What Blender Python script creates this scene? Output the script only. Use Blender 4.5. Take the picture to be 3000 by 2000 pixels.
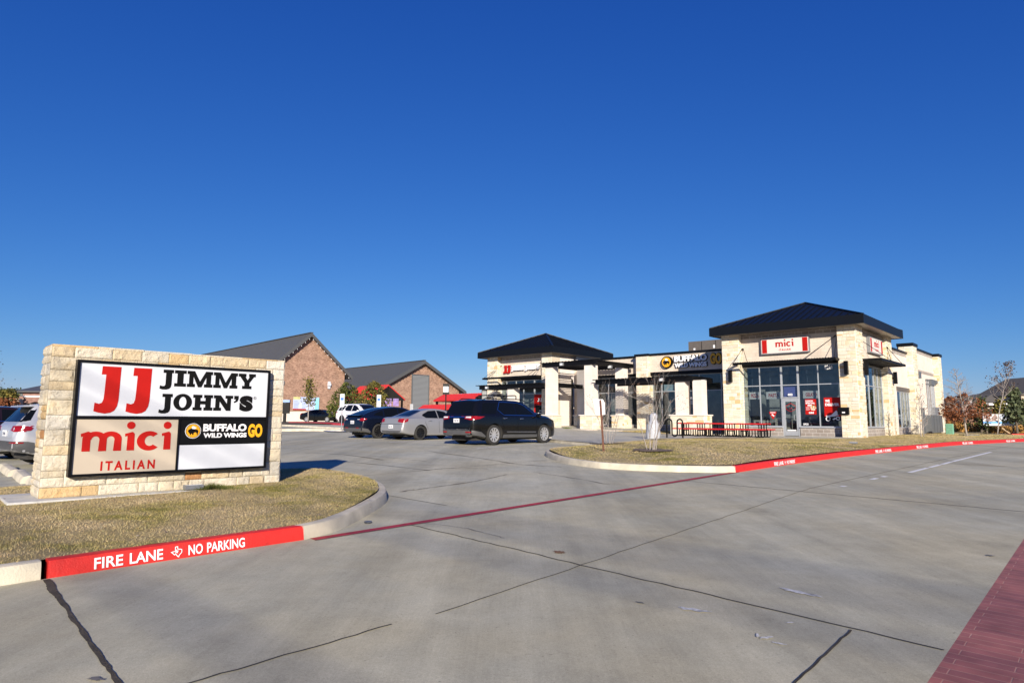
import bpy, bmesh, math, random
import numpy as np
from mathutils import Vector, Matrix, noise
from mathutils.bvhtree import BVHTree
from mathutils.geometry import delaunay_2d_cdt

S = bpy.context.scene
for o in list(bpy.data.objects):
    bpy.data.objects.remove(o)
COL = S.collection
R = math.radians
rnd = random.Random(7)

# ---------------------------------------------------------------- camera
F_PX, PITCH, ROLL, EYE = 1873.0, R(6.937), R(-0.3416), 1.5
cd = bpy.data.cameras.new('camera')
cam = bpy.data.objects.new('camera', cd)
COL.objects.link(cam)
cd.sensor_width = 36.0
cd.lens = 36.0 * F_PX / 3000.0
cd.clip_end = 6000
fw = Vector((0, math.cos(PITCH), math.sin(PITCH)))
rt = Vector((1, 0, 0))
dn = Vector((0, math.sin(PITCH), -math.cos(PITCH)))
r2 = math.cos(ROLL) * rt + math.sin(ROLL) * dn
d2 = -math.sin(ROLL) * rt + math.cos(ROLL) * dn
mw = Matrix((r2, -d2, -fw)).transposed().to_4x4()
mw.translation = Vector((0, 0, EYE))
cam.matrix_world = mw
S.camera = cam

# ---------------------------------------------------------------- sky and sun
SUN_EL, SUN_AZ = R(18.3), R(176.0)        # azimuth clockwise from +Y: the sun stands behind the camera
w = bpy.data.worlds.new('World')
S.world = w
w.use_nodes = True
nt = w.node_tree
sky = nt.nodes.new('ShaderNodeTexSky')
sky.sky_type = 'NISHITA'
sky.sun_disc = False
sky.sun_elevation = SUN_EL
sky.sun_rotation = SUN_AZ
sky.altitude = 200
sky.air_density = 1.0
sky.dust_density = 0.0
sky.ozone_density = 3.0
bg = nt.nodes['Background']
bg.inputs['Strength'].default_value = 0.0992
# the clear, polarised winter sky: deeper blue than the plain model
sep = nt.nodes.new('ShaderNodeSeparateColor'); com = nt.nodes.new('ShaderNodeCombineColor')
nt.links.new(sky.outputs[0], sep.inputs[0])
for i_, (gain, gam) in enumerate(((.31, 1.50), (.39, 1.07), (.665, .65))):
    a_ = nt.nodes.new('ShaderNodeMath'); a_.operation = 'MULTIPLY'; a_.inputs[1].default_value = .15
    b_ = nt.nodes.new('ShaderNodeMath'); b_.operation = 'POWER'; b_.inputs[1].default_value = gam
    c_ = nt.nodes.new('ShaderNodeMath'); c_.operation = 'MULTIPLY'; c_.inputs[1].default_value = gain / .15
    nt.links.new(sep.outputs[i_], a_.inputs[0]); nt.links.new(a_.outputs[0], b_.inputs[0]); nt.links.new(b_.outputs[0], c_.inputs[0]); nt.links.new(c_.outputs[0], com.inputs[i_])
nt.links.new(com.outputs[0], bg.inputs['Color'])
sd = bpy.data.lights.new('sun', 'SUN')
sd.energy = 5.0
sd.angle = R(0.53)
sd.color = (1.0, 0.90, 0.755)
sun = bpy.data.objects.new('sun', sd)
COL.objects.link(sun)
tosun = Vector((math.sin(SUN_AZ) * math.cos(SUN_EL), math.cos(SUN_AZ) * math.cos(SUN_EL), math.sin(SUN_EL)))
sun.rotation_euler = tosun.to_track_quat('Z', 'Y').to_euler()
sun.location = tosun * 60
S.view_settings.view_transform = 'Standard'
S.view_settings.look = 'None'
S.view_settings.exposure = 0.60
S.view_settings.gamma = 1.0
S.render.engine = 'CYCLES'
S.cycles.max_bounces = 6
S.cycles.transparent_max_bounces = 12

# ---------------------------------------------------------------- site frame and terrain
P0 = Vector((19.7566, 36.4894, 0.600))     # front right foot of the right hand tower
YAW = R(-43.0)
CY, SY = math.cos(YAW), math.sin(YAW)
def W(u, v, z=0.0):
    return Vector((P0.x + u * CY - v * SY, P0.y + u * SY + v * CY, P0.z + z))
def UV(x, y):
    dx, dy = x - P0.x, y - P0.y
    return dx * CY + dy * SY, -dx * SY + dy * CY
def lerp(x, xs, ys):
    return float(np.interp(x, xs, ys))
def gz(x, y):
    u = (x - P0.x) * CY + (y - P0.y) * SY
    b = lerp(y, [-40, 0, 24, 28, 37, 60, 400], [-.3, 0, .49, .52, .50, .52, .55])
    b += lerp(y, [34, 56, 76, 400], [0, .48, .54, .6]) * min(1, max(0, (-8 - u) / 10))
    b -= .22 * min(1, max(0, (-7 - x) / 6)) * lerp(y, [8, 14, 24, 34], [0, 1, 1, 0])
    return b
def gs(u, v):
    p = W(u, v)
    return gz(p.x, p.y)
def at(x, y, Y):
    """world point seen at photo pixel x, y (3000 x 2000) at the distance Y"""
    d = (r2 * (x - 1500) / F_PX + d2 * (y - 1000) / F_PX + fw)
    return Vector((0, 0, EYE)) + d * (Y / d.y)
def ground(x, y, zo=0.0):
    d = (r2 * (x - 1500) / F_PX + d2 * (y - 1000) / F_PX + fw)
    t = 1.0
    for i in range(4000):
        p = Vector((0, 0, EYE)) + d * t
        h = p.z - gz(p.x, p.y) - zo
        if h < 0.002: break
        t += max(h * 1.5, .003)
    return p

# ---------------------------------------------------------------- helpers
def link(o, parent=None):
    COL.objects.link(o)
    if parent is not None: o.parent = parent
    return o
def tag(o, label, cat, group=None):
    o['label'] = label; o['category'] = cat
    if group: o['group'] = group
    return o
def thing(name, label, cat, loc=(0, 0, 0), rz=0.0, group=None):
    o = bpy.data.objects.new(name, None)
    o.empty_display_size = .2
    link(o); o.location = loc; o.rotation_euler = (0, 0, rz)
    return tag(o, label, cat, group)
class MB:
    def __init__(s):
        s.v = []; s.f = []; s.m = []; s.t = []
    def add(s, vs, fs, mi=0, tint=None):
        b = len(s.v)
        s.v.extend([tuple(q) for q in vs])
        for f in fs:
            s.f.append(tuple(i + b for i in f)); s.m.append(mi); s.t.append(tint or (1, 1, 1))
        return s
    def box(s, x0, x1, y0, y1, z0, z1, mi=0, tint=None):
        vs = [(x0, y0, z0), (x1, y0, z0), (x1, y1, z0), (x0, y1, z0), (x0, y0, z1), (x1, y0, z1), (x1, y1, z1), (x0, y1, z1)]
        fs = [(0, 3, 2, 1), (4, 5, 6, 7), (0, 1, 5, 4), (1, 2, 6, 5), (2, 3, 7, 6), (3, 0, 4, 7)]
        return s.add(vs, fs, mi, tint)
    def cyl(s, p0, p1, r0, r1=None, n=10, mi=0, caps=True, tint=None):
        r1 = r0 if r1 is None else r1
        p0, p1 = Vector(p0), Vector(p1)
        d = (p1 - p0)
        if d.length < 1e-6: return s
        a = d.orthogonal().normalized(); b = d.normalized().cross(a)
        vs = []
        for p, r in ((p0, r0), (p1, r1)):
            for i in range(n):
                t = 2 * math.pi * i / n
                vs.append(p + (a * math.cos(t) + b * math.sin(t)) * r)
        fs = [(i, (i + 1) % n, n + (i + 1) % n, n + i) for i in range(n)]
        if caps: fs += [tuple(range(n))[::-1], tuple(range(n, 2 * n))]
        return s.add(vs, fs, mi, tint)
    def tube(s, pts, r, n=8, mi=0, caps=True, radii=None):
        pts = [Vector(p) for p in pts]
        vs = []; a = None
        for k, p in enumerate(pts):
            d = (pts[min(k + 1, len(pts) - 1)] - pts[max(k - 1, 0)]).normalized()
            if a is None: a = d.orthogonal().normalized()
            a = (a - d * a.dot(d)).normalized(); b = d.cross(a)
            rr = radii[k] if radii else r
            for i in range(n):
                t = 2 * math.pi * i / n
                vs.append(p + (a * math.cos(t) + b * math.sin(t)) * rr)
        fs = []
        for k in range(len(pts) - 1):
            for i in range(n):
                j = (i + 1) % n
                fs.append((k * n + i, k * n + j, (k + 1) * n + j, (k + 1) * n + i))
        if caps:
            fs += [tuple(range(n))[::-1], tuple(range((len(pts) - 1) * n, len(pts) * n))]
        return s.add(vs, fs, mi)
    def prism(s, poly, a0, a1, axis='z', mi=0, tint=None):
        """poly: 2D outline, extruded from a0 to a1 along axis; (x,y), (x,z) or (y,z)"""
        n = len(poly)
        def P(p, a):
            return (p[0], p[1], a) if axis == 'z' else ((p[0], a, p[1]) if axis == 'y' else (a, p[0], p[1]))
        vs = [P(p, a0) for p in poly] + [P(p, a1) for p in poly]
        fs = [tuple(range(n))[::-1], tuple(range(n, 2 * n))] + [(i, (i + 1) % n, n + (i + 1) % n, n + i) for i in range(n)]
        return s.add(vs, fs, mi, tint)
    def build(s, name, mats, parent=None, smooth=False, loc=None, rz=None, fix=True):
        me = bpy.data.meshes.new(name)
        me.from_pydata(s.v, [], s.f)
        mats = mats if isinstance(mats, (list, tuple)) else [mats]
        for m in mats: me.materials.append(m)
        if len(mats) > 1: me.polygons.foreach_set('material_index', s.m)
        if any(t != (1, 1, 1) for t in s.t):
            at_ = me.attributes.new('tint', 'FLOAT_COLOR', 'FACE')
            at_.data.foreach_set('color', np.array([(t[0], t[1], t[2], 1) for t in s.t], dtype=np.float32).ravel())
        if fix:
            bm = bmesh.new(); bm.from_mesh(me)
            bmesh.ops.recalc_face_normals(bm, faces=bm.faces)
            bm.to_mesh(me); bm.free()
        if smooth:
            me.polygons.foreach_set('use_smooth', [True] * len(me.polygons))
            if smooth is not True: me.set_sharp_from_angle(angle=smooth)
        me.update()
        o = bpy.data.objects.new(name, me)
        link(o, parent)
        if loc is not None: o.location = loc
        if rz is not None: o.rotation_euler = (0, 0, rz)
        return o
def site(o, u=0, v=0, z=0):
    o.location = W(u, v, z); o.rotation_euler = (0, 0, YAW)
    return o
def sthing(name, label, cat, u, v, z=0, group=None, turn=0.0):
    return thing(name, label, cat, W(u, v, z), YAW + turn, group)

# ---------------------------------------------------------------- materials
def nmat(name):
    m = bpy.data.materials.new(name); m.use_nodes = True
    t = m.node_tree
    return m, t, t.nodes['Principled BSDF'], (lambda k: t.nodes.new(k)), t.links.new
def mat(name, col, rough=.6, metal=0., var=.12, scale=6., bump=0., bscale=40., coat=0., spec=.5, detail=6.):
    m, t, b, N, L = nmat(name)
    b.inputs['Roughness'].default_value = rough
    b.inputs['Metallic'].default_value = metal
    b.inputs['Specular IOR Level'].default_value = spec
    b.inputs['Coat Weight'].default_value = coat
    b.inputs['Coat Roughness'].default_value = .04
    tc = N('ShaderNodeTexCoord')
    if var > 0:
        n = N('ShaderNodeTexNoise'); n.inputs['Scale'].default_value = scale; n.inputs['Detail'].default_value = detail
        L(tc.outputs['Object'], n.inputs['Vector'])
        r = N('ShaderNodeValToRGB')
        r.color_ramp.elements[0].position = .3; r.color_ramp.elements[1].position = .7
        r.color_ramp.elements[0].color = (*[max(0, c * (1 - var)) for c in col], 1)
        r.color_ramp.elements[1].color = (*[min(1, c * (1 + var)) for c in col], 1)
        L(n.outputs['Fac'], r.inputs['Fac']); L(r.outputs['Color'], b.inputs['Base Color'])
    else:
        b.inputs['Base Color'].default_value = (*col, 1)
    if bump > 0:
        n2 = N('ShaderNodeTexNoise'); n2.inputs['Scale'].default_value = bscale; n2.inputs['Detail'].default_value = 8
        L(tc.outputs['Object'], n2.inputs['Vector'])
        bp = N('ShaderNodeBump'); bp.inputs['Strength'].default_value = bump; bp.inputs['Distance'].default_value = .02
        L(n2.outputs['Fac'], bp.inputs['Height']); L(bp.outputs['Normal'], b.inputs['Normal'])
    return m
def stone_mat(name, sat=1.0, bump=.5, val=1.0):
    """limestone blocks: the block's own colour comes from the face attribute, broken up by stains"""
    m, t, b, N, L = nmat(name)
    b.inputs['Roughness'].default_value = .9; b.inputs['Specular IOR Level'].default_value = .2
    at_ = N('ShaderNodeAttribute'); at_.attribute_name = 'tint'
    tc = N('ShaderNodeTexCoord')
    n = N('ShaderNodeTexNoise'); n.inputs['Scale'].default_value = 7; n.inputs['Detail'].default_value = 8; n.inputs['Roughness'].default_value = .65
    L(tc.outputs['Object'], n.inputs['Vector'])
    r = N('ShaderNodeValToRGB'); e = r.color_ramp.elements
    e[0].position = .33; e[0].color = (1.05, .99, .88, 1); e[1].position = .72; e[1].color = (.97, .82, .60, 1)
    e2 = r.color_ramp.elements.new(.5); e2.color = (1.05, 1.02, .96, 1)
    L(n.outputs['Fac'], r.inputs['Fac'])
    mx = N('ShaderNodeMix'); mx.data_type = 'RGBA'; mx.blend_type = 'MULTIPLY'; mx.inputs[0].default_value = .75 * sat
    L(at_.outputs['Color'], mx.inputs[6]); L(r.outputs['Color'], mx.inputs[7])
    n2 = N('ShaderNodeTexNoise'); n2.inputs['Scale'].default_value = 34; n2.inputs['Detail'].default_value = 10; n2.inputs['Roughness'].default_value = .7
    L(tc.outputs['Object'], n2.inputs['Vector'])
    hs = N('ShaderNodeHueSaturation'); hs.inputs['Value'].default_value = val
    L(mx.outputs[2], hs.inputs['Color']); L(hs.outputs[0], b.inputs['Base Color'])
    bp = N('ShaderNodeBump'); bp.inputs['Strength'].default_value = bump; bp.inputs['Distance'].default_value = .03
    L(n2.outputs['Fac'], bp.inputs['Height']); L(bp.outputs['Normal'], b.inputs['Normal'])
    return m
def block_mat(name, c1, c2, mortar, bw, bh, msize=.008, bump=.25, rough=.85, var=.5, fine=.2):
    """courses of blocks or bricks on vertical faces: runs along x+y, rises along z"""
    m, t, b, N, L = nmat(name)
    b.inputs['Roughness'].default_value = rough; b.inputs['Specular IOR Level'].default_value = .25
    tc = N('ShaderNodeTexCoord'); sp = N('ShaderNodeSeparateXYZ'); L(tc.outputs['Object'], sp.inputs[0])
    a = N('ShaderNodeMath'); L(sp.outputs[0], a.inputs[0]); L(sp.outputs[1], a.inputs[1])
    cb = N('ShaderNodeCombineXYZ'); L(a.outputs[0], cb.inputs[0]); L(sp.outputs[2], cb.inputs[1])
    br = N('ShaderNodeTexBrick')
    br.inputs['Scale'].default_value = 1; br.inputs['Brick Width'].default_value = bw; br.inputs['Row Height'].default_value = bh
    br.inputs['Mortar Size'].default_value = msize; br.inputs['Mortar Smooth'].default_value = .2; br.inputs['Bias'].default_value = 0
    br.inputs['Color1'].default_value = (*c1, 1); br.inputs['Color2'].default_value = (*c2, 1); br.inputs['Mortar'].default_value = (*mortar, 1)
    L(cb.outputs[0], br.inputs['Vector'])
    n = N('ShaderNodeTexNoise'); n.inputs['Scale'].default_value = 1.3; n.inputs['Detail'].default_value = 9
    L(tc.outputs['Object'], n.inputs['Vector'])
    mr = N('ShaderNodeMapRange'); mr.inputs[1].default_value = .3; mr.inputs[2].default_value = .7; mr.inputs[3].default_value = 1 - fine; mr.inputs[4].default_value = 1 + fine * .6
    L(n.outputs['Fac'], mr.inputs[0])
    mx = N('ShaderNodeMix'); mx.data_type = 'RGBA'; mx.blend_type = 'MULTIPLY'; mx.inputs[0].default_value = 1
    L(br.outputs['Color'], mx.inputs[6]); L(mr.outputs[0], mx.inputs[7]); L(mx.outputs[2], b.inputs['Base Color'])
    n2 = N('ShaderNodeTexNoise'); n2.inputs['Scale'].default_value = 30; n2.inputs['Detail'].default_value = 8
    L(tc.outputs['Object'], n2.inputs['Vector'])
    sb = N('ShaderNodeMath'); sb.operation = 'MULTIPLY_ADD'; sb.inputs[1].default_value = -1.2
    L(br.outputs['Fac'], sb.inputs[0]); L(n2.outputs['Fac'], sb.inputs[2])
    bp = N('ShaderNodeBump'); bp.inputs['Strength'].default_value = bump; bp.inputs['Distance'].default_value = .015
    L(sb.outputs[0], bp.inputs['Height']); L(bp.outputs['Normal'], b.inputs['Normal'])
    return m
def glass_mat(name, tint=(.55, .62, .62), refl=1.0, rough=.01):
    m, t, b, N, L = nmat(name)
    t.nodes.remove(b)
    tr = N('ShaderNodeBsdfTransparent'); tr.inputs[0].default_value = (*tint, 1)
    gl = N('ShaderNodeBsdfGlossy'); gl.inputs['Roughness'].default_value = rough; gl.inputs[0].default_value = (.9 * refl, .95 * refl, 1.0 * refl, 1)
    lw = N('ShaderNodeLayerWeight'); lw.inputs['Blend'].default_value = .5
    pw = N('ShaderNodeMath'); pw.operation = 'POWER'; pw.inputs[1].default_value = 4.0; L(lw.outputs['Facing'], pw.inputs[0])
    ma = N('ShaderNodeMath'); ma.operation = 'MULTIPLY_ADD'; ma.inputs[1].default_value = .85; ma.inputs[2].default_value = .075; L(pw.outputs[0], ma.inputs[0])
    mx = N('ShaderNodeMixShader'); out = t.nodes['Material Output']
    L(ma.outputs[0], mx.inputs[0]); L(tr.outputs[0], mx.inputs[1]); L(gl.outputs[0], mx.inputs[2]); L(mx.outputs[0], out.inputs[0])
    return m
def concrete_mat(name, base, streak=0.25):
    m, t, b, N, L = nmat(name)
    b.inputs['Roughness'].default_value = .85; b.inputs['Specular IOR Level'].default_value = .25
    tc = N('ShaderNodeTexCoord')
    def noi(scale, det, rough=.6, vec=None):
        n = N('ShaderNodeTexNoise'); n.inputs['Scale'].default_value = scale; n.inputs['Detail'].default_value = det; n.inputs['Roughness'].default_value = rough
        L(vec or tc.outputs['Object'], n.inputs['Vector']); return n.outputs['Fac']
    def mrange(s, a0, a1, b0, b1):
        n = N('ShaderNodeMapRange'); n.inputs[1].default_value = a0; n.inputs[2].default_value = a1; n.inputs[3].default_value = b0; n.inputs[4].default_value = b1
        L(s, n.inputs[0]); return n.outputs[0]
    def mul(a, c):
        n = N('ShaderNodeMath'); n.operation = 'MULTIPLY'; L(a, n.inputs[0]); L(c, n.inputs[1]); return n.outputs[0]
    mp = N('ShaderNodeMapping'); mp.inputs['Scale'].default_value = (1.0, .06, 1); L(tc.outputs['Object'], mp.inputs['Vector'])
    mp2 = N('ShaderNodeMapping'); mp2.inputs['Scale'].default_value = (60.0, 2.5, 1); L(tc.outputs['Object'], mp2.inputs['Vector'])
    f = mrange(noi(.35, 5), .3, .7, .86, 1.1)
    f = mul(f, mrange(noi(2.6, 9, .7), .3, .72, .86, 1.10))
    f = mul(f, mrange(noi(.75, 9, .72), .54, .70, 1.0, .84))
    f = mul(f, mrange(noi(1.1, 6, .65, mp.outputs[0]), .38, .62, 1 - streak * .55, 1 + streak * .3))
    f = mul(f, mrange(noi(1.0, 3, .5, mp2.outputs[0]), .3, .7, .96, 1.03))
    f = mul(f, mrange(noi(150, 3, .7), .3, .72, .80, 1.16))
    f = mul(f, mrange(noi(55, 3, .6), .3, .7, .92, 1.07))
    spk = mrange(noi(38, 2, .5), .68, .76, 1, .66)
    f = mul(f, spk)
    hue = N('ShaderNodeValToRGB'); e = hue.color_ramp.elements
    e[0].position = .35; e[0].color = (base[0] * 1.03, base[1] * 1.0, base[2] * .94, 1)
    e[1].position = .65; e[1].color = (base[0] * .97, base[1] * 1.0, base[2] * 1.05, 1)
    L(noi(.5, 4), hue.inputs['Fac'])
    mx = N('ShaderNodeMix'); mx.data_type = 'RGBA'; mx.blend_type = 'MULTIPLY'; mx.inputs[0].default_value = 1
    L(hue.outputs[0], mx.inputs[6]); L(f, mx.inputs[7]); L(mx.outputs[2], b.inputs['Base Color'])
    bp = N('ShaderNodeBump'); bp.inputs['Strength'].default_value = .35; bp.inputs['Distance'].default_value = .006
    L(noi(90, 6, .7), bp.inputs['Height']); L(bp.outputs['Normal'], b.inputs['Normal'])
    return m
def grass_mat(name, blades=False):
    m, t, b, N, L = nmat(name)
    b.inputs['Roughness'].default_value = .9; b.inputs['Specular IOR Level'].default_value = .1
    tc = N('ShaderNodeTexCoord')
    n = N('ShaderNodeTexNoise'); n.inputs['Scale'].default_value = .9; n.inputs['Detail'].default_value = 8; n.inputs['Roughness'].default_value = .68
    L(tc.outputs['Object'], n.inputs['Vector'])
    r = N('ShaderNodeValToRGB'); e = r.color_ramp.elements
    e[0].position = .34; e[0].color = (.21, .19, .05, 1)
    e[1].position = .62; e[1].color = (.44, .35, .21, 1)
    k = e.new(.42); k.color = (.32, .27, .105, 1)
    k = e.new(.50); k.color = (.40, .32, .165, 1)
    L(n.outputs['Fac'], r.inputs['Fac'])
    if blades:
        at_ = N('ShaderNodeAttribute'); at_.attribute_name = 'tint'
        mx = N('ShaderNodeMix'); mx.data_type = 'RGBA'; mx.blend_type = 'MULTIPLY'; mx.inputs[0].default_value = 1
        L(r.outputs[0], mx.inputs[6]); L(at_.outputs['Color'], mx.inputs[7]); L(mx.outputs[2], b.inputs['Base Color'])
        b.inputs['Transmission Weight'].default_value = 0
    else:
        n2 = N('ShaderNodeTexNoise'); n2.inputs['Scale'].default_value = 45; n2.inputs['Detail'].default_value = 6; n2.inputs['Roughness'].default_value = .75
        L(tc.outputs['Object'], n2.inputs['Vector'])
        mr = N('ShaderNodeMapRange'); mr.inputs[1].default_value = .3; mr.inputs[2].default_value = .7; mr.inputs[3].default_value = .66; mr.inputs[4].default_value = 1.18
        L(n2.outputs['Fac'], mr.inputs[0])
        mx = N('ShaderNodeMix'); mx.data_type = 'RGBA'; mx.blend_type = 'MULTIPLY'; mx.inputs[0].default_value = 1
        L(r.outputs[0], mx.inputs[6]); L(mr.outputs[0], mx.inputs[7]); L(mx.outputs[2], b.inputs['Base Color'])
        bp = N('ShaderNodeBump'); bp.inputs['Strength'].default_value = .9; bp.inputs['Distance'].default_value = .03
        L(n2.outputs['Fac'], bp.inputs['Height']); L(bp.outputs['Normal'], b.inputs['Normal'])
    return m
def leaf_mat(name, dark, light):
    m, t, b, N, L = nmat(name)
    b.inputs['Roughness'].default_value = .7; b.inputs['Specular IOR Level'].default_value = .2
    at_ = N('ShaderNodeAttribute'); at_.attribute_name = 'tint'
    sp = N('ShaderNodeSeparateColor'); L(at_.outputs['Color'], sp.inputs[0])
    mx = N('ShaderNodeMix'); mx.data_type = 'RGBA'
    mx.inputs[6].default_value = (*dark, 1); mx.inputs[7].default_value = (*light, 1)
    L(sp.outputs[0], mx.inputs[0]); L(mx.outputs[2], b.inputs['Base Color'])
    return m
def herring_mat(name):
    """stamped red concrete pavers in a herringbone-like bond with pale rubbed edges"""
    m, t, b, N, L = nmat(name)
    b.inputs['Roughness'].default_value = .7
    tc = N('ShaderNodeTexCoord'); mp = N('ShaderNodeMapping'); mp.inputs['Rotation'].default_value = (0, 0, R(43)); L(tc.outputs['Object'], mp.inputs['Vector'])
    br = N('ShaderNodeTexBrick'); br.inputs['Scale'].default_value = 1; br.inputs['Brick Width'].default_value = .4; br.inputs['Row Height'].default_value = .1
    br.inputs['Mortar Size'].default_value = .004; br.inputs['Mortar Smooth'].default_value = .3; br.offset = .3
    br.inputs['Color1'].default_value = (.27, .095, .085, 1); br.inputs['Color2'].default_value = (.35, .12, .10, 1); br.inputs['Mortar'].default_value = (.42, .22, .17, 1)
    L(mp.outputs[0], br.inputs['Vector'])
    n = N('ShaderNodeTexNoise'); n.inputs['Scale'].default_value = 5; n.inputs['Detail'].default_value = 9; L(tc.outputs['Object'], n.inputs['Vector'])
    mr = N('ShaderNodeMapRange'); mr.inputs[1].default_value = .3; mr.inputs[2].default_value = .7; mr.inputs[3].default_value = .75; mr.inputs[4].default_value = 1.2; L(n.outputs['Fac'], mr.inputs[0])
    mx = N('ShaderNodeMix'); mx.data_type = 'RGBA'; mx.blend_type = 'MULTIPLY'; mx.inputs[0].default_value = 1
    L(br.outputs['Color'], mx.inputs[6]); L(mr.outputs[0], mx.inputs[7]); L(mx.outputs[2], b.inputs['Base Color'])
    bp = N('ShaderNodeBump'); bp.inputs['Strength'].default_value = .5; bp.inputs['Distance'].default_value = .01; bp.invert = True
    L(br.outputs['Fac'], bp.inputs['Height']); L(bp.outputs['Normal'], b.inputs['Normal'])
    return m
def art_mat(name, cols, scale=8):
    """printed poster art: blotches of a few inks"""
    m, t, b, N, L = nmat(name)
    b.inputs['Roughness'].default_value = .5
    tc = N('ShaderNodeTexCoord'); n = N('ShaderNodeTexVoronoi'); n.inputs['Scale'].default_value = scale
    L(tc.outputs['Object'], n.inputs['Vector'])
    sp = N('ShaderNodeSeparateColor'); L(n.outputs['Color'], sp.inputs[0])
    r = N('ShaderNodeValToRGB'); r.color_ramp.interpolation = 'CONSTANT'
    e = r.color_ramp.elements
    e[0].position = 0; e[0].color = (*cols[0], 1); e[1].position = 1 / len(cols); e[1].color = (*cols[1], 1)
    for i, c in enumerate(cols[2:]): k = e.new((i + 2) / len(cols)); k.color = (*c, 1)
    L(sp.outputs[0], r.inputs['Fac']); L(r.outputs[0], b.inputs['Base Color'])
    return m

M = {}
M['road'] = concrete_mat('road_concrete', (.46, .432, .325), .3)
M['lot'] = concrete_mat('lot_concrete', (.46, .437, .34), .3)
M['walk'] = concrete_mat('walk_concrete', (.52, .495, .405), .1)
M['kerb'] = mat('kerb_concrete', (.52, .47, .37), .85, var=.2, scale=3, bump=.3, bscale=60)
M['joint'] = mat('joint_sealant', (.035, .033, .03), .8, var=.3)
M['crack'] = mat('joint_dirt', (.045, .036, .026), .95, var=.4, bump=.6, bscale=60)
M['redpaint'] = mat('red_kerb_paint', (.54, .018, .012), .55, var=.14, scale=9, bump=.25, bscale=70)
def chipped(m):
    # scuffed and chipped paint: dirt and bare concrete show through in small patches
    t = m.node_tree; N = t.nodes.new; L = t.links.new; b = t.nodes['Principled BSDF']
    src = b.inputs['Base Color'].links[0].from_socket
    tc = N('ShaderNodeTexCoord'); n = N('ShaderNodeTexNoise'); n.inputs['Scale'].default_value = 6; n.inputs['Detail'].default_value = 12; n.inputs['Roughness'].default_value = .78
    L(tc.outputs['Object'], n.inputs['Vector'])
    r = N('ShaderNodeMapRange'); r.inputs[1].default_value = .66; r.inputs[2].default_value = .70; L(n.outputs['Fac'], r.inputs[0])
    mx = N('ShaderNodeMix'); mx.data_type = 'RGBA'; mx.inputs[7].default_value = (.30, .20, .16, 1); L(r.outputs[0], mx.inputs[0]); L(src, mx.inputs[6])
    n2 = N('ShaderNodeTexNoise'); n2.inputs['Scale'].default_value = 2.5; n2.inputs['Detail'].default_value = 10; n2.inputs['Roughness'].default_value = .7; L(tc.outputs['Object'], n2.inputs['Vector'])
    r2_ = N('ShaderNodeMapRange'); r2_.inputs[1].default_value = .55; r2_.inputs[2].default_value = .75; r2_.inputs[3].default_value = 0; r2_.inputs[4].default_value = .45; L(n2.outputs['Fac'], r2_.inputs[0])
    m2 = N('ShaderNodeMix'); m2.data_type = 'RGBA'; m2.inputs[7].default_value = (.10, .02, .016, 1); L(r2_.outputs[0], m2.inputs[0]); L(mx.outputs[2], m2.inputs[6])
    L(m2.outputs[2], b.inputs['Base Color'])
chipped(M['redpaint'])
M['redline'] = mat('worn_red_line', (.36, .022, .035), .7, var=.3, scale=5)
M['whitepaint'] = mat('white_road_paint', (.72, .72, .72), .7, var=.15, scale=12)
M['bluepaint'] = mat('blue_ramp_paint', (.05, .16, .48), .7, var=.15)
M['herring'] = herring_mat('red_stamped_concrete')
M['grass'] = grass_mat('dormant_grass')
M['blades'] = grass_mat('grass_blades', True)
M['soil'] = mat('mulch', (.16, .115, .08), .95, var=.5, scale=20, bump=.8, bscale=60)
M['field'] = mat('dry_field', (.26, .2, .1), .95, var=.3, scale=1)
M['stone'] = stone_mat('limestone_ashlar', val=.92)
M['roughstone'] = stone_mat('rough_limestone', bump=.9, val=.86)
M['mortar'] = mat('mortar', (.50, .45, .36), .95, var=.15, scale=20, bump=.3)
M['cream'] = block_mat('cream_split_block', (.66, .57, .48), (.60, .52, .43), (.55, .48, .39), .4, .2, .006, .5, fine=.1)
M['smooth'] = block_mat('smooth_white_block', (.72, .66, .60), (.68, .62, .56), (.60, .55, .49), .4, .2, .005, .2, fine=.08)
M['pale'] = block_mat('pale_block_wall', (.74, .66, .58), (.70, .62, .54), (.62, .55, .48), .4, .2, .006, .35, fine=.08)
M['greyblock'] = block_mat('grey_block', (.27, .23, .20), (.33, .29, .26), (.60, .56, .52), .41, .205, .012, .5, fine=.2)
M['brick'] = block_mat('brown_brick', (.20, .095, .062), (.42, .25, .18), (.34, .25, .19), .24, .08, .012, .3, fine=.25)
M['brick2'] = block_mat('red_brick', (.22, .10, .08), (.30, .16, .13), (.30, .22, .19), .25, .08, .012, .3)
M['beige'] = mat('beige_stucco', (.55, .44, .34), .9, var=.08)
M['navy'] = mat('dark_navy_metal', (.004, .005, .007), .45, metal=.0, var=.1, scale=2, spec=.25)
M['black'] = mat('black_metal', (.004, .004, .0045), .5, var=.15, spec=.2)
M['trim'] = mat('black_trim', (.004, .004, .005), .4, var=0, spec=.2)
M['alu'] = mat('aluminium', (.42, .44, .47), .4, metal=.3, var=.06)
M['soffit'] = mat('soffit_metal', (.30, .28, .25), .4, metal=.5, var=.15, scale=4)
M['charcoal'] = mat('charcoal_metal_roof', (.075, .077, .080), .55, var=.08, scale=3)
M['redroof'] = mat('red_metal_roof', (.55, .035, .03), .45, var=.1)
M['shingle'] = mat('grey_shingles', (.11, .098, .085), .95, var=.3, scale=14, bump=.4)
M['white'] = mat('white_panel', (.56, .585, .64), .4, var=.02, spec=.3)
M['ltrwhite'] = mat('white_lettering', (.80, .80, .82), .45, var=.02)
M['ltrred'] = mat('red_lettering', (.40, .009, .006), .5, var=.04, spec=.2)
M['ltrblack'] = mat('black_lettering', (.004, .004, .004), .6, var=0, spec=.15)
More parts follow.
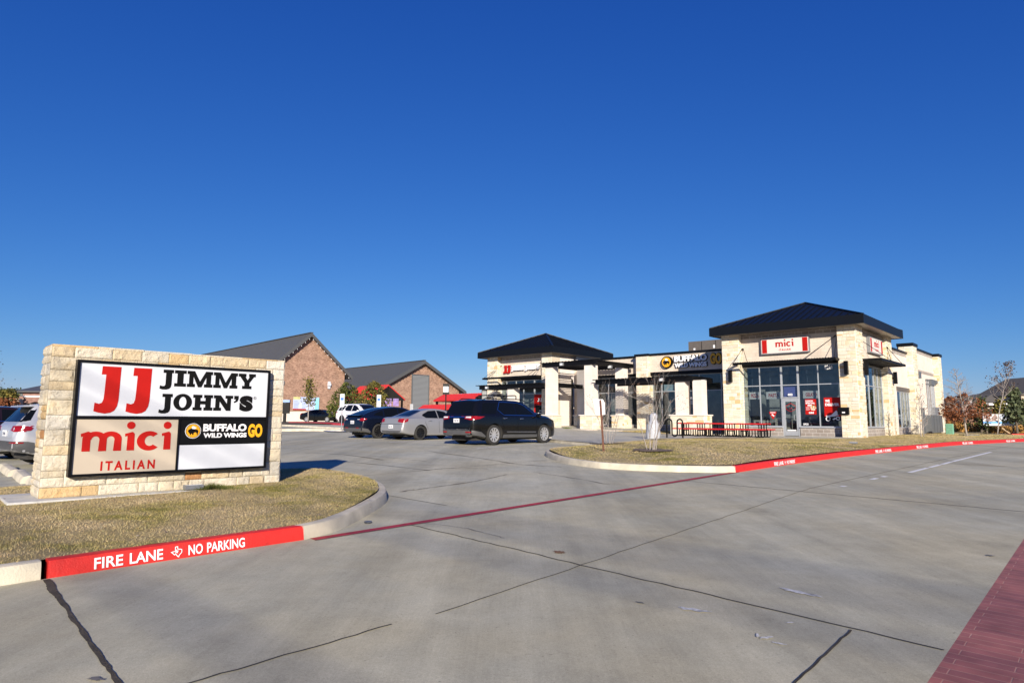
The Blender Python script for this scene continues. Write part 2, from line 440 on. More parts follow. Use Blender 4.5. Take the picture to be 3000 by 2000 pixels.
M['tan'] = mat('tan_panel', (.47, .405, .325), .45, var=.02, spec=.2)
M['signblack'] = mat('black_panel', (.005, .005, .005), .4, var=.05, spec=.2)
M['yellow'] = mat('yellow_panel', (.80, .38, .01), .45, var=.04)
M['footing'] = mat('footing_concrete', (.50, .49, .46), .9, var=.15, scale=5, bump=.3)
M['glass'] = glass_mat('shop_glass', (.74, .80, .83), .8)
M['interior'] = mat('interior_wall', (.32, .29, .26), .9, var=.3, scale=1.5)
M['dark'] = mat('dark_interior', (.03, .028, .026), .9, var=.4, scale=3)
M['util'] = mat('grey_cabinet', (.13, .14, .15), .45, metal=.2, var=.1)
M['galv'] = mat('galvanised_steel', (.24, .25, .27), .5, metal=.4, var=.15)
M['hvac'] = mat('bronze_sheet_metal', (.115, .10, .088), .6, var=.1)
M['green'] = mat('green_cabinet', (.16, .36, .25), .6, var=.1)
M['rust'] = mat('rusty_steel', (.13, .055, .035), .85, metal=.2, var=.35, scale=25)
M['bark'] = mat('grey_bark', (.30, .265, .24), .9, var=.3, scale=30)
M['barkdark'] = mat('brown_bark', (.11, .085, .065), .9, var=.3, scale=30)
M['tableRed'] = mat('red_coated_steel', (.50, .015, .018), .35, var=.06, coat=.2)
M['plastic'] = mat('white_plastic_wrap', (.40, .41, .44), .35, var=.06, bump=.3, bscale=9)
M['tyre'] = mat('tyre_rubber', (.022, .021, .02), .85, var=.25, scale=14)
M['chrome'] = mat('chrome', (.72, .73, .75), .14, metal=1, var=0)
M['rimdark'] = mat('black_rim', (.015, .015, .016), .3, metal=.3, var=0)
M['carglass'] = mat('dark_car_glass', (.004, .005, .006), .04, var=0, spec=.2)
M['alloy'] = mat('silver_alloy', (.50, .50, .51), .3, metal=.5, var=0)
M['cladding'] = mat('grey_cladding', (.07, .07, .072), .6, var=.1)
M['tail'] = mat('red_tail_lamp', (.24, .005, .006), .15, var=.1, coat=.3)
M['lamp'] = mat('clear_lamp', (.62, .64, .66), .1, var=.05, coat=.6)
M['plate'] = mat('number_plate', (.74, .75, .77), .45, var=.03)
M['mulch'] = M['soil']
def paint(name, c, metal=0., rough=.25):
    return mat(name, c, rough, metal=metal, var=0, coat=.5, spec=.3)
M['p_black'] = paint('black_paint', (.004, .004, .004), 0, .2)
M['p_navy'] = paint('blue_black_paint', (.004, .006, .014), 0, .2)
M['p_silver'] = paint('silver_paint', (.58, .58, .60), .5, .36)
M['p_grey'] = paint('grey_metallic_paint', (.33, .33, .34), .45, .36)
M['p_white'] = paint('white_paint', (.78, .79, .82), 0, .3)
M['p_maroon'] = paint('dark_maroon_paint', (.014, .007, .009), .0, .2)
# ---------------------------------------------------------------- lettering helpers
def font_text(body, w, h, bold=0.0, depth=.01, space=1.0, shear=0.0):
    cu = bpy.data.curves.new('t', 'FONT')
    cu.body = body; cu.size = 1; cu.offset = bold; cu.extrude = .01; cu.space_character = space; cu.shear = shear; cu.resolution_u = 4
    ob = bpy.data.objects.new('t', cu); COL.objects.link(ob)
    dg = bpy.context.evaluated_depsgraph_get(); dg.update()
    me = bpy.data.meshes.new_from_object(ob.evaluated_get(dg))
    vs = np.array([v.co[:] for v in me.vertices]); fs = [tuple(p.vertices) for p in me.polygons]
    bpy.data.objects.remove(ob); bpy.data.curves.remove(cu); bpy.data.meshes.remove(me)
    lo, hi = vs.min(0), vs.max(0)
    x = (vs[:, 0] - lo[0]) / (hi[0] - lo[0]) * w
    z = (vs[:, 1] - lo[1]) / (hi[1] - lo[1]) * h
    y = np.where(vs[:, 2] > 0, -depth, 0.0)
    return np.stack([x, y, z], 1), fs
def put_text(mb, body, x, z, w, h, y=0.0, mi=0, **k):
    vs, fs = font_text(body, w, h, **k)
    vs = vs + np.array([x, y, z])
    return mb.add(vs.tolist(), fs, mi)
def ribbon(pts, th):
    pts = [Vector((p[0], p[1])) for p in pts]
    L_, R_ = [], []
    for i, p in enumerate(pts):
        a = (p - pts[i - 1]).normalized() if i else None
        b = (pts[i + 1] - p).normalized() if i < len(pts) - 1 else None
        if a is None: a = b
        if b is None: b = a
        t = (a + b)
        if t.length < 1e-6: t = a.copy()
        t.normalize(); n = Vector((-t.y, t.x)); k = 1 / max(.35, n.dot(Vector((-a.y, a.x))))
        hw = (th[i] if isinstance(th, (list, tuple)) else th) / 2
        L_.append(p + n * hw * k); R_.append(p - n * hw * k)
    return [tuple(p) for p in L_ + R_[::-1]]
def arc(cx, cz, rx, rz, a0, a1, n=14):
    return [(cx + rx * math.cos(R(a0 + (a1 - a0) * i / n)), cz + rz * math.sin(R(a0 + (a1 - a0) * i / n))) for i in range(n + 1)]
def disc(cx, cz, rx, rz=None, n=32):
    return arc(cx, cz, rx, rz or rx, 0, 360 * (n - 1) / n, n - 1)
def poly(mb, pts, x, z, w, h, y0, y1, mi=0):
    """unit outline (0..1 wide and high) put at x,z with size w,h between the depths y0 and y1"""
    return mb.prism([(x + p[0] * w, z + p[1] * h) for p in pts], y0, y1, 'y', mi)
SLAB = {
 'I': (.72, [[(0,0),(.72,0),(.72,.2),(.55,.2),(.55,.8),(.72,.8),(.72,1),(0,1),(0,.8),(.17,.8),(.17,.2),(0,.2)]]),
 'H': (1.28, [[(0,0),(.58,0),(.58,.2),(.48,.2),(.48,.39),(.80,.39),(.80,.2),(.70,.2),(.70,0),(1.28,0),(1.28,.2),(1.16,.2),(1.16,.8),(1.28,.8),(1.28,1),(.70,1),(.70,.8),(.80,.8),(.80,.61),(.48,.61),(.48,.8),(.58,.8),(.58,1),(0,1),(0,.8),(.12,.8),(.12,.2),(0,.2)]]),
 'N': (1.3, [[(0,0),(.52,0),(.52,.2),(.40,.2),(.40,.60),(.86,0),(1.17,0),(1.17,.8),(1.3,.8),(1.3,1),(.78,1),(.78,.8),(.90,.8),(.90,.46),(.47,1),(0,1),(0,.8),(.12,.8),(.12,.2),(0,.2)]]),
 'M': (1.62, [[(0,0),(.5,0),(.5,.2),(.39,.2),(.39,.64),(.70,0),(.92,0),(1.21,.64),(1.21,.2),(1.08,.2),(1.08,0),(1.62,0),(1.62,.2),(1.52,.2),(1.52,.8),(1.62,.8),(1.62,1),(1.17,1),(.81,.36),(.46,1),(0,1),(0,.8),(.12,.8),(.12,.2),(0,.2)]]),
 'Y': (1.2, [[(.27,0),(.93,0),(.93,.2),(.78,.2),(.78,.4),(1.08,.8),(1.2,.8),(1.2,1),(.72,1),(.72,.8),(.77,.8),(.63,.58),(.48,.8),(.53,.8),(.53,1),(0,1),(0,.8),(.11,.8),(.42,.4),(.42,.2),(.27,.2)]]),
 'J': (.8, [[(.18,1),(.18,.8),(.34,.8),(.34,.14),(.32,.05),(.26,.0),(.16,.0),(.02,.04),(0,-.16),(.16,-.21),(.40,-.21),(.57,-.16),(.67,-.05),(.70,.12),(.70,.8),(.8,.8),(.8,1)]]),
 "'": (.34, [[(.02,1),(.33,1),(.33,.80),(.26,.62),(.04,.52),(.0,.60),(.12,.68),(.14,.76),(.02,.76)]]),
}
REDJ = [(.23,1),(1,1),(.98,.26),(.94,.12),(.84,.02),(.68,-.03),(.45,-.05),(.2,-.03),(.0,.0),(.02,.19),(.2,.165),(.31,.19),(.365,.27),(.38,.4),(.40,.815),(.215,.815)]
def slab_word(mb, word, x, z, w, h, y0, dep, gap=.06, mi=0):
    ws = []
    for c in word:
        ws.append({'O': 1.16, 'S': .96}.get(c) or SLAB[c][0])
    tot = sum(ws) + gap * (len(word) - 1); k = w / tot; cx = x
    for i, c in enumerate(word):
        if c == 'O':
            o, n_ = disc(.58, .5, .58, .53, 40), disc(.58, .5, .23, .34, 40)
            n = 40
            vs = []
            for yy in (y0, y0 - dep):
                for P in (o, n_):
                    vs += [(cx + p[0] * k, yy, z + p[1] * h) for p in P]
            fs = []
            for a in range(n):
                b = (a + 1) % n
                fs += [(2 * n + a, 2 * n + b, 3 * n + b, 3 * n + a), (a, b, 2 * n + b, 2 * n + a), (n + b, n + a, 3 * n + a, 3 * n + b)]
            mb.add(vs, fs, mi)
        elif c == 'S':
            put_text(mb, 'S', cx, z - .03 * h, .96 * k, 1.06 * h, y0, mi, bold=.085, depth=dep)
        else:
            for pg in SLAB[c][1]:
                poly(mb, pg, cx, z, k, h, y0, y0 - dep, mi)
        cx += (ws[i] + gap) * k
def mici(mb, x, z, w, h, y0, dep, mi=0):
    """lower-case rounded word with flared stems; h is the height to the top of the dots"""
    def P(pts, e=0.0): mb.prism([(x + p[0] * w, z + p[1] * h) for p in pts], y0, y0 - dep - e, 'y', mi)
    xh = .70
    asp = w / h
    t = .083
    # m
    P([(.02,0),(.105,0),(.105,.50),(.10,.66),(.075,.69),(.0,.61),(.004,.50),(.028,.52),(.02,.47)], 0)
    for k, cx in enumerate((.155, .315)):
        r_ = .078
        outer = arc(cx + .0, .42, r_ + .042, .27, 180, 0, 12); inner = arc(cx, .40, r_ - .036, .12, 0, 180, 12)
        P(outer + [(cx + r_ + .042, 0), (cx + r_ - .043, 0)] + inner[0:] , .0006 * (k + 1))
    # i, c, i
    def ii(x0, e):
        P([(x0 + .028, 0), (x0 + .112, 0), (x0 + .108, .60), (x0 + .085, .67), (x0, .60), (x0 + .004, .50), (x0 + .03, .52)], e)
        P(disc(x0 + .062, .90, .047, .047 * asp, 28), e)
    ii(.468, 0)
    P(ribbon(arc(.745, .335, .098, .285, 42, 318, 26), .0) if False else [], 0) if False else None
    o = arc(.745, .335, .140, .355, 46, 318, 30); n_ = arc(.752, .335, .058, .185, 312, 52, 30)
    P(o + n_, .0005)
    ii(.888, 0)
BUFF = [(-.62,-.1),(-.70,.06),(-.60,.14),(-.62,.24),(-.46,.26),(-.30,.42),(-.05,.38),(.25,.24),(.52,.22),(.64,.08),(.66,-.12),(.60,-.3),(.60,-.5),(.48,-.5),(.46,-.26),(.30,-.14),(.08,-.2),(.04,-.5),(-.10,-.5),(-.12,-.3),(-.26,-.36),(-.30,-.52),(-.40,-.5),(-.44,-.3),(-.54,-.26)]
WING = [(-.22,.34),(-.20,.58),(-.02,.72),(.04,.60),(.18,.66),(.22,.52),(.38,.52),(.36,.38),(.12,.27)]
def emblem(mb, cx, cz, r, y0, step=.004, mis=(0, 1, 2, 3)):
    """round badge: white rim, yellow field, black bison with a white wing"""
    wh, bl, ye, bk = mis
    mb.prism(disc(cx, cz, r), y0, y0 - step, 'y', wh)
    mb.prism(disc(cx, cz, r * .93), y0 - step, y0 - 1.5 * step, 'y', bl)
    mb.prism(disc(cx, cz, r * .86), y0 - 1.5 * step, y0 - 2 * step, 'y', ye)
    mb.prism([(cx + p[0] * r * .98, cz + p[1] * r * .98 - .04 * r) for p in BUFF], y0 - 2 * step, y0 - 2.6 * step, 'y', bk)
    mb.prism([(cx + p[0] * r * .98, cz + p[1] * r * .98 - .04 * r) for p in WING], y0 - 2 * step, y0 - 3.1 * step, 'y', wh)

# ---------------------------------------------------------------- masonry helper
PAL = [((.70, .63, .50), 5), ((.72, .67, .57), 5), ((.69, .58, .41), 3), ((.66, .49, .28), 1.1), ((.54, .29, .14), .45), ((.69, .66, .60), 2)]
PALP = [((.72, .67, .57), 6), ((.74, .70, .62), 6), ((.71, .63, .49), 2.6), ((.67, .51, .29), .6), ((.64, .43, .23), .2), ((.71, .69, .64), 2)]
def pick(rr, pal):
    t = rr.random() * sum(p[1] for p in pal)
    for c, wgt in pal:
        t -= wgt
        if t <= 0: break
    k = rr.uniform(.9, 1.08)
    return tuple(q * k for q in c)
def ashlar(mb, org, du, dn, Wd, Ht, seed, pal=PALP, band=(.16, .3), wid=(.22, .62), gap=.008, proud=(.012, .03), rough=None, skip=None, split=.35, mi=0):
    """random coursed stones on a plane: org + du*s + z*t, standing proud along dn"""
    rr = random.Random(seed)
    org, du, dn = Vector(org), Vector(du), Vector(dn); up = Vector((0, 0, 1))
    t = 0
    while t < Ht - .02:
        b = rr.uniform(*band)
        if Ht - t - b < .1: b = Ht - t
        s = 0
        while s < Wd - .02:
            q = rr.uniform(*wid)
            if Wd - s - q < .15: q = Wd - s
            cells = [(t, b)]
            if rr.random() < split and b > .17:
                k = rr.uniform(.35, .65) * b; cells = [(t, k), (t + k, b - k)]
            elif rr.random() < .2 and q > .4:
                k = rr.uniform(.4, .6) * q
                stone(mb, org, du, dn, up, s, t, k, b, gap, rr, pal, proud, rough, skip, mi)
                stone(mb, org, du, dn, up, s + k, t, q - k, b, gap, rr, pal, proud, rough, skip, mi)
                cells = []
            for (t0, h) in cells:
                stone(mb, org, du, dn, up, s, t0, q, h, gap, rr, pal, proud, rough, skip, mi)
            s += q
        t += b
def stone(mb, org, du, dn, up, s, t, w_, h, gap, rr, pal, proud, rough, skip, mi):
    if skip and s > skip[0] and s + w_ < skip[1] and t > skip[2] and t + h < skip[3]: return
    s0, s1, t0, t1 = s + gap / 2, s + w_ - gap / 2, t + gap / 2, t + h - gap / 2
    d = rr.uniform(*proud); col = pick(rr, pal); c = min(.014, h * .12)
    P = lambda a, b, e: org + du * a + up * b + dn * e
    if rough is None:
        vs = [P(s0, t0, 0), P(s1, t0, 0), P(s1, t1, 0), P(s0, t1, 0)]
        j = lambda: rr.uniform(-.004, .004)
        vs += [P(s0 + c, t0 + c, d + j()), P(s1 - c, t0 + c, d + j()), P(s1 - c, t1 - c, d + j()), P(s0 + c, t1 - c, d + j())]
        mb.add(vs, [(4, 5, 6, 7), (0, 1, 5, 4), (1, 2, 6, 5), (2, 3, 7, 6), (3, 0, 4, 7)], mi, col)
        return
    nx, ny = max(4, int(w_ / rough)), max(3, int(h / rough))
    off = Vector((rr.random() * 50, rr.random() * 50, rr.random() * 50))
    vs = []
    for iy in range(ny + 1):
        for ix in range(nx + 1):
            a, b = ix / nx, iy / ny
            edge = min(a * w_, (1 - a) * w_, b * h, (1 - b) * h)
            k = min(1, edge / .010)
            e = d * (k ** .5) if edge > 1e-6 else 0
            if k > 0:
                q = off + Vector((a * w_, b * h, 0)) * 9
                e += min(1, edge / .03) * (.013 * noise.noise(q) + .011 * noise.noise(q * 2.7) + .010 * noise.noise(q * 6.5))
            vs.append(P(s0 + (s1 - s0) * a, t0 + (t1 - t0) * b, max(e, .0 if edge < 1e-6 else .003)))
    fs = []
    for iy in range(ny):
        for ix in range(nx):
            i = iy * (nx + 1) + ix
            fs.append((i, i + 1, i + nx + 2, i + nx + 1))
    mb.add(vs, fs, mi, col)

# ---------------------------------------------------------------- ground sheets
def sheet(name, pts_uv, zo, m, world=False, zfun=None, step=2.0, smooth=False):
    P = [Vector((p[0], p[1], 0)) if world else W(p[0], p[1]) for p in pts_uv]
    bm = bmesh.new()
    f = bm.faces.new([bm.verts.new((p.x, p.y, 0)) for p in P])
    xs = [p.x for p in P]; ys = [p.y for p in P]
    def cut(axis, val):
        g = bm.verts[:] + bm.edges[:] + bm.faces[:]
        co = (val, 0, 0) if axis == 0 else (0, val, 0); no = (1, 0, 0) if axis == 0 else (0, 1, 0)
        bmesh.ops.bisect_plane(bm, geom=g, dist=1e-5, plane_co=co, plane_no=no)
    n0, n1 = math.ceil(min(xs) / step), math.floor(max(xs) / step)
    if (max(xs) - min(xs)) / step < 90:
        for k in range(n0, n1 + 1): cut(0, k * step)
    n0, n1 = math.ceil(min(ys) / step), math.floor(max(ys) / step)
    if (max(ys) - min(ys)) / step < 90:
        for k in range(n0, n1 + 1): cut(1, k * step)
    for k in (0, 24, 28, 34, 37, 56, 60, 76):
        if min(ys) < k < max(ys): cut(1, k)
    zf = zfun or (lambda x, y: gz(x, y))
    for v in bm.verts: v.co.z = zf(v.co.x, v.co.y) + zo
    bmesh.ops.recalc_face_normals(bm, faces=bm.faces)
    me = bpy.data.meshes.new(name); 
    for f in bm.faces:
        if f.normal.z < 0: f.normal_flip()
        f.smooth = smooth
    bm.to_mesh(me); bm.free()
    me.materials.append(m)
    o = bpy.data.objects.new(name, me); link(o)
    o['kind'] = 'structure'
    return o
def strip_pts(pts, wd):
    rb = ribbon(pts, wd)
    return rb
def kerb(name, path_uv, m, hgt=.15, wd=.16, closed=False, lip=.02):
    """upright kerb swept along a path in site coordinates; the body lies to the left of the path"""
    pts = [Vector((p[0], p[1])) for p in path_uv]
    fine = [pts[0]]
    for a, b in zip(pts, pts[1:]):
        n = max(1, int((b - a).length / 1.0))
        for i in range(1, n + 1): fine.append(a + (b - a) * (i / n))
    prof = [(0, -.08), (0, .0), (.018, hgt - .035), (.032, hgt - .008), (.055, hgt), (wd, hgt - .003), (wd, -.08)]
    vs = []; n = len(prof)
    for i, p in enumerate(fine):
        a = (p - fine[i - 1]).normalized() if i else (fine[1] - p).normalized()
        b = (fine[i + 1] - p).normalized() if i < len(fine) - 1 else a
        t = (a + b).normalized(); nn = Vector((-t.y, t.x)); k = 1 / max(.5, nn.dot(Vector((-a.y, a.x))))
        for (e, z) in prof:
            q = p + nn * e * k
            w_ = W(q.x, q.y); vs.append((w_.x, w_.y, gs(p.x, p.y) + z))
    fs = []
    for i in range(len(fine) - 1):
        for j in range(n - 1):
            fs.append((i * n + j, (i + 1) * n + j, (i + 1) * n + j + 1, i * n + j + 1))
    fs += [tuple(range(n)), tuple(range((len(fine) - 1) * n, len(fine) * n))[::-1]]
    mb = MB(); mb.add(vs, fs)
    o = mb.build(name, m, smooth=R(40)); o['kind'] = 'structure'
    return o
def smoothpath(pts, n=6):
    P = [Vector((p[0], p[1])) for p in pts]; out = []
    for i in range(len(P) - 1):
        p0, p1, p2, p3 = P[max(0, i - 1)], P[i], P[i + 1], P[min(len(P) - 1, i + 2)]
        for k in range(n):
            t = k / n
            q = .5 * ((2 * p1) + (p2 - p0) * t + (2 * p0 - 5 * p1 + 4 * p2 - p3) * t * t + (3 * p1 - p0 - 3 * p2 + p3) * t ** 3)
            out.append((q.x, q.y))
    out.append((P[-1].x, P[-1].y))
    return out

# ---------------------------------------------------------------- ground, road, lot
KERB_L = [(3.58, -42.0), (3.62, -38.75)]
RED_L = [(3.62, -38.70), (3.72, -36.35)]
NOSE_L = smoothpath([(3.72, -36.35), (3.55, -35.85), (3.05, -35.15), (2.29, -34.25), (1.70, -33.75), (.75, -33.22), (-.45, -32.93), (-1.5, -32.88), (-2.4, -33.2), (-3.05, -34.1), (-3.15, -35.5), (-3.15, -37.75)])
RIGHT = smoothpath([(-3.6, -20.5), (-3.1, -22.6), (-2.91, -23.98), (-2.3, -25.0), (-1.3, -25.9), (-.21, -26.62), (.7, -26.98), (1.47, -27.06), (2.58, -26.7), (3.5, -26.1), (3.97, -25.6)])
RED_R = [(3.97, -25.6), (4.04, -22.8), (4.31, -18.5), (4.82, -14.25), (5.08, -11.77), (5.40, -7.84), (6.1, -3.0), (7.01, 2.6), (8.6, 12.0)]

g = sheet('ground', [(-900, -300), (900, -300), (900, 1500), (-900, 1500)], 0, M['field'], world=True, step=50, zfun=lambda x, y: gz(x, y) - lerp(y, [28, 56], [.42, .08]))
# the front road, the entrance throat and the car park
sheet('road', [(3.62, -70), (9.58, -70), (9.58, -38), (9.58, -27), (9.8, -10), (10.6, 2), (12.5, 13), (14, 30), (10, 30), (8.6, 12), (7.01, 2.6), (6.1, -3), (5.4, -7.84), (5.08, -11.77), (4.82, -14.25), (4.31, -18.5), (4.04, -22.8), (3.8, -25.6), (3.62, -36.35)], 0, M['road']).location.z = .0
lot = sheet('car_park', [(3.62, -36.35), (3.8, -25.6), (3.6, -24), (.5, -21), (-4, -15), (-9, -14), (-20, -14), (-24, 6), (-34, 14), (-75, 14), (-75, -60), (-16, -60), (-3.05, -46), (-3.05, -36.5), (3.0, -36.5), (3.62, -36.36)], 0, M['lot'])
sheet('stamped_median', [(9.58, -70), (16, -70), (16, 2), (10.6, 2), (9.8, -10), (9.58, -27), (9.58, -38)], .0, M['herring'])
# joints in the concrete
def joint(name, pts, wd, m, zo=.005):
    return sheet(name, strip_pts(pts, wd), zo, m)
rr = random.Random(3)
def wob(a, b, amp, n):
    a, b = Vector(a), Vector(b); d = (b - a); nn = Vector((-d.y, d.x)).normalized(); o = []
    for i in range(n + 1): o.append(tuple(a + d * i / n + nn * (rr.uniform(-amp, amp) if 0 < i < n else 0)))
    return o
joint('road_joint', wob((6.75, -37.0), (6.2, -27.4), .012, 40), .012, M['joint'])
joint('road_joint', wob((6.2, -27.4), (7.3, -5), .01, 30), .015, M['joint'])
joint('road_joint', wob((3.72, -34.95), (9.56, -35.25), .014, 40), .018, M['joint'])
joint('road_joint', wob((3.9, -28.0), (9.56, -27.98), .02, 30), .022, M['joint'])
joint('road_joint', wob((4.6, -19.0), (9.7, -18.7), .02, 20), .03, M['joint'])
joint('road_joint', wob((6.68, -38.7), (6.70, -37.35), .012, 14), .016, M['joint'])
joint('road_joint', wob((9.06, -36.6), (9.03, -35.26), .005, 18), .015, M['crack'])
rrw = random.Random(11)
cr = [(3.66 + 2.95 * i / 90, -38.72 - .23 * i / 90 + .014 * noise.noise(Vector((i * .11, 0, 0))) + .006 * noise.noise(Vector((i * .5, 3, 0)))) for i in range(91)]
joint('cracked_joint', cr, [.030 + .016 * noise.noise(Vector((i * .16, 7, 0))) + .008 * noise.noise(Vector((i * .7, 9, 0))) + .03 * math.exp(-((i - 9) / 13) ** 2) for i in range(len(cr))], M['crack'])
for k, v in enumerate((-24.2, -28.9, -33.6)):
    joint('lot_joint', wob((-22, v + .3), (3.0 if v < -30 else -3.2, v), .02, 30), .015, M['joint'])
for k, u in enumerate((-1.2, -5.4, -9.6, -13.8, -18.0)):
    joint('lot_joint', wob((u, -24.2), (u - .2, -58 if u < -4 else -32.8), .02, 30), .015, M['joint'])
# red fire lane line across the entrance, stall lines, worn lane line
sheet('fire_lane_line', ribbon([(3.78, -36.28), (3.86, -31), (3.93, -25.5)], .13), .006, M['redline'])
mb = MB()
sheet('fire_lane_gap', ribbon([(3.86, -36.3), (3.95, -31), (4.02, -25.5)], .012), .007, M['joint'])
for a, b in (((-6.05, -24.3), (-7.0, -17.6)), ((-8.85, -24.1), (-9.75, -17.6)), ((-11.8, -23.8), (-12.6, -17.6)), ((-14.7, -23.6), (-15.4, -17.6)), ((-17.7, -23.4), (-18.3, -17.6))):
    sheet('stall_line', ribbon([a, b], .09), .006, M['whitepaint'])
for a, b in (((6.62, -24.9), (6.64, -24.55)), ((6.66, -24.2), (6.67, -23.95)), ((6.86, -22.6), (6.92, -20.9)), ((6.93, -20.7), (6.97, -19.6)), ((6.98, -19.4), (7.02, -18.2)), ((7.025, -18.05), (7.26, -12.2)), ((6.55, -26.7), (6.56, -26.55))):
    sheet('lane_line', ribbon([a, b], .10), .006, M['whitepaint'])
# scuffs and paint splashes on the road
M['hair'] = mat('hairline_crack', (.13, .115, .10), .95, var=.3)
def crack_px(pts, w0, w1, seed):
    P = smoothpath([UV(*(lambda q: (q.x, q.y))(ground(x * 3000 / 2352, y * 3000 / 2352))) for x, y in pts], 14)
    P = [(p[0] + .05 * noise.noise(Vector((i * .35, seed, 0))), p[1] + .05 * noise.noise(Vector((i * .35, seed + 9, 0)))) for i, p in enumerate(P)]
    n = len(P); sheet('pavement_crack', ribbon(P, [w0 + w1 * max(0, noise.noise(Vector((i * .2, seed + 4, 0))) + .2) for i in range(n)]), .006 + seed * .0004, M['hair'])
crack_px([(918, 1129), (1000, 1118), (1090, 1105), (1165, 1089)], .018, .05, 1)
crack_px([(760, 1058), (860, 1066), (985, 1080)], .02, .06, 2)
crack_px([(985, 1036), (1110, 1053), (1195, 1066), (1290, 1072)], .02, .07, 3)
crack_px([(1225, 1084), (1320, 1098), (1400, 1113)], .012, .03, 4)
crack_px([(980, 1079), (1040, 1075), (1120, 1076)], .015, .04, 5)
crack_px([(700, 1040), (790, 1044), (880, 1056)], .03, .09, 6)
crack_px([(960, 1200), (1060, 1212), (1160, 1236)], .006, .01, 7)
def blot(u, v, r1, r2_, m, turn=0, n=26, seed=0, jag=.35):
    q = random.Random(seed); pts = []
    for i in range(n):
        a = 2 * math.pi * i / n; k = 1 + q.uniform(-jag, jag)
        x, y = math.cos(a) * r1 * k, math.sin(a) * r2_ * k
        pts.append((u + x * math.cos(turn) - y * math.sin(turn), v + x * math.sin(turn) + y * math.cos(turn)))
    return sheet('road_stain', pts, .007, m)
M['chalk'] = mat('chalky_scuff', (.50, .50, .50), .9, var=.35, scale=30)
M['oil'] = mat('oil_spot', (.16, .15, .135), .6, var=.4, scale=12)
M['rustspot'] = mat('rust_stain', (.17, .09, .045), .9, var=.4, scale=30)
k_ = 3000 / 2352
def gp(x, y):
    p = ground(x * k_, y * k_); return UV(p.x, p.y)
for (x, y, a, b, m, t, s) in ((1590, 1400, .10, .03, 'chalk', .2, 1), (1615, 1404, .05, .02, 'chalk', .5, 2), (1840, 1361, .16, .035, 'chalk', -.1, 3), (1870, 1367, .07, .02, 'chalk', -.1, 4), (1760, 1465, .05, .015, 'chalk', 1.0, 5), (1790, 1478, .04, .012, 'chalk', .2, 6), (1815, 1430, .03, .01, 'chalk', .8, 7), (1740, 1460, .04, .01, 'chalk', 2., 8), (1285, 1268, .07, .05, 'rustspot', 0, 9), (1470, 1384, .03, .014, 'oil', .2, 10), (220, 1560, .05, .022, 'oil', .5, 12), (2275, 1276, .04, .03, 'oil', 0, 14), ):
    u, v = gp(x, y); blot(u, v, a, b, M[m], t, seed=s)
# ---------------------------------------------------------------- lawns
def lawn_z(x, y):
    u, v = UV(x, y)
    z = gz(x, y) + .145
    if v < -30 or u < -20: return z
    edge = min(1, max(0, (4.6 - u) / 2.0)) * min(1, max(0, (v + 26.5) / 2.5))
    z += .10 * edge * min(1, max(0, (u + 3.2) / 1.5))
    if v > -16: z = min(z, lerp(v, [-16, -9, -5, 5], [.74, .555, .585, .60]))
    return max(z, gz(x, y) + .03)
def lawn_left(x, y):
    u, v = UV(x, y)
    return gz(x, y) + .142 + .05 * min(1, max(0, (3.4 - u) / 2)) * min(1, max(0, (u + 3) / 1.5)) + .012 * noise.noise(Vector((x * 1.3, y * 1.3, 0)))
LEFT_POLY = [(3.46, -60), (3.44, -42), (3.48, -38.7), (3.58, -36.35)] + smoothpath([(3.58, -36.35), (3.42, -35.92), (2.94, -35.25), (2.2, -34.38), (1.63, -33.88), (.7, -33.36), (-.45, -33.07), (-1.5, -33.02), (-2.3, -33.3), (-2.92, -34.15), (-3.02, -35.5)])[1:] + [(-3.02, -37.8), (-3.3, -60)]
sheet('lawn', LEFT_POLY, 0, M['grass'], zfun=lawn_left, step=.5, smooth=True)
inner = smoothpath([(-3.45, -20.5), (-2.95, -22.6), (-2.77, -23.94), (-2.2, -24.9), (-1.2, -25.75), (-.15, -26.47), (.72, -26.83), (1.45, -26.9), (2.5, -26.55), (3.4, -25.98), (3.83, -25.5)])
RIGHT_POLY = inner + [(3.9, -22.8), (4.17, -18.5), (4.68, -14.2), (4.94, -11.75), (5.26, -7.8), (5.96, -2.97), (6.87, 2.6), (8.46, 12), (8.46, 19.2), (3, 19.4), (2, 36), (-.3, 36), (-.3, 1.2), (.25, 1.1), (.25, -.9), (-.4, -3.2), (-1.6, -4.9), (-3.4, -5.7), (-6.1, -6.3), (-6.3, -8.5), (-5.4, -12), (-3.8, -18)]
sheet('lawn', RIGHT_POLY, 0, M['grass'], zfun=lawn_z, step=1.0, smooth=True)
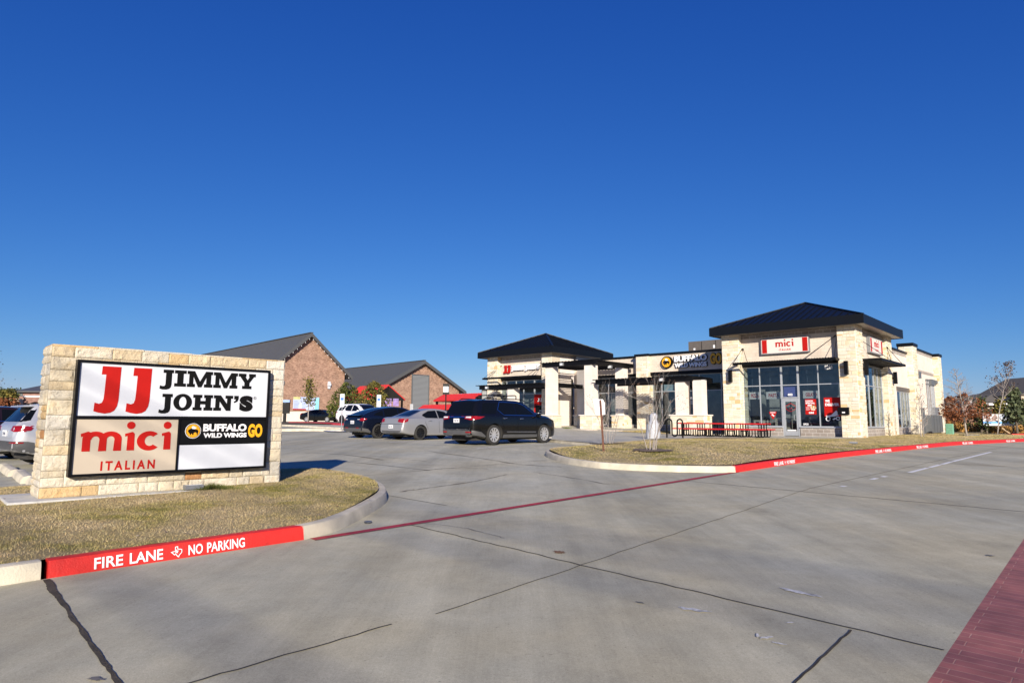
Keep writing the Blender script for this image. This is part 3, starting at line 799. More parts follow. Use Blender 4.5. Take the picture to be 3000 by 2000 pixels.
# grass blades
def inpoly(P, x, y):
    P = np.array(P); n = len(P); c = np.zeros(len(x), bool); j = n - 1
    for i in range(n):
        xi, yi, xj, yj = *P[i], *P[j]
        c ^= ((yi > y) != (yj > y)) & (x < (xj - xi) * (y - yi) / (yj - yi + 1e-12) + xi)
        j = i
    return c
def blades(name, P, box, dens, hgt, wd, zfun, seed, clear=None):
    g_ = np.random.default_rng(seed)
    u0, u1, v0, v1 = box
    n = int((u1 - u0) * (v1 - v0) * dens)
    u = g_.uniform(u0, u1, n); v = g_.uniform(v0, v1, n)
    k = inpoly(P, u, v)
    if clear is not None: k &= ~clear(u, v)
    u, v = u[k], v[k]; n = len(u)
    x = P0.x + u * CY - v * SY; y = P0.y + u * SY + v * CY
    z = np.array([zfun(a, b) for a, b in zip(x, y)])
    h = g_.uniform(.45, 1.15, n) * hgt; a = g_.uniform(0, 2 * np.pi, n); ln = g_.normal(0, .7, (n, 2)) * h[:, None]
    w_ = wd * g_.uniform(.6, 1.4, n)
    V = np.empty((n, 3, 3), np.float32)
    V[:, 0] = np.stack([x - np.cos(a) * w_, y - np.sin(a) * w_, z - .004], 1)
    V[:, 1] = np.stack([x + np.cos(a) * w_, y + np.sin(a) * w_, z - .004], 1)
    V[:, 2] = np.stack([x + ln[:, 0], y + ln[:, 1], z + h], 1)
    me = bpy.data.meshes.new(name)
    me.vertices.add(3 * n); me.vertices.foreach_set('co', V.ravel())
    me.loops.add(3 * n); me.loops.foreach_set('vertex_index', np.arange(3 * n, dtype=np.int32))
    me.polygons.add(n); me.polygons.foreach_set('loop_start', np.arange(0, 3 * n, 3, dtype=np.int32))
    t = g_.uniform(.75, 1.3, n); hue = g_.normal(0, .06, n)
    c = np.stack([t * (1 + hue), t, t * (1 - hue), np.ones(n)], 1).astype(np.float32)
    at_ = me.attributes.new('tint', 'FLOAT_COLOR', 'FACE'); at_.data.foreach_set('color', c.ravel())
    me.materials.append(M['blades']); me.update(calc_edges=True)
    o = bpy.data.objects.new(name, me); link(o); o['kind'] = 'stuff'
    return o
lp_np = np.array(LEFT_POLY)
blades('grass', LEFT_POLY, (-3.2, 3.7, -44, -32.8), 2600, .021, .003, lawn_left, 1)
blades('grass', RIGHT_POLY, (-4, 7.5, -27.2, 4), 420, .024, .006, lawn_z, 2)
blades('grass', RIGHT_POLY, (-.3, 8.5, 4, 20), 150, .035, .012, lawn_z, 3)

# ---------------------------------------------------------------- kerbs
kerb('kerb', KERB_L, M['kerb']); kerb('kerb', NOSE_L, M['kerb'])
kerb('kerb', [(-3.15, -37.75), (-3.3, -46)], M['kerb'], hgt=.10)
kerb('kerb', RIGHT, M['kerb'])
red_l = kerb('painted_kerb', RED_L, M['redpaint'])
red_r = kerb('painted_kerb', RED_R, M['redpaint'])
TEX = [(.38,1),(.60,1),(.60,.78),(.72,.74),(.86,.72),(.98,.68),(1.0,.50),(.97,.38),(.84,.26),(.72,.12),(.70,0),(.58,.06),(.50,.20),(.40,.30),(.30,.24),(.20,.34),(.06,.48),(.0,.52),(.16,.56),(.38,.58)]
STAR = [(.5 + (.24 if i % 2 == 0 else .10) * math.sin(math.pi * i / 5), .54 + (.24 if i % 2 == 0 else .10) * math.cos(math.pi * i / 5)) for i in range(10)]
def stencil(parent, u, v, turn, hgt, length):
    hgt *= .92
    """white stencilled words on the kerb face"""
    mb = MB(); k = length
    put_text(mb, 'FIRE', 0, 0, .17 * k, hgt, bold=.018, depth=.0008)
    put_text(mb, 'LANE', .21 * k, 0, .21 * k, hgt, bold=.018, depth=.0008)
    tw = .07 * k
    poly(mb, ribbon(TEX + [TEX[0]], .07), .475 * k, .0, tw, hgt, 0, -.0008); poly(mb, STAR, .475 * k, 0, tw, hgt, 0, -.0008)
    put_text(mb, 'NO', .59 * k, 0, .10 * k, hgt, bold=.018, depth=.0008)
    put_text(mb, 'PARKING', .72 * k, 0, .28 * k, hgt, bold=.018, depth=.0008)
    o = mb.build('stencil_lettering', M['ltrwhite'], parent, fix=False)
    p = W(u, v); q = W(u + math.cos(turn), v + math.sin(turn))
    slope = math.atan2(gz(q.x, q.y) - gz(p.x, p.y), 1)
    o.matrix_world = Matrix.Translation((p.x, p.y, gz(p.x, p.y) + .020)) @ Matrix.Rotation(YAW + turn, 4, 'Z') @ Matrix.Rotation(-slope, 4, 'Y') @ Matrix.Rotation(R(-8.5), 4, 'X')
    return o
stencil(red_l, 3.6385, -38.36, R(87.5), .105, 1.35)
for i, (u, v, tn) in enumerate(((4.06, -23.4, R(87.5)), (4.60, -16.1, R(82.5)), (5.04, -12.2, R(84)), (5.62, -6.3, R(81.5)), (6.55, -.2, R(80.8)))):
    u = float(np.interp(v, [q[1] for q in RED_R], [q[0] for q in RED_R])); u1 = float(np.interp(v + 1, [q[1] for q in RED_R], [q[0] for q in RED_R]))
    stencil(red_r, u + .003, v, math.atan2(1, u1 - u), .10, 1.35)
# ---------------------------------------------------------------- monument sign on the near lawn
def build_sign():
    A = R(44.0)
    t = thing('monument_sign', 'low wide limestone sign wall with a black framed panel board, on the near lawn', 'sign', (-6.38, 8.82, .4175), A)
    Wd, Ht, Th = 3.352, 2.072, .62
    mb = MB(); mb.box(-.36, Wd + .38, -.26, Th + .3, -.32, -.02)
    bm_o = mb.build('footing', M['footing'], t)
    bv = bm_o.modifiers.new('b', 'BEVEL'); bv.width = .02; bv.segments = 2
    mb = MB()
    mb.box(.02, Wd - .02, .02, Th - .02, -.02, Ht - .015, 0, (.50, .45, .36))
    ashlar(mb, (0, .0, -.02), (1, 0, 0), (0, -1, 0), Wd, Ht + .02, 21, PAL, (.12, .24), (.2, .62), .005, (.006, .014), rough=.022, skip=(.40, 2.95, .36, 1.8))
    ashlar(mb, (0, Th, -.02), (0, -1, 0), (-1, 0, 0), Th, Ht + .02, 22, PAL, (.12, .24), (.24, .4), .005, (.006, .014), rough=.025)
    ashlar(mb, (Wd, 0, -.02), (0, 1, 0), (1, 0, 0), Th, Ht + .02, 23, PAL, (.15, .29), (.24, .4), .008, (.012, .04), rough=.04)
    ashlar(mb, (Wd, Th, -.02), (-1, 0, 0), (0, 1, 0), Wd, Ht + .02, 24, PAL, (.15, .29), (.3, .7), .008, (.012, .04))
    # top course, seen edge on
    s = 0; q = random.Random(5)
    while s < Wd:
        wd = min(q.uniform(.3, .7), Wd - s)
        mb.box(s + .004, s + wd - .004, -.012, Th + .012, Ht - .014, Ht + q.uniform(.0, .018), 0, pick(q, PAL)); s += wd
    mb.build('stone_cladding', M['roughstone'], t, smooth=R(24))
    x0, x1, z0, z1, fr = .288, 3.042, .258, 1.880, .036
    mb = MB(); yb, yf = -.0, -.155
    mb.box(x0, x1, yf, yb, z0, z0 + fr); mb.box(x0, x1, yf, yb, z1 - fr, z1)
    mb.box(x0, x0 + fr, yf, yb, z0 + fr, z1 - fr); mb.box(x1 - fr, x1, yf, yb, z0 + fr, z1 - fr)
    mb.box(x0 + fr, x1 - fr, yf + .004, yb, 1.054, 1.098); mb.box(1.648, 1.676, yf + .006, yb, z0 + fr, 1.054)
    mb.build('frame', M['trim'], t)
    yp = -.130
    def panel(m, a, b, c, d):
        p = MB(); p.box(a, b, yp, yp + .02, c, d); return p.build('panel', m, t)
    pA = panel(M['white'], x0 + fr, x1 - fr, 1.098, z1 - fr)
    pB = panel(M['tan'], x0 + fr, 1.648, z0 + fr, 1.054)
    pC = panel(M['signblack'], 1.676, x1 - fr, .660, 1.054)
    pD = panel(M['white'], 1.676, x1 - fr, z0 + fr, .660)
    for o, l in ((pA, 'white upper panel with red and black slab letters'), (pB, 'beige panel with red rounded letters'), (pC, 'black panel with a yellow bison badge'), (pD, 'blank white panel')):
        o['label'] = l
    k = 3.03 / (1675 - 483)          # metres per zoomed pixel along the board, used only to scale the lettering
    y = yp - .0005
    m1 = MB()
    for (a, b) in ((.525, .832), (.925, 1.236)):
        poly(m1, REDJ, a, 1.162, b - a, .643, y, y - .004)
    m1.build('red_letters', M['ltrred'], pA)
    m2 = MB()
    slab_word(m2, 'JIMMY', 1.352, 1.553, 1.448, .25, y, .004)
    slab_word(m2, "JOHN'S", 1.360, 1.192, 1.416, .245, y, .004)
    n = 24
    put_text(m2, 'R', 2.797, 1.393, .020, .028, y, depth=.003)
    poly(m2, ribbon(arc(.5, .5, .5, .5, 0, 350, 22), .10), 2.784, 1.384, .046, .046, y, y - .003)
    m2.build('black_letters', M['ltrblack'], pA)
    m3 = MB(); mici(m3, .400, .602, 1.16, .401, y, .004)
    put_text(m3, 'ITALIAN', .667, .328, .696, .132, y, bold=.032, depth=.004, space=1.45)
    m3.build('red_letters', M['ltrred'], pB)
    m4 = MB(); emblem(m4, 1.870, .876, .116, y); m4.build('badge', [M['ltrwhite'], M['ltrblack'], M['yellow'], M['ltrblack']], pC)
    m5 = MB(); put_text(m5, 'BUFFALO', 2.018, .866, .674, .117, y, bold=.042, depth=.004); put_text(m5, 'WILD WINGS', 2.026, .767, .674, .074, y, bold=.042, depth=.004)
    m5.build('white_letters', M['ltrwhite'], pC)
    m6 = MB(); put_text(m6, 'GO', 2.722, .765, .235, .218, y, bold=.05, depth=.004); m6.build('yellow_letters', M['yellow'], pC)
build_sign()
def lawn_light(x, y, zo, rz, label):
    t = thing('ground_floodlight', label, 'floodlight', (x, y, zo), rz, 'floodlights in the lawn')
    mb = MB(); mb.box(-.13, .13, -.07, .07, 0, .06); mb.cyl((0, 0, -.1), (0, 0, .02), .03); mb.build('housing', M['galv'], t)
    mb = MB(); mb.box(-.115, .115, -.055, .055, .0605, .066); mb.build('lens', M['lamp'], t)
# ---------------------------------------------------------------- the shop building (site frame, slab at z = 0)
B = sthing('retail_building', 'long single storey shop building with two hip roofed stone corner towers', 'shop building', 0, 0)
def pier(u0, u1, v0, v1, z0, z1, seed, faces='fr', m='stone', cap=False, pal=PALP, lab=None):
    mb = MB(); mb.box(u0, u1, v0, v1, z0, z1, 0, (.56, .51, .43))
    kw = dict(pal=pal, band=(.14, .27), wid=(.2, .55))
    if 'f' in faces: ashlar(mb, (u0, v0, z0), (1, 0, 0), (0, -1, 0), u1 - u0, z1 - z0, seed, **kw)
    if 'r' in faces: ashlar(mb, (u1, v0, z0), (0, 1, 0), (1, 0, 0), v1 - v0, z1 - z0, seed + 1, **kw)
    if 'l' in faces: ashlar(mb, (u0, v1, z0), (0, -1, 0), (-1, 0, 0), v1 - v0, z1 - z0, seed + 2, **kw)
    return mb.build('stone_pier', M[m], B)
def wallbox(name, m, *bx):
    mb = MB()
    for b in bx: mb.box(*b)
    return mb.build(name, M[m], B)
def storefront(u0, u1, v, z0, z1, us, zs, axis='u', door=None, tint='glass', name='window', parent=None):
    """aluminium frame with glass; us and zs are the inner mullion positions; axis 'v' lays it along a side wall at u=v"""
    f = .055; d0, d1 = -.05, .06
    mb = MB()
    def bx(a0, a1, e0, e1, c0, c1):
        if axis == 'u': mb.box(a0, a1, v + e0, v + e1, c0, c1)
        else: mb.box(v - e1, v - e0, a0, a1, c0, c1)
    bx(u0, u1, d0, d1, z1 - f, z1); bx(u0, u1, d0, d1, z0, z0 + f)
    for k, q in enumerate([u0] + list(us) + [u1]):
        a = q if k == 0 else (q - f if k == len(us) + 1 else q - f / 2)
        bx(a, a + f, d0 + .003, d1 - .003, z0 + f, z1 - f)
    cols = [u0 + f] + list(us) + [u1 - f]
    for zq in zs:
        bx(u0 + f, u1 - f, d0 + .006, d1 - .006, zq - f / 2, zq + f / 2)
    o = mb.build(name, M['alu'], parent or B)
    mb = MB(); bx(u0 + f * .5, u1 - f * .5, -.004, .004, z0 + f * .5, z1 - f * .5)
    mb.build('glass_pane', M[tint], o)
    return o
def hip(name, u0, u1, v0, v1, z, za, ribs, soff=.0):
    """standing seam hip roof with fascia and soffit"""
    cu, cv = (u0 + u1) / 2, (v0 + v1) / 2
    fz = .52
    mb = MB()
    vs = [(u0, v0, z), (u1, v0, z), (u1, v1, z), (u0, v1, z), (cu, cv, za)]
    mb.add(vs, [(0, 1, 4), (1, 2, 4), (2, 3, 4), (3, 0, 4)])
    # raised seams on every slope and ridge caps
    def seam(a, b, h=.05, wd=.035):
        a, b = Vector(a), Vector(b); d = (b - a).normalized(); s_ = d.cross(Vector((0, 0, 1))).normalized() * wd / 2; up = s_.cross(d).normalized() * h
        if up.z < 0: up = -up
        q = [a - s_, a + s_, b + s_, b - s_]
        mb.add([p for p in q] + [p + up for p in q], [(4, 5, 6, 7), (0, 1, 5, 4), (1, 2, 6, 5), (2, 3, 7, 6), (3, 0, 4, 7)])
    st = .42
    for (p, q) in (((u0, v0), (u1, v0)), ((u1, v0), (u1, v1)), ((u1, v1), (u0, v1)), ((u0, v1), (u0, v0))):
        L_ = math.hypot(q[0] - p[0], q[1] - p[1]); n = int(L_ / st)
        mid = ((p[0] + q[0]) / 2, (p[1] + q[1]) / 2)
        for i in range(1, n):
            s = i / n
            a = (p[0] + (q[0] - p[0]) * s, p[1] + (q[1] - p[1]) * s, z)
            r_ = 2 * min(s, 1 - s)
            b = (a[0] + (cu - mid[0]) * r_, a[1] + (cv - mid[1]) * r_, z + (za - z) * r_)
            seam(a, b)
    for c in vs[:4]: seam(c, vs[4], .06, .16)
    r_ = mb.build(name, M['navy'], B)
    mb = MB(); e = .05
    mb.box(u0 - e, u1 + e, v0 - e, v0, z - fz, z + .02); mb.box(u0 - e, u1 + e, v1, v1 + e, z - fz, z + .02)
    mb.box(u0 - e, u0, v0, v1, z - fz, z + .02); mb.box(u1, u1 + e, v0, v1, z - fz, z + .02)
    mb.build('fascia', M['navy'], r_)
    mb = MB(); n = 60
    for i in range(int((v1 - v0) / .15)):
        a = v0 + i * .15
        mb.box(u0, u1, a, a + .142, z - fz + .03 + (.006 if i % 2 else 0), z - fz + .05)
    mb.build('soffit', M['soffit'], r_)
    return r_
def awning(u0, u1, v0, v1, z, slats, axis='u', rods=(), wall=None, h=.14):
    mb = MB()
    mb.box(u0, u1, v0, v0 + .05, z - h, z); mb.box(u0, u1, v1 - .05, v1, z - h, z)
    mb.box(u0, u0 + .05, v0 + .05, v1 - .05, z - h, z); mb.box(u1 - .05, u1, v0 + .05, v1 - .05, z - h, z)
    if axis == 'u':
        n = int((u1 - u0) / .155)
        for i in range(n):
            a = u0 + .06 + i * (u1 - u0 - .12) / n
            mb.add([(a, v0 + .05, z - .02), (a + .012, v0 + .05, z - .02), (a + .105, v0 + .05, z + .035), (a + .117, v0 + .05, z + .035), (a, v1 - .05, z - .02), (a + .012, v1 - .05, z - .02), (a + .105, v1 - .05, z + .035), (a + .117, v1 - .05, z + .035)], [(0, 2, 3, 1), (4, 5, 7, 6), (0, 4, 6, 2), (1, 3, 7, 5), (2, 6, 7, 3)])
    else:
        n = int((v1 - v0) / .3)
        for i in range(n):
            a = v0 + .06 + i * (v1 - v0 - .12) / n
            mb.box(u0 + .05, u1 - .05, a, a + .10, z - .11, z - .02)
    o = mb.build('awning', M['black'], B)
    for (a, b) in rods:
        m2 = MB(); m2.cyl(a, b, .016, n=8); m2.cyl(Vector(a) + Vector((-.0, 0, 0)), Vector(a) + (Vector(b) - Vector(a)).normalized() * .12, .035, n=8)
        m2.build('tie_rod', M['black'], o)
    return o

# -- right hand tower
pier(-.98, 0, 0, 1.42, -.3, 6.46, 100, 'fr')
pier(-8.05, -6.92, 0, 1.2, -.3, 6.46, 110, 'frl')
pier(-.9, 0, 6.9, 8.3, -.3, 6.46, 120, 'fr')
o_ = wallbox('upper_wall', 'cream', (-6.92, -.98, .42, .72, 4.58, 6.16), (-.5, -.2, 1.42, 6.9, 4.6, 6.16))
wallbox('block_frieze', 'greyblock', (-6.92, -.98, .415, .725, 6.16, 6.46), (-.5, -.195, 1.42, 6.9, 6.16, 6.46))
wallbox('block_plinth', 'greyblock', (-7.0, -4.5, .5, .7, -.3, .50), (-3.46, -.98, .5, .7, -.3, .50), (-.6, -.36, 1.42, 6.9, -.35, .50))
mb = MB(); mb.box(-7.0, -4.5, .44, .7, .50, .55); mb.box(-3.46, -.98, .44, .7, .50, .55); mb.box(-.6, -.30, 1.42, 6.9, .50, .55); mb.build('sill', M['alu'], B)
wallbox('lintel', 'trim', (-6.92, -.98, .45, .72, 4.32, 4.58), (-.55, -.24, 1.42, 6.9, 4.34, 4.6))
storefront(-6.95, -4.5, .60, .55, 4.32, [-5.86], [3.11])
storefront(-3.50, -1.0, .60, .55, 4.32, [-2.32], [3.11])
tr = storefront(-4.5, -3.50, .602, 2.32, 4.32, [], [3.11], name='transom')
def door(u0, u1, v, ztop, wall=B, name='door', lite='dark'):
    f = .085
    mb = MB()
    mb.box(u0, u0 + f, v - .06, v + .05, -.02, ztop); mb.box(u1 - f, u1, v - .06, v + .05, -.02, ztop); mb.box(u0 + f, u1 - f, v - .06, v + .05, ztop - f, ztop)
    a, b = u0 + f, u1 - f
    mb.box(a + .005, a + .09, v - .045, v + .02, .01, ztop - f - .005); mb.box(b - .09, b - .005, v - .045, v + .02, .01, ztop - f - .005)
    mb.box(a + .09, b - .09, v - .045, v + .02, ztop - f - .12, ztop - f - .005); mb.box(a + .09, b - .09, v - .045, v + .02, .01, .28)
    d = mb.build(name, M['alu'], wall)
    mb = MB(); mb.box(a + .085, b - .085, v - .01, v + .0, .275, ztop - f - .115); mb.build('glass_pane', M['glass'], d)
    mb = MB(); mb.tube([(b - .13, v - .045, .98), (b - .20, v - .12, .98), (b - .20, v - .12, 1.28), (b - .13, v - .045, 1.28)], .016); mb.build('handle', M['galv'], d)
    mb = MB(); mb.box(a + .085, b - .085, v - .05, v - .046, 1.03, 1.07); mb.build('push_bar', M['black'], d)
    mb = MB(); mb.box(a + .15, b - .15, v - .014, v - .011, .30, .37); mb.build('notice', M['ltrwhite'], d)
    return d
dr = door(-4.5, -3.50, .60, 2.30)
mb = MB(); mb.prism(ribbon([(-4.36, 1.78), (-4.0, 1.98), (-3.64, 1.78)], .03), .578, .574, 'y'); mb.prism(ribbon([(-4.3, 1.72), (-4.22, 1.58), (-4.0, 1.48), (-3.78, 1.58), (-3.7, 1.72)], .022), .578, .573, 'y')
put_text(mb, 'open', -4.1, 1.62, .2, .07, .578, depth=.004); mb.build('red_decal', M['ltrred'], dr)
mb = MB(); put_text(mb, '400', -4.16, 2.44, .30, .155, .590, bold=.03, depth=.004); mb.build('door_number', M['ltrwhite'], tr)
mb = MB(); mb.box(-4.43, -3.60, .72, .73, 2.36, 3.06); mb.build('blind', mat('violet_blind', (.17, .16, .42), .7), tr)
w_ = [c for c in B.children if c.name.startswith('window')]
mb = MB(); put_text(mb, '8244', -1.92, 3.97, .44, .26, .590, bold=.04, depth=.004); mb.build('house_number', M['ltrwhite'], w_[1])
mb = MB(); put_text(mb, 'DPCO', -3.3, .66, .30, .11, .590, bold=.05, depth=.004); mb.build('glass_lettering', M['ltrwhite'], w_[1])
storefront(1.42, 6.9, -.40, .55, 4.34, [2.6, 3.75, 4.9, 5.85], [3.08], axis='v')
hip('hip_roof', -8.55, .6, -.6, 8.68, 6.92, 8.74, 20)
awning(-7.05, -.9, -.72, .4, 4.55, 0, rods=[((-6.86, .42, 5.55), (-7.0, -.66, 4.56)), ((-6.80, .42, 5.55), (-6.1, -.66, 4.56)), ((-1.1, .42, 5.95), (-1.0, -.66, 4.56)), ((-1.16, .42, 5.95), (-2.7, -.66, 4.56))])
awning(-.2, 1.02, 1.15, 7.08, 4.55, 0, axis='v', rods=[((-.18, 1.6, 5.75), (.95, 3.8, 4.56)), ((.02, 6.95, 5.75), (.95, 6.4, 4.56)), ((.02, 6.95, 5.75), (.3, 7.0, 4.56))])
# -- long right side wall
pier(-.9, 0, 14.6, 16.0, -.4, 6.50, 130, 'frl'); pier(-.9, 0, 24.3, 25.5, -.4, 6.44, 140, 'fr')
wallbox('side_wall', 'pale', (-.7, -.42, 8.3, 10.9, -.4, 5.66), (-.7, -.42, 10.9, 14.6, 3.34, 5.66), (-.7, -.42, 16.0, 24.3, -.4, 4.72), (-.7, -.422, 16.0, 24.3, 4.98, 6.28), (-.7, -.415, 16, 24.3, 4.72, 4.98))
for bx_ in ((-.7, -.405, 8.3, 14.6, 5.66, 5.90), (-.7, -.405, 16.0, 24.3, 6.28, 6.50), (-.405, -.40, 16.0, 24.3, 4.73, 4.97)): wallbox('grey_band', 'greyblock', bx_)
wallbox('block_plinth', 'greyblock', (-.7, -.40, 10.9, 14.6, -.4, .47))
wallbox('parapet_cap', 'navy', (-.8, -.33, 8.3, 14.6, 5.90, 6.03), (-.8, -.33, 16.0, 24.3, 6.50, 6.65), (-1.0, .09, 14.5, 16.1, 6.50, 6.72), (-1.0, .09, 24.2, 25.6, 6.44, 6.66))
wallbox('lintel', 'hvac', (-.68, -.36, 10.9, 14.6, 3.04, 3.34))
storefront(10.9, 14.6, -.45, .47, 3.04, [12.0, 13.0, 13.9], [], axis='v')
wallbox('parapet_back', 'white', (-1.0, -.86, 14.7, 15.9, 5.6, 6.5))
# -- middle: shop front set back between the towers
pier(-16.76, -15.7, 3.4, 4.3, -.3, 5.88, 150, 'fr')
wallbox('upper_wall', 'cream', (-15.7, -8.0, 3.7, 4.0, 4.6, 5.90), (-23.4, -21.0, 4.02, 4.3, -.3, 5.86), (-21.0, -16.76, 4.02, 4.3, 4.58, 5.86))
wallbox('parapet_cap', 'navy', (-16.86, -15.6, 3.3, 4.4, 5.88, 6.05), (-15.6, -8.0, 3.6, 4.1, 5.90, 6.05), (-23.4, -16.86, 3.92, 4.4, 5.86, 6.01))
wallbox('lintel', 'trim', (-15.7, -8.0, 3.72, 4.02, 4.35, 4.6), (-21.0, -16.76, 4.0, 4.3, 4.36, 4.58))
wallbox('block_plinth', 'greyblock', (-15.7, -12.9, 4.0, 4.2, -.3, .5), (-11.75, -10.0, 4.0, 4.2, -.3, .5), (-21.0, -16.76, 4.1, 4.3, -.3, .5))
storefront(-15.7, -12.9, 4.1, .5, 4.35, [-14.9, -13.75], [3.1])
storefront(-12.9, -11.75, 4.102, 2.32, 4.35, [], [3.1], name='transom'); dmid = door(-12.9, -11.75, 4.1, 2.30)
storefront(-11.75, -8.0, 4.1, -.05, 4.35, [-10.05], [3.1])
storefront(-21.0, -16.76, 4.2, .5, 4.36, [-19.9], [3.1])
mb = MB(); put_text(mb, '600', -12.62, 2.46, .34, .17, 4.085, bold=.03, depth=.004); mb.build('door_number', M["ltrwhite"], dmid)
mb = MB(); mb.box(-13.6, -12.95, 4.30, 4.31, 2.2, 4.3); mb.box(-14.85, -13.8, 4.30, 4.31, 3.15, 4.3); mb.build('blind', mat('grey_blind', (.42, .48, .50), .8), dmid)
# -- left hand tower
pier(-24.5, -23.4, 1.0, 2.1, -.3, 6.46, 160, 'f'); pier(-31.0, -29.7, 1.0, 2.2, -.3, 6.46, 170, 'frl')
wallbox('upper_wall', 'cream', (-29.7, -24.5, 1.42, 1.72, 4.58, 6.16))
wallbox('side_wall', 'smooth', (-23.7, -23.42, 2.1, 3.66, -.3, 6.16), (-23.7, -23.42, 3.66, 4.02, 4.58, 6.16), (-23.7, -23.42, 4.4, 9.0, 5.5, 6.16))
wallbox('block_frieze', 'greyblock', (-29.7, -24.5, 1.415, 1.725, 6.16, 6.46), (-23.7, -23.415, 2.1, 4.4, 6.16, 6.46))
wallbox('side_frieze', 'white', (-23.72, -23.41, 4.4, 9.0, 6.10, 6.46))
wallbox('lintel', 'trim', (-29.7, -24.5, 1.45, 1.75, 4.32, 4.58))
wallbox('block_plinth', 'greyblock', (-29.7, -25.8, 1.5, 1.7, -.3, .5))
storefront(-29.7, -25.8, 1.6, .5, 4.32, [-29.1, -27.94, -27.05], [3.07])
storefront(-25.8, -24.5, 1.602, -.05, 4.32, [], [3.07])
wallbox('door_poster', 'ltrred', (-25.62, -24.62, 1.5, 1.52, 2.1, 3.02), (-25.78, -25.64, 1.5, 1.52, -.05, 3.02))
mb = MB()
for a in (-25.38, -25.10): poly(mb, REDJ, a, 2.42, .22, .30, 1.499, 1.496)
mb.build('poster_letters', M['ltrwhite'], [c for c in B.children if c.name.startswith('door_poster')][0])
wallbox('lower_poster', 'signblack', (-25.60, -24.62, 1.5, 1.52, .3, 2.08))
lpz = [c for c in B.children if c.name.startswith('lower_poster')][0]
for a, b, c in ((-25.2, -24.75, 1.62), (-25.35, -24.95, 1.42), (-25.1, -24.75, 1.2)):
    mb = MB(); mb.box(a, b, 1.497, 1.499, c, c + .055); mb.build('poster_stripe', M['ltrwhite'], lpz)
hip('hip_roof', -31.6, -22.8, .4, 9.1, 6.92, 8.76, 20)
awning(-30.95, -24.55, .3, 1.42, 4.58, 0, rods=[((-29.6, 1.42, 5.7), (-30.8, .36, 4.6)), ((-29.64, 1.42, 5.7), (-30.2, .36, 4.6)), ((-24.62, 1.42, 5.7), (-25.0, .36, 4.6)), ((-24.66, 1.42, 5.7), (-25.5, .36, 4.6))])
# -- interiors: floor, back wall, side walls behind the glass
wallbox('interior_wall', 'interior', (-7.6, -.95, 3.4, 3.5, 0, 4.4), (-7.9, -7.7, .8, 3.4, 0, 4.4), (-16.5, -8.1, 7.4, 7.5, 0, 4.4), (-23.4, -16.5, 7.38, 7.5, 0, 4.4), (-30.0, -24, 4.6, 4.7, 0, 4.4), (-4.2, -4.05, 3.7, 25, 0, 4.4), (-4.0, -.72, 9.4, 9.5, 0, 4.4), (-4.0, -.72, 16.4, 16.5, 0, 4.4))
wallbox('ceiling', 'interior', (-7.9, -.72, .75, 3.4, 4.4, 4.5), (-4.0, -.72, 3.52, 25, 4.4, 4.5), (-16.5, -8.1, 4.3, 7.4, 4.42, 4.5), (-23.4, -16.8, 4.3, 7.4, 4.42, 4.5), (-30, -24, 1.8, 4.6, 4.42, 4.5))
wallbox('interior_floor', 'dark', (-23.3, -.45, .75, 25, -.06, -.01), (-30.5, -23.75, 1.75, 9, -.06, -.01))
wallbox('counter', 'beige', (-5.6, -4.7, 2.2, 2.8, -.01, 1.05), (-6.9, -6.2, 1.9, 2.6, -.01, .95)); wallbox('counter_post', 'interior', (-5.15, -4.85, 2.9, 3.2, -.01, 4.4), (-6.9, -6.55, 2.9, 3.2, 1.0, 3.0))
wallbox('flat_roof', 'charcoal', (-23.3, -.8, 4.4, 25.2, 5.4, 5.45))
wallbox('rear_wall', 'pale', (-31, -.75, 25.1, 25.3, -.3, 5.7), (-31, -30.8, 2.2, 25.1, -.3, 5.7))
# hanging menu boards and posters behind the glass of the right hand shop
def hang(word, u0, u1):
    t = sthing('hanging_board', 'beige hanging board reading %s behind the shop window' % word, 'menu board', (u0 + u1) / 2, .95, 2.28, 'hanging boards in the shop window')
    h = (u1 - u0) / 2
    mb = MB(); mb.box(-h, h, -.012, .012, 0, .46); b = mb.build('board', mat('board', (.66, .58, .53), .6, var=.03), t)
    mb = MB(); put_text(mb, word, -h * .68, .12, h * 1.36, .22, -.0125, bold=.03, depth=.003); mb.build('lettering', M['ltrred'], t)
    mb = MB(); mb.cyl((-h * .4, 0, .46), (-h * .4, 0, 2.1), .008, n=6); mb.cyl((h * .4, 0, .46), (h * .4, 0, 2.1), .008, n=6); mb.build('cable', M['galv'], t)
hang('PIZZA', -6.72, -5.97); hang('PASTA', -5.62, -4.68); hang('GELATO', -3.36, -2.40)
def poster(name, label, u0, u1, z0, z1, m, v=.578):
    t = sthing(name, label, 'poster', (u0 + u1) / 2, v, z0)
    h = (u1 - u0) / 2
    mb = MB(); mb.box(-h, h, -.004, .0, 0, z1 - z0); mb.build('sheet', m, t)
    return t, h
t, h = poster('window_poster', 'red lunch special poster with a food picture on the shop window', -3.14, -2.50, 1.30, 2.22, M['ltrred'])
mb = MB(); put_text(mb, 'LUNCH', -h * .9, .76, .42, .10, -.0045, bold=.04, depth=.003); put_text(mb, 'SPECIAL', -h * .9, .63, .54, .10, -.0045, bold=.04, depth=.003); put_text(mb, 'mici', -.12, .05, .28, .12, -.0045, bold=.05, depth=.003)
for i in range(4): mb.box(-h * .88, -h * .88 + .2 + .04 * (i % 2), -.0065, -.0045, .26 + i * .06, .272 + i * .06)
mb.box(-.18, .06, -.0065, -.0045, .51, .58)
mb.build('lettering', M['ltrwhite'], t)
mb = MB(); mb.prism(disc(.14, .40, .17), -.0045, -.0065, 'y'); mb.build('food_picture', art_mat('food_art', [(.6, .5, .4), (.45, .2, .05), (.7, .65, .6), (.2, .1, .05), (.55, .35, .1)], 14), t)
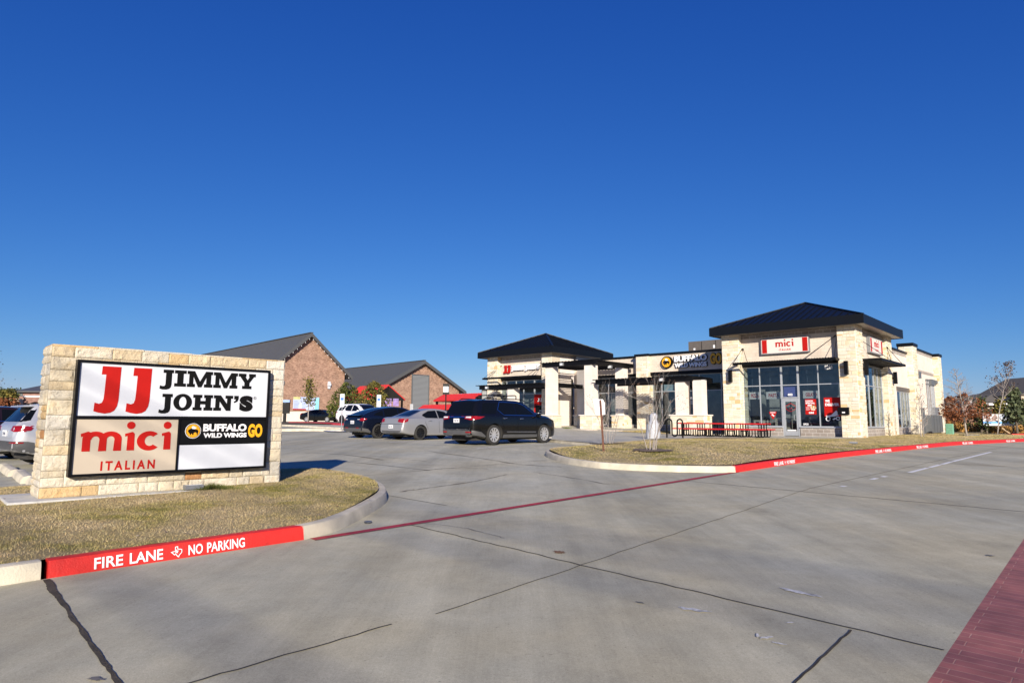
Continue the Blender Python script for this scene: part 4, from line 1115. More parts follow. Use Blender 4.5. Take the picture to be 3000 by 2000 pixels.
t, h = poster('window_poster', 'tall red delivery poster with a white scooter on the shop window', -2.06, -1.12, .92, 2.30, M['ltrred'])
mb = MB(); put_text(mb, 'WE', -h * .86, 1.10, .26, .16, -.0045, bold=.05, depth=.003); put_text(mb, 'DELIVER', -h * .86, .88, .78, .16, -.0045, bold=.05, depth=.003)
mb.prism([(-.42, .30), (-.1, .34), (.12, .56), (.2, .62), (.26, .5), (.34, .36), (.1, .26), (-.3, .24)], -.0045, -.0065, 'y')
mb.prism(ribbon(arc(-.28, .12, .11, .11, 0, 345, 18), .05), -.0046, -.0085, 'y'); mb.prism(ribbon(arc(.26, .15, .09, .09, 0, 345, 18), .05), -.0046, -.0085, 'y')
mb.prism([(-.05, .1), (.12, .2), (.15, .12), (.02, .05)], -.0045, -.0067, 'y')
mb.build('scooter_picture', M['ltrwhite'], t)
mb = MB(); mb.box(-h, h, -.0043, -.0005, .0, .26); mb.build('dark_band', M['signblack'], t)
t, h = poster('window_sticker', 'red triangular sticker low on the shop window', -5.36, -4.86, 1.02, 1.48, M['glass'])
[bpy.data.objects.remove(c) for c in list(t.children)]
mb = MB(); mb.prism([(-.23, .46), (.23, .46), (.22, .36), (.03, 0), (-.03, 0), (-.22, .36)], 0, -.004, 'y'); mb.build('sheet', M['ltrred'], t)
mb = MB(); mb.box(-.16, .16, -.006, -.0045, .38, .42); mb.prism(disc(-.03, .26, .05), -.0045, -.0062, 'y'); mb.prism(disc(.04, .20, .045), -.0045, -.0063, 'y'); mb.build('print', M['ltrwhite'], t)

# ---------------------------------------------------------------- wall signs
def box_sign(label, u, v, z, w_, h, turn, lab2=None):
    t = sthing('wall_sign', label, 'sign', u, v, z, turn=turn)
    mb = MB(); mb.box(-w_ / 2, w_ / 2, -.0, .2, 0, h); mb.build('cabinet', M['galv'], t)
    mb = MB(); mb.box(-w_ / 2 + .05, w_ / 2 - .05, -.012, -.0015, .05, h - .05); f = mb.build('face', mat('sign_face', (.70, .63, .58), .45, var=.02), t)
    for a in (-w_ / 2 + .09, w_ / 2 - .40):
        mb = MB(); mb.box(a, a + .31, -.016, -.0125, .07, h - .07); mb.build('red_bar', M['ltrred'], f)
    mb = MB(); mici(mb, -.56, .42, 1.12, .44, -.0125, .006); put_text(mb, 'ITALIAN', -.33, .17, .70, .13, -.0125, bold=.03, depth=.006, space=1.35); mb.build('letters', M['ltrred'], f)
box_sign('cream box sign with red end bars on the front of the right hand tower', -4.09, .22, 5.06, 2.95, .98, 0)
box_sign('cream box sign with red end bars on the side wall of the right hand tower', 0.0, 4.52, 5.08, 2.95, .98, R(90))
t = sthing('wall_sign', 'white block letters with a round yellow bison badge above the recessed shop front', 'sign', -14.12, 3.70, 5.30)
mb = MB(); mb.cyl((0, 0, 0), (0, -.22, 0), .46, n=40); mb.build('badge_drum', M['ltrblack'], t)
mb = MB(); emblem(mb, 0, 0, .44, -.221, step=.012); mb.build('badge_face', [M['ltrblack'], M['ltrblack'], M['yellow'], M['ltrblack']], t)
mb = MB(); mb.prism([(p[0] * .43, p[1] * .43 - .02) for p in WING], -.245, -.262, 'y'); mb.build('wing', M['ltrwhite'], t)
mb = MB(); put_text(mb, 'BUFFALO', .64, -.03, 2.62, .47, -.13, bold=.045, depth=.045); put_text(mb, 'WILD WINGS', .66, -.46, 2.58, .33, -.13, bold=.045, depth=.045)
mb.build('white_letters', M['ltrwhite'], t)
mb = MB(); put_text(mb, 'BUFFALO', .62, -.05, 2.66, .51, -.0, bold=.06, depth=.128); put_text(mb, 'WILD WINGS', .64, -.48, 2.62, .37, -.0, bold=.06, depth=.128)
put_text(mb, 'GO', 3.48, -.37, .93, .86, 0, bold=.06, depth=.128); mb.build('letter_returns', M['ltrblack'], t)
mb = MB(); put_text(mb, 'GO', 3.51, -.34, .87, .80, -.13, bold=.05, depth=.045); mb.build('yellow_letters', M['yellow'], t)
t = sthing('wall_sign', 'white and red slab letters on the front of the left hand tower', 'sign', -29.2, 1.42, 5.0)
mb = MB()
for a in (0.0, .44): poly(mb, REDJ, a, .0, .40, .68, -.12, -.22)
mb.build('red_letters', M['ltrred'], t)
mb = MB(); slab_word(mb, 'JIMMY', .98, .18, 1.55, .46, -.10, .14); slab_word(mb, "JOHN'S", 2.62, .18, 1.62, .46, -.10, .14); mb.build('white_letters', M['ltrwhite'], t)
mb = MB(); mb.box(.05, 4.2, -.08, -.02, .32, .38); mb.build('mounting_rail', M['ltrwhite'], t)

# ---------------------------------------------------------------- wall lamps, key box, roof and utility gear
def wall_lamp(label, u, v, z, turn):
    t = sthing('wall_lamp', label, 'lamp', u, v, z, 'black wall lamps on the stone piers', turn)
    mb = MB(); mb.box(-.05, .05, -.10, -.03, -.08, .08); mb.build('bracket', M['trim'], t)
    mb = MB(); mb.prism([(-.10, -.38), (.10, -.38), (.10, .40), (-.10, .40)], -.30, -.10, 'y'); mb.build('shade', M['trim'], t)
wall_lamp('tall black wall lamp on the left pier of the right hand tower', -7.45, 0, 3.75, 0)
wall_lamp('tall black wall lamp on the front of the corner pier', -.52, 0, 3.95, 0)
wall_lamp('tall black wall lamp on the side of the corner pier', 0, 1.15, 3.95, R(90))
wall_lamp('tall black wall lamp on the second pier of the right side wall', 0, 7.95, 3.75, R(90))
t = sthing('wall_box', 'small black box with a white label on the corner pier', 'box', -.82, -.03, 1.28)
mb = MB(); mb.box(-.30, .30, -.14, -.0, 0, .42); mb.build('case', M['trim'], t)
mb = MB(); mb.box(-.06, .10, -.143, -.1405, .09, .16); mb.build('label_plate', M['ltrwhite'], t)
t = sthing('rooftop_unit', 'brown sheet metal air conditioning unit on the flat roof', 'air conditioner', -12.9, 10.4, 5.45)
mb = MB(); mb.box(-1.7, 1.9, -2.4, 2.0, 0, 1.86); mb.build('casing', M['hvac'], t)
mb = MB()
for a in (-.55, .65, 1.25): mb.box(a, a + .03, -2.42, -2.402, .05, 1.80)
mb.build('panel_seam', M['black'], t)
mb = MB(); mb.add([(1.2, -2.4, 1.35), (1.85, -2.4, 1.35), (1.85, -2.9, 1.1), (1.2, -2.9, 1.1), (1.2, -2.4, 1.3), (1.85, -2.4, 1.3), (1.85, -2.9, 1.05), (1.2, -2.9, 1.05)], [(0, 1, 2, 3), (4, 7, 6, 5), (2, 3, 7, 6), (0, 4, 7, 3), (1, 2, 6, 5)]); mb.build('rain_hood', M['hvac'], t)
mb = MB(); mb.box(-1.25, -1.10, -2.425, -2.405, 1.15, 1.30); mb.box(.45, .60, -2.425, -2.405, 1.2, 1.45); mb.build('sticker', M['ltrwhite'], t)
t = sthing('roof_pipe', 'white goose neck pipe on the flat roof behind the right hand tower', 'pipe', -1.3, 11.2, 5.45)
mb = MB(); mb.tube([(0, 0, 0), (0, 0, 1.75), (.04, .0, 1.88), (.14, 0, 1.95), (.42, .05, 1.95), (.52, .05, 1.85)], .075, 10); mb.build('pipe', M['white'], t)
t = sthing('exhaust_fan', 'dark round exhaust fan on the flat roof behind the white pipe', 'fan', -1.7, 13.8, 5.45)
mb = MB(); mb.cyl((0, 0, 0), (0, 0, .9), .35, n=18); mb.cyl((0, 0, .9), (0, 0, 1.35), .46, n=18); mb.build('drum', M['hvac'], t)
def wbox(name, label, cat, v0, v1, z0, z1, d, m, rnd_=False):
    t = sthing(name, label, cat, -.42, (v0 + v1) / 2, z0)
    h = (v1 - v0) / 2
    mb = MB(); mb.box(0, d, -h, h, 0, z1 - z0); mb.build('cabinet', M[m], t)
    return t, h
t, h = wbox('electric_cabinet', 'tall grey electric cabinet beside the third pier of the side wall', 'cabinet', 16.4, 17.3, -.1, 1.95, .45, 'util')
t, h = wbox('electric_cabinet', 'wide grey electric switch cabinet against the side wall', 'cabinet', 18.6, 23.2, .05, 1.42, .6, 'util')
mb = MB()
for a in (-1.2, -.1, 1.1): mb.box(.6, .606, a - .01, a + .01, .04, 1.33)
mb.build('door_gap', M['black'], t)
mb = MB(); mb.box(.05, .5, -h + .3, -h + .42, -.3, 0); mb.box(.05, .5, h - .42, h - .3, -.3, 0); mb.build('foot', M['util'], t)
t, h = wbox('meter_box', 'pale rounded meter box on top of the wide grey cabinet', 'meter box', 22.2, 24.0, 1.45, 2.1, .3, 'galv')
t, h = wbox('wall_vent', 'small grey box high on the side wall beside the third pier', 'vent box', 17.4, 18.1, 4.25, 4.75, .25, 'util')
t, h = wbox('wall_light', 'hooded grey light fitting at the end of the side wall', 'light', 23.5, 24.2, 4.1, 4.36, .3, 'util')
for i, (v, z0, z1, lab) in enumerate(((20.9, 1.45, 4.35, 'thin grey conduit nearer to the tall cabinet'), (21.5, 1.45, 4.35, 'thin grey conduit with a flanged head beside the row of pipes'))):
    t = sthing('conduit', lab + ' on the side wall', 'pipe', -.42, v, z0)
    mb = MB(); mb.cyl((.08, 0, 0), (.08, 0, z1 - z0), .045, n=8); mb.build('pipe', M['galv'], t)
    mb = MB(); mb.box(.0, .15, -.12, .12, z1 - z0 - .12, z1 - z0); mb.box(.0, .15, -.09, .09, z1 - z0 - .42, z1 - z0 - .36); mb.build('clamp', M['util'], t)
t = sthing('conduit_rack', 'bundle of grey electric conduits rising to a row of boxes on the side wall', 'pipes', -.42, 23.0, 1.4)
for i in range(6):
    mb = MB(); mb.cyl((.09, -.75 + i * .26, 0), (.09, -.75 + i * .26, 2.5), .05, n=8); mb.build('pipe', M['galv'], t)
mb = MB(); mb.box(0, .22, -.95, .75, 2.5, 3.0); mb.build('gang_box', M['util'], t)
# ---------------------------------------------------------------- walks, planters, entrance court
def walk_z(x, y):
    u, v = UV(x, y)
    return max(lerp(v, [-18, -12, -8, -5, 0], [.64, .575, .535, .585, .595]), gz(x, y) + .02)
WALK = smoothpath([(-60, -15.6), (-30, -15.6), (-11.7, -15.7), (-9.9, -16.4), (-8.6, -17.6), (-6.6, -18.9), (-3.55, -20.4)], 4)
sheet('walk', WALK + [(-3.7, -18), (-5.3, -12), (-6.2, -8.5), (-6.0, -6.2), (-3.3, -5.6), (-1.5, -4.8), (-.3, -3.1), (.35, -.8), (.35, .02), (-8.06, .02), (-8.06, 4.02), (-23.3, 4.02), (-60, 4.02)], 0, M['walk'], zfun=walk_z, step=1.0)
kerb('kerb', WALK[::1], M['kerb'], hgt=.135, wd=.15)
kerb('kerb', [WALK[-1], (-3.6, -20.5)], M['kerb'], hgt=.14)
sheet('grass_patch', [(-15.0, -2.2), (-11.3, -2.0), (-11.3, 2.4), (-15.0, 2.4)], .02, M['grass'], zfun=walk_z, step=1.0)
blades('grass', [(-15.0, -2.2), (-11.3, -2.0), (-11.3, 2.4), (-15.0, 2.4)], (-15, -11.3, -2.2, 2.4), 350, .05, .009, lambda x, y: walk_z(x, y) + .02, 5)
PALY = [((.66, .47, .24), 4), ((.70, .56, .34), 4), ((.60, .36, .14), 1.5), ((.66, .60, .48), 1)]
def planter(name, label, u0, u1, v0, v1, z1, seed):
    t = sthing(name, label, 'planter wall', 0, 0)
    mb = MB(); mb.box(u0, u1, v0, v1, -.25, z1 - .05, 0, (.56, .46, .3))
    ashlar(mb, (u0, v0, -.2), (1, 0, 0), (0, -1, 0), u1 - u0, z1 + .15, seed, PALY, (.36, .4), (.7, 1.1), .01, (.008, .02), split=0)
    ashlar(mb, (u1, v0, -.2), (0, 1, 0), (1, 0, 0), v1 - v0, z1 + .15, seed + 1, PALY, (.36, .4), (.7, 1.1), .01, (.008, .02), split=0)
    mb.build('stone_face', M['stone'], t)
    mb = MB(); mb.box(u0 - .03, u1 + .05, v0 - .05, v1 + .03, z1 - .05, z1 + .01); mb.build('coping', mat('coping_stone', (.58, .50, .42), .8, var=.12, scale=4), t)
    return t
planter('planter_wall', 'long low tan stone planter wall in front of the entrance court', -24.0, -16.4, -2.9, -2.5, .20, 301)
planter('planter_wall', 'short low tan stone planter wall below the right column', -16.4, -14.9, -1.9, -1.5, .17, 305)
for i, (u, v, r_, lab) in enumerate(((-21.0, -1.9, .35, 'low green ground cover clump in the planter, left of the two'), (-19.4, -2.0, .28, 'low green ground cover clump in the planter, right of the two'))):
    t = sthing('planter_plant', lab, 'plant', u, v, .1)
    q = random.Random(60 + i); mb = MB()
    for k in range(260):
        a = q.uniform(0, 6.28); d = q.uniform(0, r_) ; z = q.uniform(0, .22)
        p = Vector((math.cos(a) * d * 1.8, math.sin(a) * d * .8, z)); e = Vector((q.uniform(-1, 1), q.uniform(-1, 1), q.uniform(-.3, 1))) * .06; f = e.orthogonal().normalized() * .022
        mb.add([p - f, p + e, p + f], [(0, 1, 2)], 0, (q.random(), 0, 0))
    mb.build('leaves', leaf_mat('planter_leaves', (.05, .09, .015), (.16, .17, .04)), t, fix=False)

# ---------------------------------------------------------------- pergolas
def column(t, u, v, ztop, zb, base=None, w_=.72, d=.72, bm=.2, name='column', capz=1.2):
    mb = MB(); mb.box(u, u + w_, v, v + d, capz if base else zb, ztop); o = mb.build(name, M['smooth'], t)
    return o
def pedestal(t, u0, u1, v0, v1, zb, zt, seed):
    mb = MB(); mb.box(u0, u1, v0, v1, zb, zt, 0, (.56, .51, .43))
    kw = dict(pal=PALP, band=(.15, .26), wid=(.25, .7))
    ashlar(mb, (u0, v0, zb), (1, 0, 0), (0, -1, 0), u1 - u0, zt - zb, seed, **kw)
    ashlar(mb, (u1, v0, zb), (0, 1, 0), (1, 0, 0), v1 - v0, zt - zb, seed + 1, **kw)
    o = mb.build('pedestal', M['stone'], t)
    mb = MB(); mb.box(u0 - .07, u1 + .07, v0 - .07, v1 + .07, zt, zt + .075); mb.build('cap', M['smooth'], o)
    return o
def lattice(t, u0, u1, v0, v1, z, beams, n=None, h=.34, sp=.2, tail=.0):
    """beams along u and v with slats running along v"""
    o = None
    for i, bx in enumerate(beams):
        mb = MB(); mb.box(*bx); o = mb.build('beam', M['black'], t)
    mb = MB(); k = int((u1 - u0) / sp)
    for i in range(k):
        a = u0 + i * (u1 - u0) / k
        mb.box(a, a + .05, v0, v1, z + .001, z + .06)
    mb.build('slats', M['black'], t)
def spot(t, u, v, z, s=1):
    mb = MB(); mb.box(u - .16, u + .16, v - .10, v + .06, z - .11, z + .11); o = mb.build('floodlight', M['galv'], t)
    mb = MB(); mb.box(u - .13, u + .13, v - .103, v - .1005, z - .085, z + .085); mb.build('lens', M['lamp'], o)
t = sthing('pergola', 'tall square black pergola on four pale block columns in the court', 'pergola', 0, 0)
for (u, v) in ((-22.0, -1.5), (-18.2, -1.5), (-18.2, 2.6), (-22.0, 2.6)): column(t, u, v, 5.0, -.2, True)
pedestal(t, -22.2, -21.1, -1.72, -.62, -.2, 1.2, 310); pedestal(t, -18.45, -17.3, -1.74, -.62, -.2, 1.2, 312); pedestal(t, -18.45, -17.3, 2.4, 3.5, -.2, 1.2, 314); pedestal(t, -22.2, -21.1, 2.4, 3.5, -.2, 1.2, 316)
lattice(t, -22.3, -16.95, -1.85, 3.75, 5.28, [(-22.25, -17.0, -1.62, -1.50, 4.98, 5.28), (-22.25, -17.0, 3.32, 3.44, 4.98, 5.28), (-22.12, -22.0, -1.5, 3.32, 4.985, 5.275), (-17.48, -17.36, -1.5, 3.32, 4.985, 5.275)], sp=.31)
spot(t, -20.2, -1.66, 5.12); spot(t, -17.3, .6, 4.92)
t = sthing('pergola', 'low wide black pergola on two pale columns that share one stone pedestal', 'pergola', 0, 0)
column(t, -10.72, -1.5, 3.5, -.1, True, .70, .74); column(t, -9.45, -1.5, 3.5, -.1, True, .62, .74)
pedestal(t, -11.0, -8.62, -1.72, -.6, -.25, 1.2, 320)
lattice(t, -17.1, -9.35, -2.0, 1.6, 3.76, [(-17.1, -9.4, -1.64, -1.505, 3.46, 3.76), (-17.1, -9.4, 1.2, 1.33, 3.46, 3.76), (-9.62, -9.48, -1.5, 1.2, 3.465, 3.755), (-13.0, -12.87, -1.5, 1.2, 3.465, 3.755)], sp=.31)
spot(t, -11.6, -1.68, 3.62); spot(t, -9.3, -.2, 3.5)
t = sthing('pergola', 'low black pergola in front of the left hand tower, hung between block columns', 'pergola', 0, 0)
column(t, -26.1, -1.5, 3.5, -.2, True, .7, .72); pedestal(t, -26.3, -25.2, -1.72, -.6, -.2, 1.2, 330)
lattice(t, -29.4, -22.02, -2.0, .5, 3.72, [(-29.3, -22.0, -1.66, -1.52, 3.42, 3.72), (-29.3, -22.0, .2, .33, 3.42, 3.72), (-29.3, -29.17, -1.52, .2, 3.425, 3.715)], sp=.31)
for bx in ((-21.72, -21.35, -.78, 2.6, 3.44, 3.76),):
    mb = MB(); mb.box(*bx); mb.build('beam', M['black'], t)
spot(t, -28.3, -1.7, 3.56)

# ---------------------------------------------------------------- picnic tables and bike rack
def picnic(u, label):
    t = sthing('picnic_table', label, 'picnic table', u, -4.5, 0, 'red picnic tables in a row', R(rnd.uniform(-1, 1)))
    t.location.z = walk_z(t.location.x, t.location.y) + .002
    L_ = .91
    mb = MB(); mb.box(-L_ + .08, L_ - .08, -.37, .37, .735, .765); mb.box(-L_ + .08, L_ - .08, -.385, -.365, .70, .775); mb.box(-L_ + .08, L_ - .08, .365, .385, .70, .775)
    o = mb.build('table_top', M['tableRed'], t); o.modifiers.new('b', 'BEVEL').width = .008
    for s in (-1, 1):
        mb = MB(); mb.box(-L_, L_, s * .70 - .13, s * .70 + .13, .425, .455); mb.box(-L_, L_, s * .70 - .135, s * .70 - .122, .395, .465); mb.box(-L_, L_, s * .70 + .122, s * .70 + .135, .395, .465)
        mb.build('bench', M['tableRed'], t)
    for x in (-.52, .52):
        mb = MB(); r_ = .029
        for e in (-.15, 0, .15):
            def cv(s): return [(x + e, s * .16, .74), (x + e, s * .16, .14), (x + e, s * .20, .05), (x + e, s * .28, .025), (x + e, s * .56, .025), (x + e, s * .66, .06), (x + e, s * .70, .14), (x + e, s * .70, .43)]
            mb.tube(cv(1), r_); mb.tube(cv(-1), r_)
            mb.tube([(x + e, -.16, .34), (x + e, .16, .34)], r_)
        mb.tube([(x - .15, .16, .34), (x + .15, .16, .34)], r_); mb.tube([(x - .15, -.16, .34), (x + .15, -.16, .34)], r_)
        mb.build('leg', M['black'], t, smooth=R(40))
    return t
picnic(-7.95, 'red picnic table with black tube legs, nearest to the bike rack')
picnic(-6.12, 'red picnic table with black tube legs, middle of the row of three')
picnic(-4.29, 'red picnic table with black tube legs, nearest to the glass door')
t = sthing('bike_rack', 'black wave shaped tube bike rack at the edge of the walk', 'bike rack', -7.25, -8.0)
t.location.z = walk_z(t.location.x, t.location.y)
pts = []; wv = .24; h = .80
pts.append((-1.5 * wv, 0, -.05)); pts.append((-1.5 * wv, 0, h - wv / 2))
def half(cx, cz, r_, up): return [(cx + r_ * math.cos(a), 0, cz + (1 if up else -1) * r_ * math.sin(a)) for a in [math.pi - math.pi * i / 10 for i in range(1, 10)]]
pts += half(-wv, h - wv / 2, wv / 2, True) + [(-.5 * wv, 0, h - wv / 2), (-.5 * wv, 0, .20)] + half(0, .20, wv / 2, False) + [(.5 * wv, 0, .20), (.5 * wv, 0, h - wv / 2)] + half(wv, h - wv / 2, wv / 2, True) + [(1.5 * wv, 0, h - wv / 2), (1.5 * wv, 0, -.05)]
mb = MB(); mb.tube([(p[0] * 1.35, p[1], p[2] * 1.28) for p in pts], .042, 10); mb.build('rail', M['black'], t, smooth=True)
t = sthing('wrapped_fixture', 'waist high fixture wrapped in white plastic behind the bare shrub', 'covered fixture', -6.9, -10.9)
t.location.z = walk_z(t.location.x, t.location.y)
mb = MB(); q = random.Random(4); prof = [(.33, 0), (.36, .25), (.34, .5), (.30, .72), (.20, .84), (.17, .95), (.20, 1.1), (.19, 1.22), (.10, 1.3), (.0, 1.31)]
n = 18; vs = []
for r_, z in prof:
    for i in range(n):
        a = 2 * math.pi * i / n; k = 1 + .16 * noise.noise(Vector((math.cos(a) * 2, math.sin(a) * 2, z * 3))); vs.append((math.cos(a) * r_ * k + .05 * z, math.sin(a) * r_ * k, z))
mb.add(vs, [(j * n + i, j * n + (i + 1) % n, (j + 1) * n + (i + 1) % n, (j + 1) * n + i) for j in range(len(prof) - 1) for i in range(n)]); mb.build('wrap', M['plastic'], t, smooth=True)

# ---------------------------------------------------------------- small things in the right lawn
p = ground(1768, 1328, .15)
t = thing('sign_post', 'rusty leaning post carrying the back of a blank white sign, in the lawn nose', 'sign post', (p.x, p.y, lawn_z(p.x, p.y)), 0)
mb = MB(); mb.prism([(-.028, -.016), (.028, -.016), (.028, .0), (.016, .016), (-.016, .016), (-.028, 0)], -.1, 1.48, 'z')
po = mb.build('post', M['rust'], t); po.rotation_euler = (R(1), R(-3.2), R(8))
mb = MB(); pg = [(-.29, 1.49), (.0, 1.495), (.06, 1.38), (.063, 1.05), (-.215, 1.045), (-.235, 1.30)]
mb.prism(pg, .022, .032, 'y'); mb.build('sign_panel', mat('white_sign_back', (.78, .80, .85), .4, var=.02), t)
mb = MB(); mb.cyl((-.085, -.022, 1.40), (-.085, .03, 1.40), .012, n=8); mb.cyl((-.075, -.022, 1.14), (-.075, .03, 1.14), .012, n=8); mb.build('bolt', M['galv'], t)

def branch_tree(mb, p, d, L_, r_, depth, q, tips, spread=.5, up=.25, ratio=.72, minr=.004, kids=(2, 3), seg=4, n=6):
    pts = [p]; rr_ = [r_]; dd = d.normalized()
    for i in range(seg):
        dd = (dd + Vector((q.gauss(0, .10), q.gauss(0, .10), q.gauss(0, .06) + up * .06))).normalized()
        pts.append(pts[-1] + dd * (L_ / seg)); rr_.append(max(minr, r_ * (1 - .42 * (i + 1) / seg)))
    mb.tube(pts, r_, n, radii=rr_, caps=False)
    if depth == 0:
        tips.append((pts[-1], dd)); return
    for k in range(q.randint(*kids)):
        s = q.uniform(.45, 1.0) if k else 1.0
        j = min(seg, max(1, round(s * seg)))
        a = Vector((q.gauss(0, 1), q.gauss(0, 1), q.gauss(0, .5) + up)); nd = (dd + a * spread).normalized()
        branch_tree(mb, pts[j], nd, L_ * ratio * q.uniform(.75, 1.15), max(minr, rr_[j] * .68), depth - 1, q, tips, spread, up, ratio, minr, kids, max(2, seg - 1), max(3, n - 1))
def leaves(mb, tips, q, per, size, jit, pick_=None):
    for (p, d) in tips:
        for k in range(per):
            c = p + Vector((q.gauss(0, jit), q.gauss(0, jit), q.gauss(0, jit * .8))) - d * q.uniform(0, jit)
            e = Vector((q.gauss(0, 1), q.gauss(0, 1), q.gauss(0, .8))).normalized() * size * q.uniform(.6, 1.3)
            f = e.cross(Vector((q.gauss(0, 1), q.gauss(0, 1), q.gauss(0, 1)))).normalized() * size * .42
            mb.add([c - e * .5, c + f, c + e * .5, c - f], [(0, 1, 2, 3)], 0, (q.random(), .5, .5))
def multistem(x, y, label, seed, n=6, h=1.15, leafs=0):
    z = lawn_z(x, y)
    t = thing('bare_shrub', label, 'shrub', (x, y, z), 0, 'bare multi stemmed shrubs in the lawn nose')
    q = random.Random(seed); mb = MB(); tips = []
    for i in range(n):
        a = 2 * math.pi * i / n + q.uniform(-.3, .3); r0 = q.uniform(.05, .16)
        b = Vector((math.cos(a) * r0, math.sin(a) * r0, -.05)); d = Vector((math.cos(a) * .14, math.sin(a) * .14, 1))
        branch_tree(mb, b, d, h * q.uniform(.8, 1.1), .0135, 3, q, tips, .42, .35, .66, .0022, (2, 3), 5, 6)
    mb.build('stems', M['bark'], t, smooth=True)
    mb = MB(); leaves(mb, [tt for tt in tips if q.random() < .55], q, 1 + leafs, .035, .03); mb.build('seed_pods', leaf_mat('dead_leaf', (.12, .06, .035), (.28, .13, .07)), t, fix=False)['kind'] = 'stuff'
    return t
p = ground(1781, 1300, .2); m1 = multistem(p.x, p.y, 'bare multi stemmed shrub beside the blank sign post', 5, 6, 1.12)
p = ground(1911, 1324, .2); m2 = multistem(p.x, p.y, 'bare multi stemmed shrub in a mulch ring in front of the white wrapped fixture', 9, 7, 1.05, 1)
for mm in (m1, m2):
    u, v = UV(mm.location.x, mm.location.y); q = random.Random(2)
    pts = [(u + .62 * (1 + q.uniform(-.2, .2)) * math.cos(a), v + .55 * (1 + q.uniform(-.2, .2)) * math.sin(a)) for a in [i * 2 * math.pi / 24 for i in range(24)]]
    o = sheet('mulch_ring', pts, .03, M['soil'], zfun=lawn_z, step=.25); o['kind'] = 'stuff'
lawn_light(*(lambda p: (p.x, p.y, lawn_z(p.x, p.y)))(ground(2500, 1299, .2)), R(-43), 'small grey floodlight in the right lawn, below the corner pier')
p = ground(566, 1434, .19)
lawn_light(p.x, p.y, lawn_left(p.x, p.y) + .02, R(44), 'small grey floodlight half buried in grass at the foot of the monument sign')
q = random.Random(8)
for i, (x, y, lab) in enumerate(((478, 1432, 'left'), (622, 1438, 'right'))):
    p = ground(x, y, .16); t = thing('grass_tuft', 'dense green grass tuft at the foot of the monument sign, %s of the floodlight' % lab, 'grass tuft', (p.x, p.y, lawn_left(p.x, p.y)), 0)
    mb = MB()
    for k in range(1500):
        a = q.uniform(0, 6.28); d = abs(q.gauss(0, .16)); b = Vector((math.cos(a) * d * 1.6, math.sin(a) * d * .7, 0)); h = q.uniform(.03, .12) * max(.25, 1 - d * 2); e = Vector((q.gauss(0, .03), q.gauss(0, .03), h)); f = Vector((math.cos(a), math.sin(a), 0)) * .004
        mb.add([b - f, b + f, b + e], [(0, 1, 2)], 0, (q.random(), 0, 0))
    mb.build('blades', M.setdefault('tuft', leaf_mat('tuft_blades', (.05, .08, .015), (.20, .20, .06))), t, fix=False)
p = ground(1078, 1532, .0)
t = thing('bottle_cap', 'small dark flattened can on the concrete beside the near kerb', 'litter', (p.x, p.y, p.z + .004), 0)
mb = MB(); mb.cyl((0, 0, 0), (0, 0, .02), .045, .05, n=14); mb.build('lid', mat('crushed_can', (.10, .11, .13), .4, metal=.5, var=.4, scale=40), t)
# wheel stops on the left
for i, (a, b, lab) in enumerate((((-10.8, -36.78), (-8.0, -37.02), 'farthest from the sign wall'), ((-7.45, -37.02), (-5.35, -37.24), 'middle of the three beside the sign wall'), ((-4.75, -37.26), (-2.9, -37.42), 'half hidden behind the sign wall'))):
    p, r_ = W(*a), W(*b); c = (p + r_) / 2; L_ = (p - r_).length / 2
    t = thing('wheel_stop', 'rounded concrete wheel stop, ' + lab, 'wheel stop', (c.x, c.y, gz(c.x, c.y)), math.atan2((r_ - p).y, (r_ - p).x), 'concrete wheel stops')
    mb = MB(); mb.prism([(-.13, 0), (-.12, .09), (-.08, .15), (0, .17), (.08, .15), (.12, .09), (.13, 0)], -L_, L_, 'x'); o = mb.build('block', M['kerb'], t, smooth=R(35))
# ---------------------------------------------------------------- cars
def catmull(P, n):
    out = []
    for i in range(len(P) - 1):
        p0, p1, p2, p3 = P[max(0, i - 1)], P[i], P[i + 1], P[min(len(P) - 1, i + 2)]
        for k in range(n):
            t = k / n
            out.append(tuple(.5 * ((2 * b) + (c - a) * t + (2 * a - 5 * b + 4 * c - d) * t * t + (3 * b - a - 3 * c + d) * t ** 3) for a, b, c, d in zip(p0, p1, p2, p3)))
    out.append(P[-1]); return out
def pchip(xs, ys):
    xs, ys = np.array(xs, float), np.array(ys, float)
    h = np.diff(xs); dl = np.diff(ys) / h; m = np.zeros(len(xs))
    m[0], m[-1] = dl[0], dl[-1]
    for i in range(1, len(xs) - 1):
        if dl[i - 1] * dl[i] > 0:
            a, b = 2 * h[i] + h[i - 1], h[i] + 2 * h[i - 1]; m[i] = (a + b) / (a / dl[i - 1] + b / dl[i])
    def f(x):
        x = min(max(x, xs[0]), xs[-1]); i = min(len(h) - 1, int(np.searchsorted(xs, x, 'right') - 1)); i = max(i, 0)
        t = (x - xs[i]) / h[i]; t2, t3 = t * t, t ** 3
        return (2 * t3 - 3 * t2 + 1) * ys[i] + (t3 - 2 * t2 + t) * h[i] * m[i] + (-2 * t3 + 3 * t2) * ys[i + 1] + (t3 - t2) * h[i] * m[i + 1]
    return f
